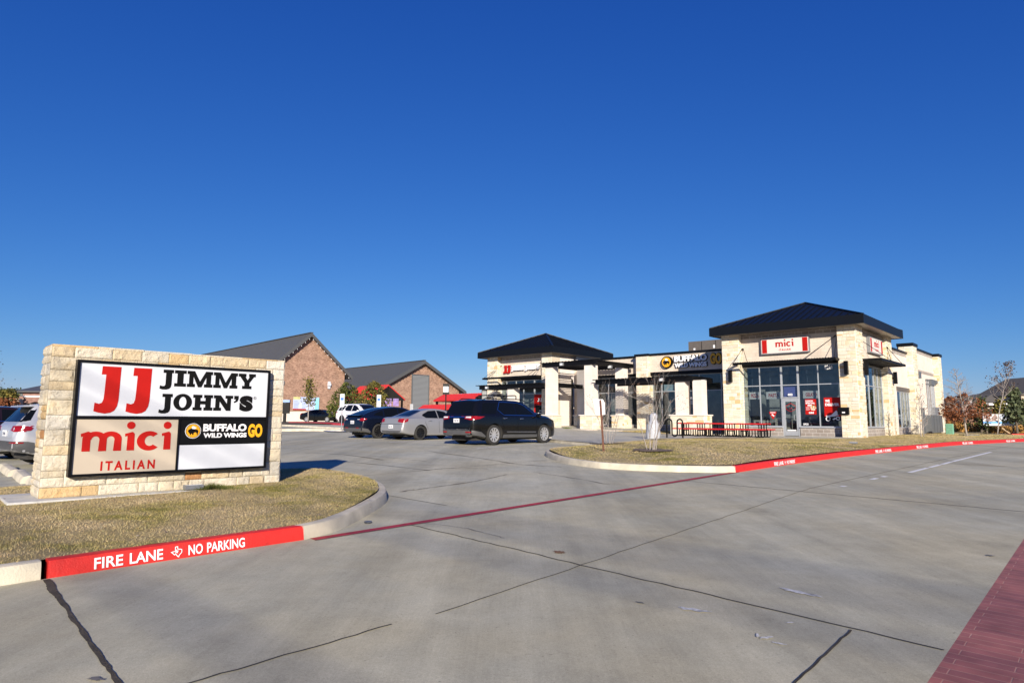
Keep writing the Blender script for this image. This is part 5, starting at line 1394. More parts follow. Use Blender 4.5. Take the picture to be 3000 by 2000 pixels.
def make_car(name, label, loc, heading, c, group=None, cat='car'):
    t = thing(name, label, cat, loc, heading, group)
    top = pchip(*zip(*c['top'])); belt = pchip(*zip(*c['belt'])); wid = pchip(*zip(*c['wid'])); roofw = pchip(*zip(*c['roofw'])); sill = pchip(*zip(*c['sill']))
    x0, x1 = c['top'][0][0], c['top'][-1][0]
    xs = np.concatenate([np.linspace(x0, x0 + .5, 22)[:-1], np.linspace(x0 + .5, x1 - .4, 52)[:-1], np.linspace(x1 - .4, x1, 16)])
    vs = []; npt = None
    for x in xs:
        zt, zb, w_, wr, zs = top(x), belt(x), wid(x), roofw(x), sill(x)
        zb = min(zb, zt - .03); wr = min(wr, w_ * .93)
        hb = zb - zs; hu = zt - zb
        P = [(0, zs), (w_ * .6, zs), (w_ * .90, zs + .01), (w_ * .965, zs + .06), (w_ * .99, zs + .28 * hb), (w_, zs + .55 * hb), (w_ * .992, zs + .80 * hb), (w_ * .972, zb - .012), (w_ * .945, zb + .02 * min(1, hu / .2)),
             (w_ * .945 + (wr - w_ * .945) * .5, zb + hu * .46), (wr, zb + hu * .85), (wr * .93, zb + hu * .935), (wr * .72, zt - .025 * min(1, hu / .3)), (wr * .36, zt - .006 * min(1, hu / .3)), (0, zt)]
        H = catmull(P, 3)
        ring = H + [(-a, b) for a, b in H[1:-1]][::-1]
        npt = len(ring)
        vs += [(x, a, b) for a, b in ring]
    fs = []
    for i in range(len(xs) - 1):
        for j in range(npt):
            k = (j + 1) % npt
            fs.append((i * npt + j, i * npt + k, (i + 1) * npt + k, (i + 1) * npt + j))
    fs += [tuple(range(npt))[::-1], tuple(range((len(xs) - 1) * npt, len(xs) * npt))]
    mb = MB(); mb.add(vs, fs); body = mb.build('body', M[c['paint']], t, smooth=R(38))
    bmk = bmesh.new(); bmk.from_mesh(body.data)      # surface to lay the glass and lamps on
    bvh = BVHTree.FromBMesh(bmk); bmk.free()
    # wheel wells
    wr_, wb, ww = c['r'], c['wb'], c['halfw']
    cutters = []
    for x in (-wb / 2, wb / 2):
        mc = MB()
        for s in (-1, 1):
            mc.cyl((x, s * (ww - .30), wr_ + .0), (x, s * (ww + .2), wr_), wr_ + c.get('gap', .055), n=40)
        k = mc.build('cut', M['dark'], t); cutters.append(k)
        md = body.modifiers.new('w', 'BOOLEAN'); md.operation = 'DIFFERENCE'; md.object = k; md.solver = 'EXACT'
    dg = bpy.context.evaluated_depsgraph_get(); dg.update()
    nm = bpy.data.meshes.new_from_object(body.evaluated_get(dg))
    if len(nm.polygons) > 300:
        body.modifiers.clear(); body.data = nm
        nm.materials.clear(); nm.materials.append(M[c['paint']]); nm.materials.append(M['dark'])
        for p in nm.polygons:
            ce = p.center; p.material_index = 0
            for x in (-wb / 2, wb / 2):
                d = math.hypot(ce.x - x, ce.z - wr_)
                if d < wr_ + c.get('gap', .055) + .004 and abs(ce.y) < ww - .03 and abs(ce.y) > ww - .34 : p.material_index = 1
    else: body.modifiers.clear()
    for k in cutters: bpy.data.objects.remove(k)
    def patch(name, m, axis, outline, off=.006, parent=None, step=.07, side=0, thick=None):
        O2 = []
        n = len(outline)
        for i in range(n):
            a, b = Vector(outline[i]), Vector(outline[(i + 1) % n]); k = max(1, int((b - a).length / step))
            for j in range(k): O2.append(a + (b - a) * j / k)
        xs_, ys_ = [p.x for p in O2], [p.y for p in O2]
        pts = list(O2); P_ = [(p.x, p.y) for p in O2]
        gx = np.arange(min(xs_), max(xs_), step) + step / 2; gy = np.arange(min(ys_), max(ys_), step) + step / 2
        if len(gx) and len(gy):
            X, Y = np.meshgrid(gx, gy); X, Y = X.ravel(), Y.ravel(); ok = inpoly(P_, X, Y)
            pts += [Vector((a, b)) for a, b in zip(X[ok], Y[ok])]
        r_ = delaunay_2d_cdt(pts, [(i, (i + 1) % len(O2)) for i in range(len(O2))], [], 1, 1e-5)
        hit = []
        for p in r_[0]:
            if axis == 'side': o, d = Vector((p.x, side * 3, p.y)), Vector((0, -side, 0))
            elif axis == 'rear': o, d = Vector((-8, p.x, p.y)), Vector((1, 0, 0))
            elif axis == 'front': o, d = Vector((8, p.x, p.y)), Vector((-1, 0, 0))
            else: o, d = Vector((p.x, p.y, 5)), Vector((0, 0, -1))
            q = bvh.ray_cast(o, d)
            if q[0] is None: hit.append(None)
            else:
                nn = q[1] if q[1].dot(d) < 0 else -q[1]
                hit.append(q[0] + nn * off)
        idx = {}; v2 = []
        for i, h in enumerate(hit):
            if h is not None: idx[i] = len(v2); v2.append(h)
        f2 = [tuple(idx[i] for i in f) for f in r_[2] if all(i in idx for i in f)]
        if not f2: return None
        mb = MB(); mb.add(v2, f2)
        return mb.build(name, M[m], parent or t, smooth=True)
    for p in c['patches']:
        nm_, m, axis, outl = p[:4]; off = p[4] if len(p) > 4 else .006
        if axis == 'side':
            for s in (-1, 1): patch(nm_, m, 'side', outl, off, side=s)
        elif axis in ('rear2', 'front2'):
            for s in (-1, 1): patch(nm_, m, axis[:-1], [(a * s, b) for a, b in outl], off)
        else: patch(nm_, m, axis, outl, off)
    # door gaps as thin dark lines on the side
    for ln in c.get('gaps', []):
        for s in (-1, 1): patch('door_gap', 'trim', 'side', ribbon(ln, .014), .003, side=s, step=.12)
    for (x, z) in c.get('handles', []):
        for s in (-1, 1):
            q = bvh.ray_cast(Vector((x, s * 3, z)), Vector((0, -s, 0)))[0]
            if q is None: continue
            mb = MB(); mb.tube([(x - .11, q.y, z), (x - .09, q.y + s * .035, z), (x + .09, q.y + s * .035, z + .005), (x + .11, q.y, z + .005)], .014, 6); mb.build('door_handle', M[c.get('hmat', c['paint'])], t, smooth=True)
    mx, mz = c['mirror']
    for s in (-1, 1):
        q = bvh.ray_cast(Vector((mx, s * 3, mz)), Vector((0, -s, 0)))[0]
        if q is None: continue
        mb = MB(); n = 10; vs = []
        for k, (e, f) in enumerate(((0, .45), (.05, .8), (.12, 1), (.20, .95), (.235, .55))):
            for i in range(n):
                a = 2 * math.pi * i / n; vs.append((mx + .02 - .0 * e + math.cos(a) * .055 * f, q.y + s * e, mz + .05 + math.sin(a) * .085 * f))
        mb.add(vs, [(j * n + i, j * n + (i + 1) % n, (j + 1) * n + (i + 1) % n, (j + 1) * n + i) for j in range(4) for i in range(n)] + [tuple(range(n)), tuple(range(4 * n, 5 * n))])
        mb.build('mirror', M[c.get('mmat', c['paint'])], t, smooth=R(50))
    # wheels
    tw = c.get('tw', .235); rr_ = c['rim']
    prof = [(rr_ - .01, -tw / 2 + .02), (rr_ + .01, -tw / 2), (wr_ - .05, -tw / 2 - .004), (wr_ - .012, -tw / 2 + .02), (wr_, -tw / 2 + .05), (wr_, tw / 2 - .05), (wr_ - .012, tw / 2 - .02), (wr_ - .05, tw / 2 + .004), (rr_ + .01, tw / 2), (rr_ - .01, tw / 2 - .02)]
    n = 44
    for x in (-wb / 2, wb / 2):
        for s in (-1, 1):
            yc = s * (ww - tw / 2 - .015)
            mb = MB(); vs = []
            for (r_, y) in prof:
                for i in range(n):
                    a = 2 * math.pi * i / n; vs.append((x + r_ * math.cos(a), yc + y, wr_ + r_ * math.sin(a)))
            mb.add(vs, [(j * n + i, j * n + (i + 1) % n, (j + 1) * n + (i + 1) % n, (j + 1) * n + i) for j in range(len(prof) - 1) for i in range(n)])
            wo = mb.build('wheel', M['tyre'], t, smooth=R(35))
            mb = MB(); yo = yc + s * (tw / 2 - .02); k = c.get('spokes', 10)
            mb.cyl((x, yo - s * .09, wr_), (x, yo - s * .07, wr_), rr_ - .005, n=32, mi=1)
            vs = []
            for (r_, e) in ((rr_ - .0, .0), (rr_ - .0, .012), (rr_ - .022, .012), (rr_ - .03, -.06)):
                for i in range(n):
                    a = 2 * math.pi * i / n; vs.append((x + r_ * math.cos(a), yo + s * e, wr_ + r_ * math.sin(a)))
            mb.add(vs, [(j * n + i, j * n + (i + 1) % n, (j + 1) * n + (i + 1) % n, (j + 1) * n + i) for j in range(3) for i in range(n)])
            for i in range(k):
                a = 2 * math.pi * (i + .3) / k; tn = Vector((-math.sin(a), 0, math.cos(a))); rd = Vector((math.cos(a), 0, math.sin(a)))
                w1, w2 = c.get('sw', (.030, .020)); cc = Vector((x, yo, wr_)); sy = Vector((0, s, 0))
                q = [cc + rd * .05 + tn * w1, cc + rd * .05 - tn * w1, cc + rd * (rr_ - .015) - tn * w2, cc + rd * (rr_ - .015) + tn * w2]
                mb.add([p - sy * .035 for p in q] + [p + sy * e for p, e in zip(q, (-.012, -.012, .006, .006))], [(4, 5, 6, 7), (0, 1, 5, 4), (1, 2, 6, 5), (2, 3, 7, 6), (3, 0, 4, 7)])
            mb.cyl((x, yo - s * .03, wr_), (x, yo - s * .004, wr_), .062, .05, n=18)
            mb.build('rim', [M[c['rimmat']], M['dark']], wo, smooth=R(30))
    # number plate
    if c.get('plate'):
        z = c['plate']; q = bvh.ray_cast(Vector((-8, 0, z)), Vector((1, 0, 0)))[0]
        mb = MB(); mb.box(q.x - .022, q.x - .008, -.155, .155, z - .078, z + .078); pl = mb.build('number_plate', M['plate'], t)
        mb = MB(); vs_, fs_ = font_text(c.get('ptext', 'TXR 4821'), .25, .075, bold=.02, depth=.002)
        mb.add([(q.x - .0225 + y, .125 - xx, z - .045 + zz) for xx, y, zz in vs_.tolist()], fs_); mb.build('plate_characters', mat('plate_ink', (.03, .04, .09), .6, var=0), pl)
    for ex in c.get('exhaust', []):
        mb = MB(); mb.cyl((x0 + .03, ex[0], ex[1]), (x0 + .22, ex[0], ex[1]), .04, n=12); mb.cyl((x0 + .04, ex[0] + .1, ex[1]), (x0 + .22, ex[0] + .1, ex[1]), .04, n=12); mb.build('exhaust', M['chrome'], t)
    # underbody so that no light passes below the floor
    mb = MB(); mb.box(x0 + .4, x1 - .4, -ww + .32, ww - .32, .17, .30); mb.build('underbody', M['dark'], t)
    if c.get('rails'):
        xa, xb, y, z = c['rails']
        for s in (-1, 1):
            mb = MB(); mb.tube([(xa, s * y, z - .06), (xa + .15, s * y, z), (xb - .15, s * y, z), (xb, s * y, z - .06)], .02, 8); mb.build('roof_rail', M['trim'], t, smooth=True)
        for x in c.get('bars', []):
            mb = MB(); mb.tube([(x, -y, z - .01), (x, -y, z + .13), (x, -y + .06, z + .16), (x, y - .06, z + .16), (x, y, z + .13), (x, y, z - .01)], .022, 8); mb.build('roof_bar', M['trim'], t, smooth=True)
    if c.get('spoiler'):
        xa, xb, hw, z = c['spoiler']
        mb = MB(); mb.prism([(xa, z - .03), (xa + .02, z + .005), (xb, z + .035), (xb, z - .02)], -hw, hw, 'y'); mb.build('spoiler', M[c['paint']], t)
    return t
def suv(paint, **k):
    c = dict(paint=paint, r=.39, rim=.275, wb=3.07, halfw=.985, rimmat='alloy', spokes=10, plate=.93, mirror=(.98, 1.10), hmat='chrome',
        top=[(-2.66, .78), (-2.65, 1.00), (-2.60, 1.10), (-2.56, 1.16), (-2.46, 1.36), (-2.33, 1.60), (-2.22, 1.715), (-2.0, 1.755), (-1, 1.785), (0, 1.775), (.4, 1.72), (.85, 1.52), (1.25, 1.27), (1.5, 1.19), (2.1, 1.09), (2.35, 1.0), (2.47, .84), (2.52, .62)],
        belt=[(-2.66, .97), (-2.3, 1.14), (-1.2, 1.13), (0, 1.11), (1.2, 1.10), (1.8, 1.04), (2.3, .92), (2.52, .59)],
        wid=[(-2.66, .74), (-2.58, .86), (-2.35, .96), (-1.5, .995), (0, .99), (1.5, .99), (2.1, .95), (2.35, .86), (2.47, .72), (2.52, .6)],
        roofw=[(-2.66, .8), (-2.3, .67), (-1.5, .70), (0, .70), (.6, .70), (1.2, .76), (1.8, .82), (2.52, .55)],
        sill=[(-2.66, .40), (-2.4, .33), (-1.9, .25), (1.9, .24), (2.52, .3)],
        patches=[('window', 'carglass', 'side', [(.98, 1.165), (.40, 1.545), (.05, 1.635), (-.14, 1.645), (-.16, 1.155)]), ('window', 'carglass', 'side', [(-.23, 1.155), (-.22, 1.645), (-1.0, 1.64), (-1.22, 1.36), (-1.02, 1.19)]),
            ('window', 'carglass', 'side', [(-1.42, 1.20), (-1.18, 1.63), (-1.95, 1.61), (-2.20, 1.20)]), ('rear_window', 'carglass', 'rear', [(-.74, 1.20), (.74, 1.20), (.61, 1.66), (-.61, 1.66)]), ('windscreen', 'carglass', 'front', [(-.80, 1.27), (.80, 1.27), (.62, 1.70), (-.62, 1.70)]),
            ('window_trim', 'chrome', 'side', ribbon([(1.02, 1.145), (-.96, 1.155)], .022), .008), ('window_trim', 'chrome', 'side', ribbon([(-.99, 1.16), (-1.26, 1.36), (-1.03, 1.668), (.03, 1.662), (.42, 1.572), (.98, 1.19)], .022), .008),
            ('tail_light', 'tail', 'rear2', [(.44, 1.00), (.44, 1.09), (.80, 1.10), (.80, .95)], .012), ('tail_light', 'tail', 'side', [(-2.64, .95), (-2.60, 1.10), (-2.08, 1.09), (-2.32, 1.00)], .012), ('tail_lens', 'lamp', 'rear2', [(.50, 1.035), (.50, 1.075), (.76, 1.08), (.76, 1.03)], .016),
            ('chrome_bar', 'chrome', 'rear', [(-.44, 1.045), (.44, 1.045), (.44, 1.085), (-.44, 1.085)], .010), ('bumper', 'cladding', 'rear', [(-.74, .40), (.74, .40), (.74, .57), (-.74, .57)], .008), ('bumper_trim', 'chrome', 'rear', ribbon([(-.75, .60), (.75, .60)], .028), .012), ('bumper', 'cladding', 'side', [(-2.62, .40), (-2.62, .57), (-2.25, .50), (-2.02, .36), (-2.02, .30), (-2.35, .36)], .007),
            ('side_skirt', 'cladding', 'side', [(-1.06, .27), (-1.04, .40), (1.04, .38), (1.06, .27)], .007), ('side_trim', 'chrome', 'side', ribbon([(-.85, .50), (.95, .48)], .022), .009), ('reflector', 'tail', 'rear2', [(.52, .47), (.52, .52), (.78, .52), (.78, .47)], .014),
            ('head_light', 'lamp', 'front2', [(.45, .80), (.45, .90), (.80, .95), (.80, .84)], .010), ('grille', 'trim', 'front', [(-.42, .55), (.42, .55), (.42, .88), (-.42, .88)], .008)],
        gaps=[[(-.19, 1.15), (-.17, .62), (-.15, .44)], [(.95, 1.14), (1.0, .8), (.98, .44)], [(-1.12, 1.18), (-1.14, .95), (-1.0, .62)]], handles=[(-.95, 1.03), (.05, 1.02)], exhaust=[(-.62, .36)])
    c.update(k); return c
def sedan(paint, **k):
    c = dict(paint=paint, r=.335, rim=.235, wb=2.77, halfw=.92, rimmat='rimdark', spokes=10, plate=.62, mirror=(.80, 1.01),
        top=[(-2.44, .66), (-2.42, .92), (-2.36, 1.02), (-2.2, 1.06), (-1.85, 1.10), (-1.45, 1.25), (-1.0, 1.41), (-.5, 1.485), (0, 1.49), (.35, 1.45), (.85, 1.24), (1.2, 1.06), (1.45, 1.0), (2.0, .90), (2.28, .78), (2.4, .55)],
        belt=[(-2.44, .63), (-2.3, .96), (-1.6, 1.0), (-.6, .98), (.6, .95), (1.3, .93), (1.9, .84), (2.4, .5)],
        wid=[(-2.44, .78), (-2.36, .85), (-2.1, .90), (-1.3, .93), (0, .925), (1.3, .925), (1.9, .90), (2.2, .80), (2.34, .66), (2.4, .5)],
        roofw=[(-2.44, .7), (-1.9, .70), (-1.2, .60), (-.4, .60), (.3, .60), (1.0, .70), (1.6, .76), (2.4, .45)],
        sill=[(-2.44, .34), (-2.0, .25), (-1.5, .21), (1.8, .20), (2.4, .26)],
        patches=[('window', 'carglass', 'side', [(.72, 1.02), (.28, 1.33), (-.05, 1.385), (-.22, 1.39), (-.24, 1.02)]), ('window', 'carglass', 'side', [(-.30, 1.02), (-.28, 1.39), (-.75, 1.36), (-1.15, 1.20), (-1.22, 1.13), (-1.05, 1.03)]),
            ('rear_window', 'carglass', 'top', [(-1.82, -.52), (-1.08, -.48), (-1.08, .48), (-1.82, .52)]), ('windscreen', 'carglass', 'top', [(.42, -.5), (1.18, -.62), (1.18, .62), (.42, .5)]),
            ('tail_light', 'tail', 'rear2', [(.50, .84), (.52, .98), (.86, .98), (.86, .80)], .012), ('tail_light', 'tail', 'side', [(-2.42, .80), (-2.36, .985), (-2.10, .98), (-2.16, .86)], .012), ('bumper_gap', 'trim', 'rear', ribbon([(-.8, .74), (.8, .74)], .014), .004), ('valance', 'cladding', 'rear', [(-.7, .34), (.7, .34), (.7, .44), (-.7, .44)], .006),
            ('head_light', 'lamp', 'front2', [(.42, .62), (.42, .74), (.76, .80), (.76, .68)], .010), ('grille', 'trim', 'front', [(-.40, .45), (.40, .45), (.40, .66), (-.40, .66)], .008)],
        gaps=[[(-.27, 1.02), (-.27, .6), (-.22, .34)], [(.72, 1.0), (.86, .7), (.84, .34)], [(-1.1, 1.04), (-1.12, .8), (-.95, .5)]], handles=[(-.85, .90), (.08, .88)])
    c.update(k); return c
def crossover(paint, **k):
    c = dict(paint=paint, r=.365, rim=.265, wb=2.89, halfw=.95, rimmat='rimdark', spokes=10, plate=.80, mirror=(.95, 1.06),
        top=[(-2.42, .70), (-2.41, .98), (-2.36, 1.08), (-2.22, 1.16), (-1.9, 1.30), (-1.4, 1.46), (-.8, 1.58), (-.3, 1.62), (.2, 1.60), (.7, 1.45), (1.2, 1.18), (1.5, 1.06), (2.0, .92), (2.25, .78), (2.34, .58)],
        belt=[(-2.42, .68), (-2.25, 1.04), (-1.5, 1.07), (-.5, 1.03), (.6, 1.0), (1.4, .97), (2.0, .84), (2.34, .54)],
        wid=[(-2.42, .82), (-2.34, .88), (-2.1, .935), (-1.4, .96), (0, .955), (1.4, .955), (1.9, .91), (2.2, .78), (2.34, .55)],
        roofw=[(-2.42, .72), (-1.9, .66), (-1.0, .66), (0, .66), (.5, .66), (1.2, .72), (1.7, .78), (2.34, .5)],
        sill=[(-2.42, .36), (-2.1, .28), (-1.6, .22), (1.8, .2), (2.34, .26)],
        patches=[('window', 'carglass', 'side', [(.85, 1.07), (.40, 1.42), (.0, 1.50), (-.16, 1.50), (-.18, 1.07)]), ('window', 'carglass', 'side', [(-.24, 1.07), (-.22, 1.50), (-.9, 1.46), (-1.05, 1.42), (-1.1, 1.09)]), ('window', 'carglass', 'side', [(-1.16, 1.10), (-1.12, 1.40), (-1.55, 1.26), (-1.72, 1.16)]),
            ('rear_window', 'carglass', 'top', [(-2.15, -.60), (-1.15, -.54), (-1.15, .54), (-2.15, .60)]), ('windscreen', 'carglass', 'top', [(.42, -.55), (1.22, -.66), (1.22, .66), (.42, .55)]),
            ('tail_light', 'tail', 'rear2', [(.62, .88), (.72, 1.00), (.88, 1.00), (.88, .86)], .012), ('tail_light', 'tail', 'side', [(-2.40, .87), (-2.36, 1.0), (-2.14, .98), (-2.2, .93)], .012), ('tail_lens', 'lamp', 'rear2', [(.45, .925), (.45, .95), (.66, .96), (.64, .93)], .015),
            ('bumper', 'cladding', 'rear', [(-.80, .37), (.80, .37), (.80, .52), (-.80, .52)], .008), ('bumper', 'cladding', 'side', [(-2.38, .37), (-2.38, .52), (-2.1, .48), (-1.93, .34), (-1.93, .27), (-2.1, .31)], .007), ('side_skirt', 'cladding', 'side', [(-1.0, .23), (-.98, .33), (1.0, .33), (1.02, .23)], .006), ('reflector', 'tail', 'rear2', [(.35, .50), (.35, .54), (.62, .54), (.62, .50)], .014),
            ('head_light', 'lamp', 'front2', [(.45, .70), (.45, .78), (.74, .84), (.74, .76)], .010)],
        gaps=[[(-.21, 1.07), (-.2, .6), (-.16, .36)], [(.86, 1.05), (.98, .75), (.96, .36)], [(-1.12, 1.08), (-1.1, .85), (-1.0, .6)]], handles=[(-.8, .96), (.1, .94)], spoiler=(-2.44, -2.22, .62, 1.15))
    c.update(k); return c
def car_at(rearright, Y, head, r_side, c, z=None):
    """centre of the car whose rear right tyre meets the ground at the photo pixel seen at distance Y"""
    p = at(*rearright, Y); off = Vector((-c['wb'] / 2, -(c['halfw'] - .1), 0)); off.rotate(Matrix.Rotation(head, 3, 'Z'))
    q = p - off
    return Vector((q.x, q.y, gz(q.x, q.y) if z is None else z))
H0 = YAW + R(90)
c1 = suv('p_black', rails=(-1.9, .55, .66, 1.80), bars=[.05, -.85], ptext='TXK 1290')
make_car('parked_suv', 'black three row SUV with roof bars and chrome wheels parked nearest to the camera', car_at((1444, 1306), 25.1, H0 + R(1), 0, c1), H0 + R(1), c1, 'cars parked facing the shops')
c2 = sedan('p_grey', ptext='BNL 7702', sw=(.016, .03))
make_car('parked_sedan', 'grey metallic sedan with black wheels parked between a black SUV and a blue black crossover', car_at((1229, 1289), 30.3, H0 + R(1), 0, c2), H0 + R(1), c2, 'cars parked facing the shops')
c3 = crossover('p_navy', ptext='RGX 3315', sw=(.018, .028))
make_car('parked_crossover', 'blue black fastback crossover with black wheels parked left of the grey sedan', car_at((1107, 1283), 32.6, H0 + R(-1), 0, c3), H0 + R(-1), c3, 'cars parked facing the shops')
c4 = sedan('p_black', rimmat='alloy', spokes=10, plate=.86, wb=2.83)
p = at(925, 1238, 74.5); hd = R(-20)
make_car('far_sedan', 'black sedan with chrome wheels on the far drive in front of the brick gable', (p.x + .55, p.y + .3, gz(p.x, p.y) - .02), hd, c4)
c5 = suv('p_white', rimmat='rimdark', plate=None, wb=2.95)
p = at(1040, 1240, 54.5)
make_car('far_suv', 'white SUV turning on the far drive behind the blue black crossover', (p.x + .5, p.y + .2, gz(p.x, p.y)), R(-42), c5)
c6 = suv('p_white', plate=None, top=[(-2.9, .6), (-2.88, 1.05), (-2.8, 1.2), (-1.2, 1.22), (-1.1, 1.25), (-1.02, 1.7), (-.6, 1.85), (.2, 1.85), (.6, 1.75), (1.2, 1.3), (1.5, 1.24), (2.2, 1.16), (2.5, .95), (2.6, .7)], belt=[(-2.9, .58), (-2.7, 1.12), (0, 1.15), (1.5, 1.12), (2.2, 1.0), (2.6, .65)], wid=[(-2.9, .95), (-1, .99), (1.6, .99), (2.3, .92), (2.6, .7)], roofw=[(-2.9, .85), (-1.2, .85), (-.8, .72), (.6, .72), (1.5, .84), (2.6, .6)], sill=[(-2.9, .5), (2.6, .4)], wb=3.4,
    patches=[('tail_light', 'tail', 'rear2', [(.80, .85), (.80, 1.15), (.93, 1.15), (.93, .85)], .012), ('window', 'carglass', 'side', [(1.1, 1.22), (.5, 1.65), (-.8, 1.66), (-.85, 1.22)]), ('tail_light', 'tail', 'side', [(-2.88, .85), (-2.86, 1.15), (-2.78, 1.15), (-2.78, .85)], .012)], gaps=[], handles=[], exhaust=[])
p = at(1003, 1236, 80)
make_car('far_pickup', 'white pickup truck seen behind the black sedan on the far drive', (p.x, p.y + 2.9, gz(p.x, p.y)), R(97), c6, cat='pickup truck')
# the cars left of the sign
c7 = crossover('p_silver', rimmat='galv', wb=2.60, r=.35, rim=.24, halfw=.905, plate=.86, rails=(-1.6, .4, .60, 1.69),
    top=[(-2.20, .72), (-2.19, .96), (-2.15, 1.08), (-2.08, 1.16), (-1.98, 1.30), (-1.84, 1.50), (-1.72, 1.60), (-1.5, 1.65), (-.6, 1.685), (.1, 1.67), (.5, 1.58), (1.0, 1.28), (1.3, 1.12), (1.8, 1.02), (2.1, .9), (2.22, .65)],
    belt=[(-2.20, .70), (-2.0, 1.08), (-1, 1.06), (.6, 1.03), (1.3, 1.0), (1.8, .92), (2.22, .6)], wid=[(-2.20, .72), (-2.12, .80), (-1.9, .875), (-1.2, .905), (0, .905), (1.4, .90), (1.9, .85), (2.22, .6)], roofw=[(-2.2, .66), (-1.7, .60), (-1, .62), (.4, .62), (1.2, .7), (2.22, .5)], sill=[(-2.2, .42), (-1.9, .34), (-1.5, .26), (1.7, .25), (2.22, .3)],
    patches=[('window', 'carglass', 'side', [(.85, 1.08), (.4, 1.46), (-.1, 1.54), (-.15, 1.09)]), ('window', 'carglass', 'side', [(-.22, 1.09), (-.2, 1.55), (-.95, 1.52), (-1.0, 1.1)]), ('window', 'carglass', 'side', [(-1.06, 1.12), (-1.04, 1.50), (-1.40, 1.44), (-1.52, 1.22)]), ('rear_window', 'carglass', 'rear', [(-.68, 1.16), (.68, 1.16), (.55, 1.55), (-.55, 1.55)]),
        ('rear_window', 'carglass', 'side', [(-2.06, 1.15), (-1.78, 1.54), (-1.70, 1.50), (-1.86, 1.20)], .007),
        ('tail_light', 'tail', 'rear2', [(.44, .93), (.50, 1.05), (.86, 1.06), (.86, .90)], .012), ('tail_light', 'tail', 'side', [(-2.18, .90), (-2.14, 1.055), (-1.92, 1.05), (-1.80, 1.0), (-1.86, .93)], .012), ('bumper', 'cladding', 'rear', [(-.78, .43), (.78, .43), (.78, .66), (-.78, .66)], .008), ('bumper', 'cladding', 'side', [(-2.17, .44), (-2.17, .66), (-1.9, .65), (-1.76, .62), (-1.70, .35), (-1.9, .35)], .007), ('reflector', 'tail', 'rear2', [(.48, .60), (.50, .64), (.78, .64), (.78, .60)], .014), ('reflector', 'tail', 'side', [(-2.16, .60), (-2.15, .64), (-1.98, .635), (-2.0, .605)], .014)],
    gaps=[[(-.19, 1.08), (-.18, .6), (-.14, .4)]], handles=[(-.75, .98), (.1, .97)], spoiler=(-2.0, -1.66, .54, 1.585), exhaust=[(.35, .40)])
cc = car_at((152, 1366), 17.4, H0 + R(5), 0, c7)
make_car('parked_suv', 'silver compact SUV with grey bumpers seen from behind, left of the sign wall', cc, H0 + R(5), c7, 'cars parked left of the sign')
c8 = sedan('p_black', rimmat='galv', plate=None); c8['patches'] = c8['patches'] + [('side_marker', 'amber', 'side', [(2.02, .55), (2.02, .60), (2.2, .58), (2.2, .52)], .012)]
M['amber'] = mat('amber_lamp', (.75, .22, .02), .2, var=.05, coat=.5)
p = at(22, 1281, 19.6)
make_car('parked_sedan', 'black sedan parked nose out with its bonnet in front of a taller dark car', (p.x + .75, p.y + 1.75, gz(p.x, p.y + 1)), H0 + R(180), c8, 'cars parked left of the sign')
c9 = crossover('p_maroon', rimmat='galv', plate=None); c9['patches'] = c9['patches'] + [('window_trim', 'chrome', 'side', ribbon([(.9, 1.06), (-1.7, 1.1)], .02), .009)]
p = at(-40, 1216, 23.0)
make_car('parked_crossover', 'dark maroon black crossover with a chrome window line behind the black sedan', (p.x - .2, p.y + .4, gz(p.x, p.y)), H0 + R(180), c9, 'cars parked left of the sign')
# ---------------------------------------------------------------- the brick restaurant beyond the car park
BY = R(-46.5)
class Loc:
    """local frame: a along the ridge to the right and nearer, b to the back right, z up"""
    def __init__(s, o, yaw): s.o, s.c, s.s, s.yaw = o, math.cos(yaw), math.sin(yaw), yaw
def gable_house(t, apexpx, eavepx, Y, length, zb, wallm, drop=.55, over=.5, louver=None, band=True):
    """gable end facing along +a with its apex seen at apexpx; built in the thing's own frame"""
    ap = at(*apexpx, Y); c, s = math.cos(BY), math.sin(BY)
    # half width from the right eave tip: it lies in the gable plane a = a0 (roof edge)
    d = (r2 * (eavepx[0] - 1500) / F_PX + d2 * (eavepx[1] - 1000) / F_PX + fw); o = Vector((0, 0, EYE))
    n = Vector((c, s, 0)); k = (ap - o).dot(n) / d.dot(n); ev = o + d * k
    e = ev - ap; b = e.dot(Vector((-s, c, 0)))
    return ap, b, ap.z - ev.z
rb = thing('brick_restaurant', 'large brown brick building with two grey gabled metal roofs behind the car park', 'restaurant', (0, 0, 0), 0)
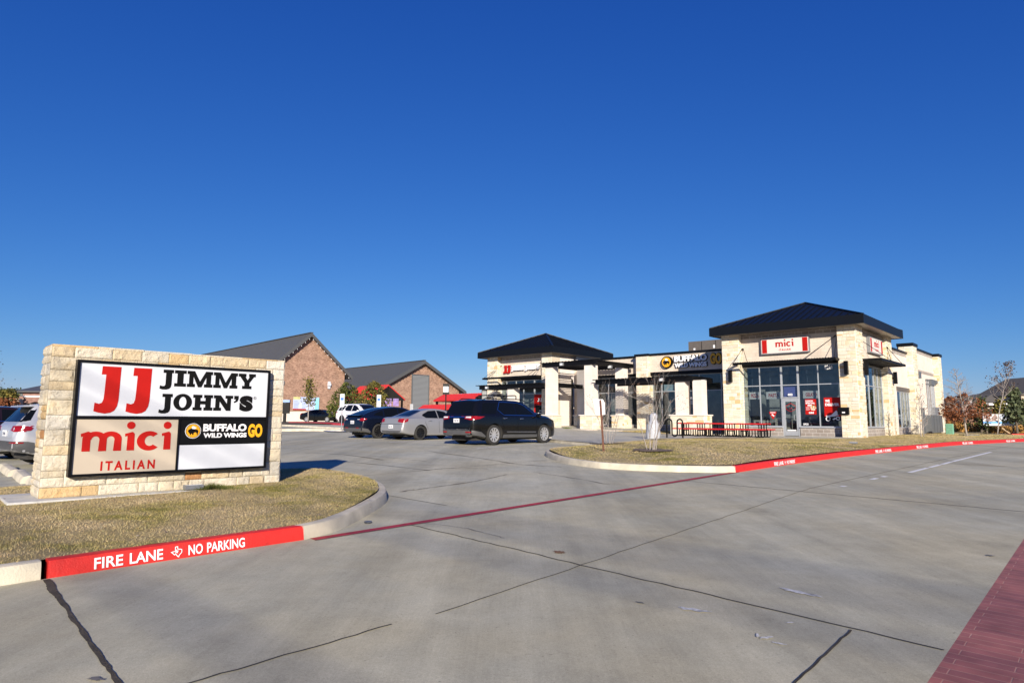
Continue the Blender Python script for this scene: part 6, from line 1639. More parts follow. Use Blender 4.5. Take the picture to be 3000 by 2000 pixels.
def gable(apexpx, eavepx, Y, length, wall_in, seed, louver=False):
    ap, hw, dz = gable_house(None, apexpx, eavepx, Y, length, 0, 'brick')
    base = gz(ap.x, ap.y) - .6
    Mx = Matrix.Translation((ap.x, ap.y, 0)) @ Matrix.Rotation(BY, 4, 'Z')
    zA, zE = ap.z, ap.z - dz; sl = dz / hw
    th = .32
    mb = MB()
    for sgn in (1, -1):
        vs = [(0, 0, zA), (-length, 0, zA), (-length, sgn * hw, zE), (0, sgn * hw, zE), (0, 0, zA - th), (-length, 0, zA - th), (-length, sgn * hw, zE - th), (0, sgn * hw, zE - th)]
        mb.add(vs, [(0, 1, 2, 3), (4, 7, 6, 5), (0, 3, 7, 4), (1, 5, 6, 2), (2, 6, 7, 3)])
        n = int(length / .45)
        for i in range(n):
            x = -.22 - i * .45
            mb.add([(x, sgn * .1, zA - sl * .1), (x + .03, sgn * .1, zA - sl * .1), (x + .03, sgn * hw, zE), (x, sgn * hw, zE), (x, sgn * .1, zA - sl * .1 + .035), (x + .03, sgn * .1, zA - sl * .1 + .035), (x + .03, sgn * hw, zE + .035), (x, sgn * hw, zE + .035)], [(4, 5, 6, 7), (0, 4, 7, 3), (1, 2, 6, 5), (0, 1, 5, 4), (2, 3, 7, 6)])
    mb.box(-length, .03, -.22, .22, zA - .03, zA + .05)
    ro = mb.build('roof', M['charcoal'], rb); ro.matrix_world = Mx
    ws, ov = wall_in, .75
    mb = MB(); w_ = hw - ws
    mb.prism([(-w_, base), (w_, base), (w_, zA - th - sl * w_ + .02), (0, zA - th + .02), (-w_, zA - th - sl * w_ + .02)], -length + ov, -ov, 'x')
    wo = mb.build('wall', M['brick'], rb); wo.matrix_world = Mx
    mb = MB()
    for sgn in (1, -1):
        a = (0, zA - .02); b = (sgn * hw, zE - .02)
        mb.prism([(a[0], a[1]), (b[0], b[1]), (b[0], b[1] - .5), (a[0], a[1] - .5)], .0 + .004 * (sgn > 0), .07, 'x')
    f = mb.build('barge_board', M['charcoal'], rb); f.matrix_world = Mx
    # string lights under the verge
    mb = MB(); q = int(2 * hw / .55)
    for i in range(1, q):
        y = -hw + i * 2 * hw / q; z = zA - .62 - sl * abs(y)
        mb.cyl((-.05, y, z), (-.05, y, z - .13), .05, n=5)
    l = mb.build('string_lights', M['lamp'] if seed == 1 else M['dark'], rb); l.matrix_world = Mx
    return Mx, hw, zA, zE, base, ov, w_
MxA = gable((914, 974), (1033, 1103), 86, 44, .85, 1)
MxB = gable((1245, 1055), (1366, 1146), 98, 40, .9, 2)
Mx, hw, zA, zE, base, ov, w_ = MxB
mb = MB(); a, b, c_, d_ = -1.75, 1.2, zA - 7.9, zA - 2.3
n = 30
for i in range(n): mb.prism([(-.71, c_ + (d_ - c_) * i / n), (-.60, c_ + (d_ - c_) * i / n - .02), (-.68, c_ + (d_ - c_) * (i + .9) / n)], a, b, 'y') if False else mb.add([(-ov + .03, a, c_ + (d_ - c_) * i / n), (-ov + .03, b, c_ + (d_ - c_) * i / n), (-ov + .16, b, c_ + (d_ - c_) * i / n - .03), (-ov + .16, a, c_ + (d_ - c_) * i / n - .03), (-ov + .04, a, c_ + (d_ - c_) * (i + 1) / n), (-ov + .04, b, c_ + (d_ - c_) * (i + 1) / n)], [(0, 1, 2, 3), (3, 2, 5, 4)])
lv = mb.build('louver', mat('louver_grey', (.20, .21, .22), .5, var=.05), rb); lv.matrix_world = Mx
mb = MB(); mb.box(-ov, -ov + .2, a - .12, a, c_ - .1, d_ + .1); mb.box(-ov, -ov + .2, b, b + .12, c_ - .1, d_ + .1); mb.box(-ov, -ov + .2, a, b, d_, d_ + .1); mb.box(-ov, -ov + .2, a, b, c_ - .1, c_ - .02); fr = mb.build('louver_frame', M['util'], rb); fr.matrix_world = Mx
Mx, hw, zA, zE, base, ov, w_ = MxA
# banner, wall lamp and pale base course on the near gable
mb = MB(); mb.box(-ov, -ov + .06, -w_, w_, base, base + 1.9); o = mb.build('base_course', M['pale'], rb); o.matrix_world = Mx
def on_gable(px, py):
    """local (b, z) on the near gable wall plane"""
    n = Mx.to_3x3() @ Vector((1, 0, 0)); o = Vector((0, 0, EYE)); pl = Mx @ Vector((-ov, 0, 0))
    d = (r2 * (px - 1500) / F_PX + d2 * (py - 1000) / F_PX + fw); k = (pl - o).dot(n) / d.dot(n)
    q = Mx.inverted() @ (o + d * k); return q.y, q.z
b0, z0_ = on_gable(857, 1200); b1, z1_ = on_gable(934, 1164)
t = thing('wall_banner', 'wide blue and violet printed banner hanging on the brick gable', 'banner', Mx @ Vector((-ov + .08, b0, z0_)), BY)
mb = MB(); W_, H_ = b1 - b0, z1_ - z0_
mb.box(0, .03, 0, W_, 0, H_); bn = mb.build('cloth', mat('banner_blue', (.46, .54, .78), .6, var=.18, scale=.8), t)
mb = MB(); mb.box(.03, .035, 0, W_ * .26, H_ * .8, H_ * 1.0); mb.build('yellow_block', mat('banner_yellow', (.52, .50, .22), .6, var=.2), bn)
mb = MB(); mb.box(.03, .036, 0, W_ * .5, 0, H_ * .09); mb.build('red_edge', M['ltrred'], bn)
mb = MB(); mb.box(.03, .034, W_ * .84, W_, 0.0, H_ * .98); mb.build('light_blue_block', mat('banner_cyan', (.25, .60, .85), .6, var=.2, scale=1), bn)
mb = MB(); q = random.Random(3)
for col in (0.03, .33):
    for i in range(6): mb.box(.031, .037, W_ * col, W_ * (col + q.uniform(.14, .24)), H_ * (.14 + i * .1), H_ * (.17 + i * .1))
mb.build('print_lines', mat('banner_text', (.16, .2, .42), .6, var=0), bn)
b0, z0_ = on_gable(963, 1128)
t = thing('wall_light', 'white light fitting alone on the brick gable', 'light', Mx @ Vector((-ov, b0, z0_)), BY)
mb = MB(); mb.box(0, .2, -.16, .16, -.5, .5); mb.box(0, .35, -.20, .20, -.1, .25); mb.build('fitting', M['white'], t)
# red metal canopies in front of the second gable
def canopy(label, ridge0, ridge1, eaveR, Y, seed):
    p0, p1 = at(*ridge0, Y + 5), at(*ridge1, Y)
    yaw = BY; c, s = math.cos(yaw), math.sin(yaw)
    d = (r2 * (eaveR[0] - 1500) / F_PX + d2 * (eaveR[1] - 1000) / F_PX + fw); o = Vector((0, 0, EYE)); n = Vector((c, s, 0)); k = (p1 - o).dot(n) / d.dot(n); ev = o + d * k
    hw = (ev - p1).dot(Vector((-s, c, 0))); dz = p1.z - ev.z; L_ = (p1 - p0).length * 1.05
    t = thing('red_canopy', label, 'canopy', (p1.x, p1.y, gz(p1.x, p1.y)), yaw)
    z = p1.z - t.location.z
    mb = MB()
    for sg in (1, -1):
        mb.add([(0, 0, z), (-L_, 0, z), (-L_, sg * hw, z - dz), (0, sg * hw, z - dz), (0, 0, z - .16), (-L_, 0, z - .16), (-L_, sg * hw, z - dz - .16), (0, sg * hw, z - dz - .16)], [(0, 1, 2, 3), (0, 3, 7, 4), (1, 5, 6, 2), (2, 6, 7, 3)])
        for i in range(int(L_ / .4)):
            x = -.2 - i * .4
            mb.add([(x, 0, z + .04), (x + .04, 0, z + .04), (x + .04, sg * hw, z - dz + .04), (x, sg * hw, z - dz + .04), (x, 0, z), (x + .04, 0, z), (x + .04, sg * hw, z - dz), (x, sg * hw, z - dz)], [(0, 1, 2, 3), (0, 3, 7, 4), (1, 5, 6, 2)])
    mb.build('roof', M['redroof'], t)
    mb = MB()
    for sg in (1, -1): mb.add([(-.05, 0, z - .17), (-L_ + .05, 0, z - .17), (-L_ + .05, sg * hw, z - dz - .17), (-.05, sg * hw, z - dz - .17)], [(0, 1, 2, 3)])
    mb.prism([(-hw, z - dz - .2), (hw, z - dz - .2), (0, z - .2)], -L_ + .1, -L_ + .2, 'x')
    mb.box(-1.5, -1.4, -hw, hw, z - dz - .3, z - dz - .2); mb.build('soffit', M['cladding'], t)
    for (x, y) in ((-.3, -hw + .3), (-.3, hw - .3), (-L_ + .3, -hw + .3), (-L_ + .3, hw - .3)):
        mb = MB(); mb.box(x - .1, x + .1, y - .1, y + .1, -.1, z - dz - .18); mb.build('post', M['black'], t)
    mb = MB(); mb.cyl((-.7, 0, z - .42), (-.7, 0, z - .34), .28, n=14); mb.build('lamp', M['lamp'], t)
canopy('small red gabled metal canopy beside the green trees', (1056, 1132), (1139, 1126), (1187, 1169), 83, 1)
canopy('wide red metal canopy just left of the shop building', (1310, 1155), (1412, 1151), (1440, 1170), 70, 2)
canopy('low red metal awning under the wide red canopy', (1306, 1185), (1328, 1184), (1343, 1196), 68, 3)
for i, (x0, x1, lab) in enumerate(((1122, 1147, 'violet and pink poster nearer to the trees'), (1151, 1168, 'violet and pink poster beside the dark canopy post'))):
    a, b = at(x0, 1189, 84), at(x1, 1176, 84)
    t = thing('wall_poster', lab + ' under the small red canopy', 'poster', (a.x, a.y, a.z), 0)
    mb = MB(); mb.box(0, b.x - a.x, 0, .05, 0, b.z - a.z + .4); mb.build('sheet', mat('poster_violet', (.22, .14, .36), .6, var=.5, scale=2), t)

# ---------------------------------------------------------------- far car park furniture
def pole_sign(x, y, Y, label):
    p = at(x, y, Y); t = thing('parking_sign', label, 'parking sign', (p.x, p.y, gz(p.x, p.y)), R(-6), 'accessible parking signs')
    mb = MB(); mb.cyl((0, 0, -.1), (0, 0, 2.25), .03, n=10); mb.build('post', M['galv'], t)
    mb = MB(); mb.box(-.155, .155, -.045, -.032, 1.55, 2.42); p_ = mb.build('plate', M['white'], t)
    mb = MB(); mb.box(-.10, .10, -.050, -.0455, 2.0, 2.17); mb.build('blue_symbol', M['bluepaint'], p_)
    mb = MB(); put_text(mb, 'RESERVED', -.12, 2.30, .24, .05, -.0455, depth=.003); put_text(mb, 'PARKING', -.12, 2.23, .24, .05, -.0455, depth=.003); put_text(mb, 'VAN', -.08, 1.80, .16, .05, -.0455, depth=.003); put_text(mb, 'ACCESSIBLE', -.12, 1.72, .24, .05, -.0455, depth=.003); mb.build('lettering', mat('sign_green', (.05, .22, .12), .6, var=0), p_)
pole_sign(1000, 1256, 43, 'accessible parking sign on a steel post in front of the white SUV')
pole_sign(1108, 1252, 46, 'accessible parking sign on a steel post in front of the right green tree')
p = at(1205, 1240, 40); t = thing('steel_bollard', 'short galvanised post rising behind the grey sedan', 'bollard', (p.x, p.y, gz(p.x, p.y)), 0)
mb = MB(); mb.cyl((0, 0, 0), (0, 0, 1.75), .045, n=12); mb.box(-.10, .10, -.05, .05, 1.40, 1.78); mb.build('post', M['galv'], t)
p = at(1305, 1236, 48); t = thing('street_lamp', 'black lantern post in front of the red canopies', 'lamp post', (p.x, p.y, gz(p.x, p.y)), 0)
mb = MB(); mb.cyl((0, 0, 0), (0, 0, 2.55), .045, n=10); mb.box(-.22, .22, -.22, .22, 2.5, 2.66); mb.box(-.22, .22, -.22, .22, 3.1, 3.3); mb.build('post', M['trim'], t)
mb = MB(); mb.box(-.19, .19, -.19, .19, 2.66, 3.1); mb.build('lantern', M['lamp'], t)
p = at(833, 1240, 58); t = thing('call_box', 'black cabinet on a post beside the far drive with a blue top edge', 'post box', (p.x, p.y, gz(p.x, p.y)), R(4))
mb = MB(); mb.box(-.12, .12, -.1, .1, -.1, .95); mb.build('post', M['trim'], t)
mb = MB(); mb.box(-.40, .40, -.12, .14, .90, 1.9); mb.build('case', M['trim'], t)
mb = MB(); mb.box(-.42, .42, -.14, .16, 1.9, 2.12); mb.build('top_plate', mat('blue_grey_top', (.22, .35, .60), .4, var=.1), t)
mb = MB(); mb.box(-.06, .06, -.135, -.121, 1.80, 1.83); mb.build('latch', M['chrome'], t)
p = at(1432, 1180, 60); t = thing('menu_board', 'dark menu board on a post between the red canopy and the left hand tower', 'menu board', (p.x - .4, p.y, gz(p.x, p.y)), 0)
mb = MB(); mb.box(-.05, .05, -.05, .05, 0, 1.6); mb.box(-.28, .28, -.08, .08, 1.5, 3.6); mb.build('case', M['trim'], t)
mb = MB(); mb.box(-.22, .22, -.09, -.081, 1.9, 3.1); mb.build('screen', M['util'], t)
def band(name, pxs, m, zo=.02, kind='structure'):
    pts = []
    for (x, y) in pxs:
        q = ground(x, y, zo); pts.append((q.x, q.y))
    return sheet(name, pts, zo, m, world=True, step=2.0)
band('blue_ramp', [(930, 1258), (1010, 1256), (1120, 1258), (1110, 1263), (960, 1263)], M['bluepaint'], .05)
def kerb_w(name, pts, m, hgt=.15, wd=.16):
    return kerb(name, [UV(*(lambda q: (q.x, q.y))(ground(x, y, 0))) for x, y in pts], m, hgt, wd)
kerb_w('kerb', [(700, 1265), (826, 1263), (900, 1262), (935, 1262.5), (968, 1264), (1000, 1265)], M['kerb'], .16, .3)
kerb_w('painted_kerb', [(845, 1240.5), (905, 1241), (940, 1243), (1000, 1246)], M['redline'], .16, 1.2)
band('far_island', [(700, 1239.5), (800, 1239.5), (900, 1239.8), (990, 1241.5), (1000, 1236.5), (880, 1235.5), (700, 1235.5)], M['soil'], .10)

# ---------------------------------------------------------------- houses and trees on the right
def house():
    Y = 84
    def P(x, y, Yd=Y): return at(2760 + x * .14027, 1080 + y * .14027, Yd)
    t = thing('suburban_house', 'two storey beige house with a large grey shingled hip roof beyond the banner', 'house', (0, 0, 0), 0)
    e0, e1 = P(760, 722), P(1690, 722); ze = e0.z
    zg = .4
    def hull(name, m, pts): pass
    # main body and roof
    mb = MB(); x0, x1, y0, y1 = e0.x, e1.x + 9, Y, Y + 11
    mb.box(x0 + .3, x1 - .3, y0 + .4, y1, zg, ze - .1); mb.build('wall', M['beige'], t)
    r0, r1, r3 = P(1200, 428, Y + 5), P(1350, 395, Y + 6), P(1710, 388, Y + 6)
    mb = MB()
    zr = r0.z
    mb.add([(x0 - .3, y0 - .2, ze), (x1, y0 - .2, ze), (x1, y1, ze), (x0 - .3, y1, ze), (r0.x, Y + 5, zr), (r1.x + 9, Y + 5, zr)], [(0, 1, 5, 4), (1, 2, 5), (2, 3, 4, 5), (3, 0, 4)])
    mb.add([(r1.x - 3, y0 + 1, ze + 1), (r3.x + 9, y0 + 1, ze + 1), (r3.x + 9, y1, ze + 1), (r1.x - 3, y1, ze + 1), (r1.x, Y + 6, r1.z), (r3.x + 6, Y + 6, r3.z)], [(0, 1, 5, 4), (1, 2, 5), (2, 3, 4, 5), (3, 0, 4)])
    ro = mb.build('roof', M['shingle'], t)
    mb = MB(); mb.box(x0 - .35, x1, y0 - .32, y0 - .2, ze - .22, ze + .02); mb.build('gutter', M['ltrwhite'], ro)
    for x in (1580, 1650):
        p = P(x, 440, Y + 4); mb = MB(); mb.cyl((p.x, p.y, p.z - .6), (p.x, p.y, p.z + .85), .09, n=8); mb.build('vent_pipe', M['util'], ro)
    # second hip behind the small gable
    h0, hp = P(690, 640, Y + 3), P(880, 518, Y + 6); h1 = P(1060, 640, Y + 3)
    mb = MB(); mb.add([(h0.x - 1, Y + 1, ze), (h1.x + 2, Y + 1, ze), (h1.x + 2, Y + 11, ze), (h0.x - 1, Y + 11, ze), (hp.x - .3, Y + 6, hp.z), (hp.x + .3, Y + 6, hp.z)], [(0, 1, 5, 4), (1, 2, 5), (2, 3, 4, 5), (3, 0, 4)]); mb.build('roof', M['shingle'], t)
    # small front gable with the attic window
    ga, gl, gr = P(630, 628, Y - 3), P(440, 800, Y - 3), P(815, 780, Y - 3)
    mb = MB(); mb.prism([(gl.x, zg), (gr.x, zg), (gr.x, gr.z - .1), (ga.x, ga.z - .15), (gl.x, gl.z - .1)], Y - 2.7, Y + 5, 'y'); mb.build('wall', M['brick2'], t)
    mb = MB(); mb.prism([(gl.x - .2, gl.z - .1), (ga.x, ga.z), (gr.x + .2, gr.z - .1), (gr.x + .2, gr.z + .1), (ga.x, ga.z + .22), (gl.x - .2, gl.z + .1)], Y - 3.0, Y + 6, 'y'); mb.build('roof', M['shingle'], t)
    p0, p1 = P(618, 715, Y - 3), P(665, 655, Y - 3)
    mb = MB(); mb.prism([(p0.x, p0.z), (p1.x + .1, p0.z), (p1.x + .1, p1.z - .2), ((p0.x + p1.x) / 2 + .05, p1.z + .05), (p0.x, p1.z - .2)], Y - 2.8, Y - 2.705, 'y'); wn = mb.build('window', M['ltrwhite'], t)
    mb = MB(); mb.box(p0.x + .12, p1.x - .02, Y - 2.82, Y - 2.805, p0.z + .15, p1.z - .25); mb.build('pane', M['carglass'], wn)
    for (a, b) in ((1230, 1325), (1355, 1440)):
        p0, p1 = P(a, 785), P(b, 738); mb = MB(); mb.box(p0.x - .12, p1.x + .12, y0 + .28, y0 + .395, p0.z - .12, p1.z + .1); wn = mb.build('window', M['ltrwhite'], t)
        mb = MB(); mb.box(p0.x, p1.x, y0 + .26, y0 + .275, p0.z, p1.z); mb.build('pane', M['carglass'], wn)
    # porch roof lower down, and the dormer wing at the right edge
    q0, q1 = P(900, 950, Y - 4), P(1480, 830, Y)
    mb = MB(); mb.add([(q0.x, Y - 4, q0.z), (q1.x, Y - 4, q0.z), (q1.x, Y + .3, q1.z), (q0.x + 2.2, Y + .3, q1.z), (q0.x, Y + .3, q0.z), (q1.x, Y + .3, q0.z)], [(0, 1, 2, 3), (0, 3, 4), (1, 5, 2)]); mb.build('porch_roof', M['shingle'], t)
    mb = MB(); mb.box(q0.x + .5, q1.x - .2, Y - 3.4, Y + .2, zg, q0.z - .05); mb.build('wall', M['brick2'], t)
    w0, w1 = P(1660, 680, Y - 2), P(1711, 550, Y - 2)
    mb = MB(); mb.box(w0.x, w0.x + 9, Y - 2, Y + 6, zg, w1.z); mb.build('wall', M['beige'], t)
    mb = MB(); mb.prism([(w0.x - .4, w1.z), (w0.x + 4.5, w1.z + 2.6), (w0.x + 9.4, w1.z)], Y - 2.4, Y + 6, 'y'); mb.build('roof', M['shingle'], t)
house()
LEAF = dict(
 rust=leaf_mat('rust_oak_leaves', (.085, .030, .014), (.27, .10, .042)), cedar=leaf_mat('cedar_leaves', (.018, .030, .010), (.075, .090, .024)),
 green=leaf_mat('green_leaves', (.025, .045, .012), (.13, .135, .028)), olive=leaf_mat('olive_leaves', (.035, .05, .014), (.20, .16, .035)), grey=leaf_mat('grey_green_leaves', (.03, .045, .025), (.12, .14, .07)), gold=leaf_mat('golden_grass', (.22, .10, .02), (.50, .28, .08)), dead=leaf_mat('few_dark_leaves', (.035, .022, .018), (.10, .06, .04)))
def tree(name, label, x, y, z, h, trunk, crown, leaf, seed, per=7, size=.2, depth=3, lean=(0, 0), bark='bark', crown_lo=.3, jit=.3, r0=.07, up=.25, spread=.6, group=None, limit=99, kids=(3, 4)):
    t = thing(name, label, 'tree', (x, y, z), 0, group)
    q = random.Random(seed); mb = MB(); tips = []
    n = 7; pts = [Vector((lean[0] * (i / n) ** 1.3, lean[1] * (i / n) ** 1.3, -.15 + (h + .15) * i / n)) + Vector((q.gauss(0, .012), q.gauss(0, .012), 0)) * h * .3 for i in range(n + 1)]
    mb.tube(pts, r0, 8, radii=[r0 * (1 - .82 * i / n) for i in range(n + 1)])
    k = 0; N_ = trunk
    for i in range(N_):
        s = crown_lo + (1 - crown_lo) * (i + .5) / N_; b = pts[0].lerp(pts[-1], s)
        for a_, b_ in zip(pts, pts[1:]):
            if a_.z <= b.z <= b_.z: b = a_.lerp(b_, (b.z - a_.z) / (b_.z - a_.z))
        a = i * 2.4 + q.uniform(-.4, .4); L_ = crown(s) * q.uniform(.8, 1.15)
        d = Vector((math.cos(a), math.sin(a), .35 + up * s))
        branch_tree(mb, b, d, L_ * .62, r0 * .42 * (1 - .6 * s) + .006, depth - 1, q, tips, spread, up, .62, .005, kids, 3, 5)
    mb.build('trunk', M[bark], t, smooth=True)
    if leaf:
        mb = MB(); leaves(mb, tips, q, per, size, jit); mb.build('crown', LEAF[leaf], t, fix=False)
    return t
def tz(x, y, lo=True):
    u, v = UV(x, y); return lawn_z(x, y) if (-1 < u < 9 and -20 < v < 30) else gz(x, y)
# in the right lawn
p = W(3.55, 10.2); tree('oak_tree', 'young oak with rust brown leaves and a bare top in the right lawn', p.x, p.y, tz(p.x, p.y), 4.35, 26, lambda s: 2.1 * (1 - s) ** .55 * (1.0 if s < .5 else .75), None, 31, depth=3, lean=(-.45, 0), crown_lo=.28, r0=.06)
def oak_leaves(t, seed, n, zlo, zhi, rad, size, leaf):
    q = random.Random(seed); mb = MB(); k = 0
    while k < n:
        a = q.uniform(0, 6.283); z = zlo + (zhi - zlo) * q.random() ** 1.5; f = (z - zlo) / (zhi - zlo); r_ = rad * (math.sin(math.pi * min(1, .32 + f * .68)) ** .7) * math.sqrt(q.random())
        p = Vector((math.cos(a) * r_, math.sin(a) * r_, z))
        if noise.noise(p * 1.6 + Vector((seed, 0, 0))) < -.02: continue
        leaves(mb, [(p, Vector((0, 0, 1)))], q, 3, size, .07); k += 1
    return mb.build('crown', LEAF[leaf], t, fix=False)
ot = [o for o in bpy.data.objects if o.name.startswith('oak_tree')][0]
oak_leaves(ot, 3, 620, 1.25, 2.7, 1.5, .11, 'rust')
p = W(4.0, 20.8); tree('young_tree', 'slender bare tree with a few dark leaves near the far red kerb', p.x, p.y, tz(p.x, p.y), 5.2, 15, lambda s: 2.4 * (1 - s) ** .5, 'dead', 35, per=2, size=.12, depth=3, lean=(1.3, 0), crown_lo=.45, jit=.12, r0=.045, up=.9)
p = W(2.0, 4.9); t = tree('bare_shrub', 'thin bare shrub in the lawn in front of the grey cabinets', p.x, p.y, tz(p.x, p.y), 2.3, 12, lambda s: 1.0 * (1 - s) ** .4, 'dead', 37, per=1, size=.07, depth=2, crown_lo=.2, jit=.05, r0=.035, up=.9); t['category'] = 'shrub'
p = W(1.9, 6.2); t = tree('bare_shrub', 'thin bare shrub in the lawn behind the nearer bare shrub', p.x, p.y, tz(p.x, p.y), 3.2, 10, lambda s: 1.1 * (1 - s) ** .4, 'dead', 39, per=1, size=.07, depth=2, crown_lo=.3, jit=.05, r0=.03, up=.9); t['category'] = 'shrub'
p = W(1.55, 17.2); t = thing('utility_cabinet', 'pale green cable cabinet with a lattice front in the right lawn', 'cabinet', (p.x, p.y, tz(p.x, p.y)), YAW)
mb = MB(); mb.box(-.24, .24, -.2, .2, -.05, .76); o = mb.build('case', M['green'], t); o.modifiers.new('b', 'BEVEL').width = .02
mb = MB()
for i in range(4):
    mb.box(-.21, -.015, -.212, -.202, .05 + i * .172, .19 + i * .172); mb.box(.015, .21, -.212, -.202, .05 + i * .172, .19 + i * .172)
mb.build('front_panel', mat('green_lattice', (.12, .28, .19), .6, var=.15), t)
p = at(2990, 1270, 47); t = thing('lawn_box', 'flat grey valve box lid in the lawn behind the oak', 'valve box', (*(lambda q: (q.x, q.y, lawn_z(q.x, q.y)))(W(3.2, 13.5)),), 0)
mb = MB(); mb.box(-.5, .5, -.3, .3, -.05, .06); mb.build('lid', M['util'], t)
kp = [W(5.0, 19.3), W(6.6, 21.0), W(14, 28), W(26, 40)]
kerb('painted_kerb', [(5.0, 19.6), (7.0, 21.2), (9, 23), (26, 39)], M['redpaint'], .16, .5)
# field, fence and growth beyond
q = random.Random(17)
mb = MB(); pts = []
for i in range(7000):
    x = q.uniform(36, 62); y = 60 + q.uniform(-1.5, 3); h = q.uniform(.5, 1.3) * (.8 + .4 * noise.noise(Vector((x * .6, 0, 0)))); e = Vector((q.gauss(0, .15), q.gauss(0, .15), h)); f = Vector((.035, 0, 0)); b = Vector((x, y, gz(x, y)))
    mb.add([b - f, b + f, b + e], [(0, 1, 2)], 0, (q.random(), 0, 0))
o = mb.build('tall_grass', LEAF['gold'], fix=False); o['kind'] = 'stuff'
t = thing('fence', 'brown timber fence with a dark rail in front of the suburban house', 'fence', (40, 66, .5), 0)
mb = MB()
for i in range(150): mb.box(-4 + i * .2, -4 + i * .2 + .19, 0, .03, .75, 1.75)
mb.build('boards', mat('fence_boards', (.17, .095, .065), .9, var=.3, scale=3), t)
mb = MB(); mb.box(-4, 26, -.05, .08, -.3, .75); mb.build('base_wall', M['beige'], t)
mb = MB(); mb.box(-4, 26, -.03, .06, 2.15, 2.22); mb.build('rail', M['black'], t)
for i in range(13):
    mb = MB(); mb.box(-4 + i * 2.5 - .03, -4 + i * 2.5 + .03, -.03, .04, 1.75, 2.16); mb.build('post', M['black'], t)
L0, L1 = at(2881, 1246, 57), at(2970, 1213, 57)
t = thing('advert_banner', 'large blue and white advertising banner on two timber posts beyond the far kerb', 'banner', (L0.x, L0.y, L0.z), R(-2))
bw, bh = L1.x - L0.x, L1.z - L0.z
mb = MB(); mb.box(0, bw, -.02, .02, 0, bh); bo = mb.build('board', M['white'], t)
mb = MB(); mb.box(0, bw * .47, -.026, -.021, bh * .36, bh); mb.build('photo', art_mat('banner_photo', [(.25, .17, .15), (.5, .45, .45), (.12, .08, .08), (.6, .58, .6)], 2.2), bo)
mb = MB(); mb.box(0, bw, -.0262, -.0212, bh * .2, bh * .34); mb.build('blue_band', mat('banner_band', (.08, .30, .68), .5, var=.3, scale=1), bo)
mb = MB(); put_text(mb, 'Office', bw * .52, bh * .68, bw * .36, bh * .2, -.021, bold=.02, depth=.006); mb.build('word', mat('banner_ink', (.02, .05, .15), .5, var=0), bo)
for x in (.25, bw - .2):
    mb = MB(); mb.box(x, x + .12, .03, .14, -1.0, bh); mb.build('post', M['barkdark'], t)
mb = MB(); mb.cyl((bw * .55, -.05, -.2), (bw * .85, -.4, -1.0), .07, n=6); mb.build('brace', mat('timber', (.42, .30, .18), .8), t)
def cedar(x, y, h, w_, leaf, seed, label, per=9, size=.26, cat='tree', name='cedar_tree', crown=None, n=26, bark='barkdark', jit=None, lo=.08):
    return tree(name, label, x, y, gz(x, y) - .05, h, n, crown or (lambda s: w_ * (1 - s * .9)), leaf, seed, per=per, size=size, depth=2, bark=bark, crown_lo=lo, jit=jit or w_ * .14, r0=.10, up=.3)
def cat_(x, y, Y): return at(x, y, Y)
p = at(2875, 1255, 58); cedar(p.x, p.y, 3.1, 1.7, 'cedar', 41, 'dark evergreen tree left of the advertising banner')
p = at(2980, 1262, 52); cedar(p.x, p.y, 3.7, 1.15, 'grey', 43, 'grey green tapering tree covering the right end of the banner', per=10, lo=.25)
p = at(3010, 1262, 56); cedar(p.x, p.y, 2.6, 2.2, 'cedar', 45, 'dark rounded bush at the right edge behind the grey green tree')
p = at(2935, 1255, 64); cedar(p.x, p.y, 3.2, 1.4, 'olive', 47, 'olive evergreen rising behind the middle of the banner')
p = at(2790, 1240, 66); cedar(p.x, p.y, 3.4, 1.6, 'rust', 49, 'dense rust brown tree just beyond the end of the shop building', per=8, size=.3)
p = at(2822, 1240, 72); tree('bare_tree', 'bare grey tree behind the rust brown oak', p.x, p.y, gz(p.x, p.y), 5.6, 14, lambda s: 2.6 * (1 - s) ** .5, None, 51, depth=3, crown_lo=.35, r0=.07, up=.9)
# trees near the brick restaurant
def crown_round(r_, lo): return lambda s: r_ * math.sqrt(max(.02, 1 - ((s - .55) / .5) ** 2))
p = at(902, 1238, 71); tree('young_tree', 'young green tree with a thin trunk in front of the blue banner', p.x, p.y, gz(p.x, p.y), 4.7, 26, lambda s: 1.25 * (1.15 - s), 'olive', 61, per=6, size=.22, depth=2, crown_lo=.38, jit=.24, r0=.07)
p = at(1012, 1238, 72); tree('evergreen_oak', 'rounded dark green tree behind the white SUV', p.x, p.y, gz(p.x, p.y), 4.3, 20, crown_round(2.1, .2), None, 63, depth=2, crown_lo=.25, r0=.1, bark='barkdark')
q_ = [o for o in bpy.data.objects if o.name == 'evergreen_oak'][0]; oak_leaves(q_, 5, 1500, .7, 4.4, 2.1, .2, 'green')
p = at(1092, 1238, 70); tree('evergreen_oak', 'rounded green and yellow tree in front of the small red canopy', p.x, p.y, gz(p.x, p.y), 4.4, 20, crown_round(1.9, .2), None, 65, depth=2, crown_lo=.22, r0=.1, bark='barkdark')
q_ = [o for o in bpy.data.objects if o.name == 'evergreen_oak.001'][0]; oak_leaves(q_, 9, 1500, .7, 4.5, 1.95, .2, 'olive')
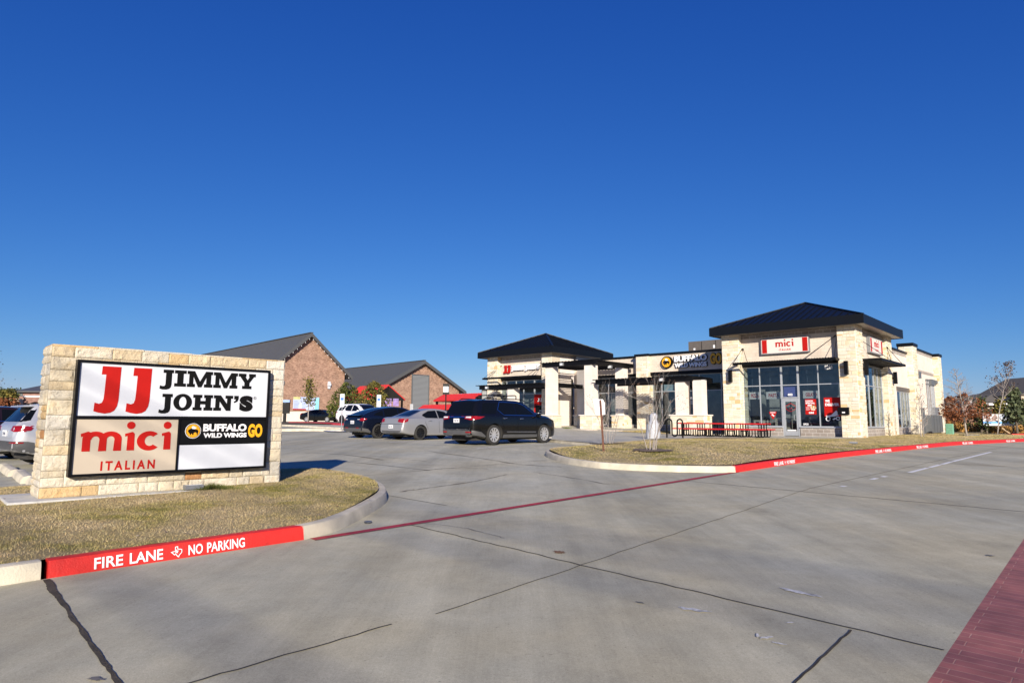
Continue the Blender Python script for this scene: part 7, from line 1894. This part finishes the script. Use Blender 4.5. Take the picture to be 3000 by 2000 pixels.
# far left: a brick building, woods and a bare tree
def far_left():
    Y = 120
    def P(x, y, d=0): return at(x * .11481, 1080 + y * .11481, Y + d)
    t = thing('brick_building', 'distant two storey brick building with a dark hip roof left of the sign wall', 'building', (0, 0, 0), 0)
    e, a, c = P(435, 565), P(1150, 405, 6), P(1190, 590)
    lw, rw = P(500, 600), P(1500, 600)
    zb = 1.0
    mb = MB(); mb.box(lw.x, rw.x + 8, Y, Y + 14, zb, lw.z); mb.build('wall', M['brick2'], t)
    ez = e.z
    mb = MB(); mb.add([(e.x, Y - .8, ez), (rw.x + 9, Y - .8, ez), (rw.x + 9, Y + 15, ez), (e.x, Y + 15, ez), (a.x, Y + 6, a.z), (rw.x + 2, Y + 6, a.z), (e.x, Y - .8, ez - .25), (rw.x + 9, Y - .8, ez - .25), (rw.x + 9, Y + 15, ez - .25), (e.x, Y + 15, ez - .25)], [(0, 1, 5, 4), (1, 2, 5), (2, 3, 4, 5), (3, 0, 4), (0, 1, 7, 6), (3, 0, 6, 9), (6, 7, 8, 9)]); mb.build('roof', M['charcoal'], t)
    l0, l1 = P(600, 740, -5), P(1095, 668, -5); r1 = P(1500, 668, -5)
    mb = MB(); mb.box(l0.x, r1.x + 8, Y - 5, Y - .05, zb - .5, l0.z + .15); mb.build('front_wing', M['brick2'], t)
    mb = MB(); mb.box(l0.x - .1, r1.x + 8, Y - 5.1, Y - .1, l0.z + .15, l0.z + .4); mb.build('coping', M['ltrwhite'], t)
    b0 = P(480, 760, -3); mb = MB(); mb.box(b0.x - 1.5, l0.x - .05, Y - 3.5, Y - .05, zb - .5, b0.z); mb.build('stair_wing', M['beige'], t)
    b1 = P(380, 880, -4); mb = MB(); mb.box(b1.x, b0.x - 1.55, Y - 4, Y - .06, zb - .5, b1.z); mb.build('low_wing', M['tan'], t)
    for x0, x1 in ((615, 650), (690, 720), (755, 825), (848, 925), (958, 1045)):
        p0, p1 = P(x0, 1010, -5), P(x1, 905, -5)
        mb = MB(); mb.box(p0.x, p1.x, Y - 5.12, Y - 5.01, p0.z - 1, p1.z); wn = mb.build('window', M['ltrwhite'], t)
        mb = MB(); mb.box(p0.x, p1.x, Y - 5.2, Y - 5.01, p1.z, p1.z + .2); mb.build('lintel', M['dark'], wn)
    p0, p1 = P(495, 700), P(590, 610); mb = MB(); mb.box(p0.x, p1.x, Y - .1, Y - .01, p0.z, p1.z); wn = mb.build('window', M['util'], t)
    mb = MB(); mb.box(p0.x + .3, p1.x - .3, Y - .13, Y - .105, p0.z + .3, p1.z - .2); mb.build('pane', M['carglass'], wn)
far_left()
for i, (px, Y, h, leaf, lab) in enumerate(((-6, 118, 4.9, 'cedar', 'dark evergreen tree at the left edge, far behind the parked cars'), (14, 112, 4.5, 'olive', 'olive green tree at the left edge beside the distant brick building'), (36, 126, 5.2, 'cedar', 'dark evergreen tree touching the distant brick building'), (8, 104, 2.4, 'rust', 'low rust brown tree at the left edge in front of the evergreens'))):
    p = at(px, 1225, Y); cedar(p.x, p.y, h, 1.9, leaf, 71 + i, lab, per=10, size=.38, n=34, crown=crown_round(1.9, .2), jit=.35)
p = at(-52, 1230, 60); tree('bare_tree', 'bare tree cut by the left edge of the picture', p.x, p.y, gz(p.x, p.y), 7.0, 16, lambda s: 2.6 * (1 - s) ** .5, 'dead', 81, per=1, size=.14, depth=3, crown_lo=.3, r0=.09, up=.7)
# woods along the horizon; unseen row behind the camera added to darken window reflections
q = random.Random(23); mb = MB()
def wood(cx, cy, rx, h, n):
    for k in range(n):
        a = q.uniform(0, 6.283); s = q.random(); r_ = rx * math.sqrt(max(0.03, 1 - (s * 1.02 - .35) ** 2)) * math.sqrt(q.random())
        c = Vector((cx + math.cos(a) * r_, cy + math.sin(a) * r_, .3 + s * h)); e = Vector((q.gauss(0, 1), q.gauss(0, 1), q.gauss(0, 1))).normalized() * .9; f = e.orthogonal().normalized() * .6
        mb.add([c - e, c + f, c + e, c - f], [(0, 1, 2, 3)], 0, (q.random(), 0, 0))
for i in range(120):
    x = -190 + i * 4 + q.uniform(-1, 1); wood(x, 190 + q.uniform(-6, 6), 4, q.uniform(4.5, 7.5), 90)
for i in range(70):
    x = -170 + i * 5 + q.uniform(-1, 1); wood(x, -95 + q.uniform(-6, 6), 5, q.uniform(4, 8), 70)
o = mb.build('distant_and_added_woods', leaf_mat('woods_leaves', (.02, .026, .012), (.09, .085, .04)), fix=False); o['kind'] = 'stuff'
# power line along the main street behind the camera: seen in the shop windows and as soft shadow bands on the road
d = Vector((CY, SY, 0))
for i, s in enumerate((-34, 70)):
    b = W(10.4 + s, -58); t = thing('utility_pole', ('wooden utility pole beside the main street, %s' % ('left of the drive', 'right of the drive')[i]), 'utility pole', (b.x, b.y, gz(b.x, b.y)), YAW, 'utility poles along the main street')
    mb = MB(); mb.cyl((0, 0, -.2), (0, 0, 12.4), .17, .11, n=12); mb.build('pole', M['barkdark'], t)
    mb = MB(); mb.box(-1.3, 1.3, -.07, .07, 11.6, 11.75); mb.box(-1.0, 1.0, -.07, .07, 10.1, 10.22); mb.build('cross_arm', M['barkdark'], t)
    mb = MB(); mb.cyl((.0, -.42, 8.8), (0, -.42, 9.9), .26, n=14); mb.build('transformer', M['util'], t)
for i, (dv, z) in enumerate(((-.8, 11.85), (.1, 11.9), (.9, 11.85), (-.5, 10.3), (.4, 8.6), (.45, 7.9))):
    mb = MB(); pts = []
    for k in range(60):
        s = -70 + k * 2.4; f = ((s + 34) % 104) / 104; sag = .9 * (1 - (2 * f - 1) ** 2)
        pts.append(W(10.4 + s, -58 + dv, z - sag - .1))
    mb.tube(pts, .028, 5)
    o = mb.build('power_cable', M['trim']); tag(o, 'overhead cable strung along the main street, number %d from the top' % (i + 1) if False else 'thin overhead power cable along the main street behind the camera', 'cable', 'overhead power cables')

# rounded red kerb nose of the median at the right edge of the road
kerb('painted_kerb', smoothpath([(9.66, -44), (9.66, -37.6), (9.70, -36.6), (9.95, -36.15), (10.5, -35.95), (11.0, -36.1), (11.3, -36.7), (11.35, -44)])[::-1], M['redpaint'], .16, .16)

# dead leaves blown over the near lawn and the gutter
q = random.Random(77); mb = MB()
for i in range(150):
    u, v = q.uniform(-2.6, 3.4), q.uniform(-41, -33.2)
    p = W(u, v); z = lawn_left(p.x, p.y) + .02
    a = q.uniform(0, 6.28); r_ = q.uniform(.012, .03)
    e = Vector((math.cos(a), math.sin(a), q.uniform(-.3, .5))) * r_; f = Vector((-math.sin(a), math.cos(a), q.uniform(-.3, .5))) * r_ * .6; c = Vector((p.x, p.y, z))
    mb.add([c - e, c + f, c + e, c - f], [(0, 1, 2, 3)], 0, (q.random(), 0, 0))
o = mb.build('fallen_leaves', leaf_mat('fallen_leaf', (.10, .05, .025), (.42, .36, .30)), fix=False); o['kind'] = 'stuff'

sheet('median_top', [(9.80, -44), (9.80, -37.6), (9.84, -36.65), (10.05, -36.28), (10.5, -36.1), (10.95, -36.25), (11.18, -36.75), (11.22, -44)], .145, M['herring'])
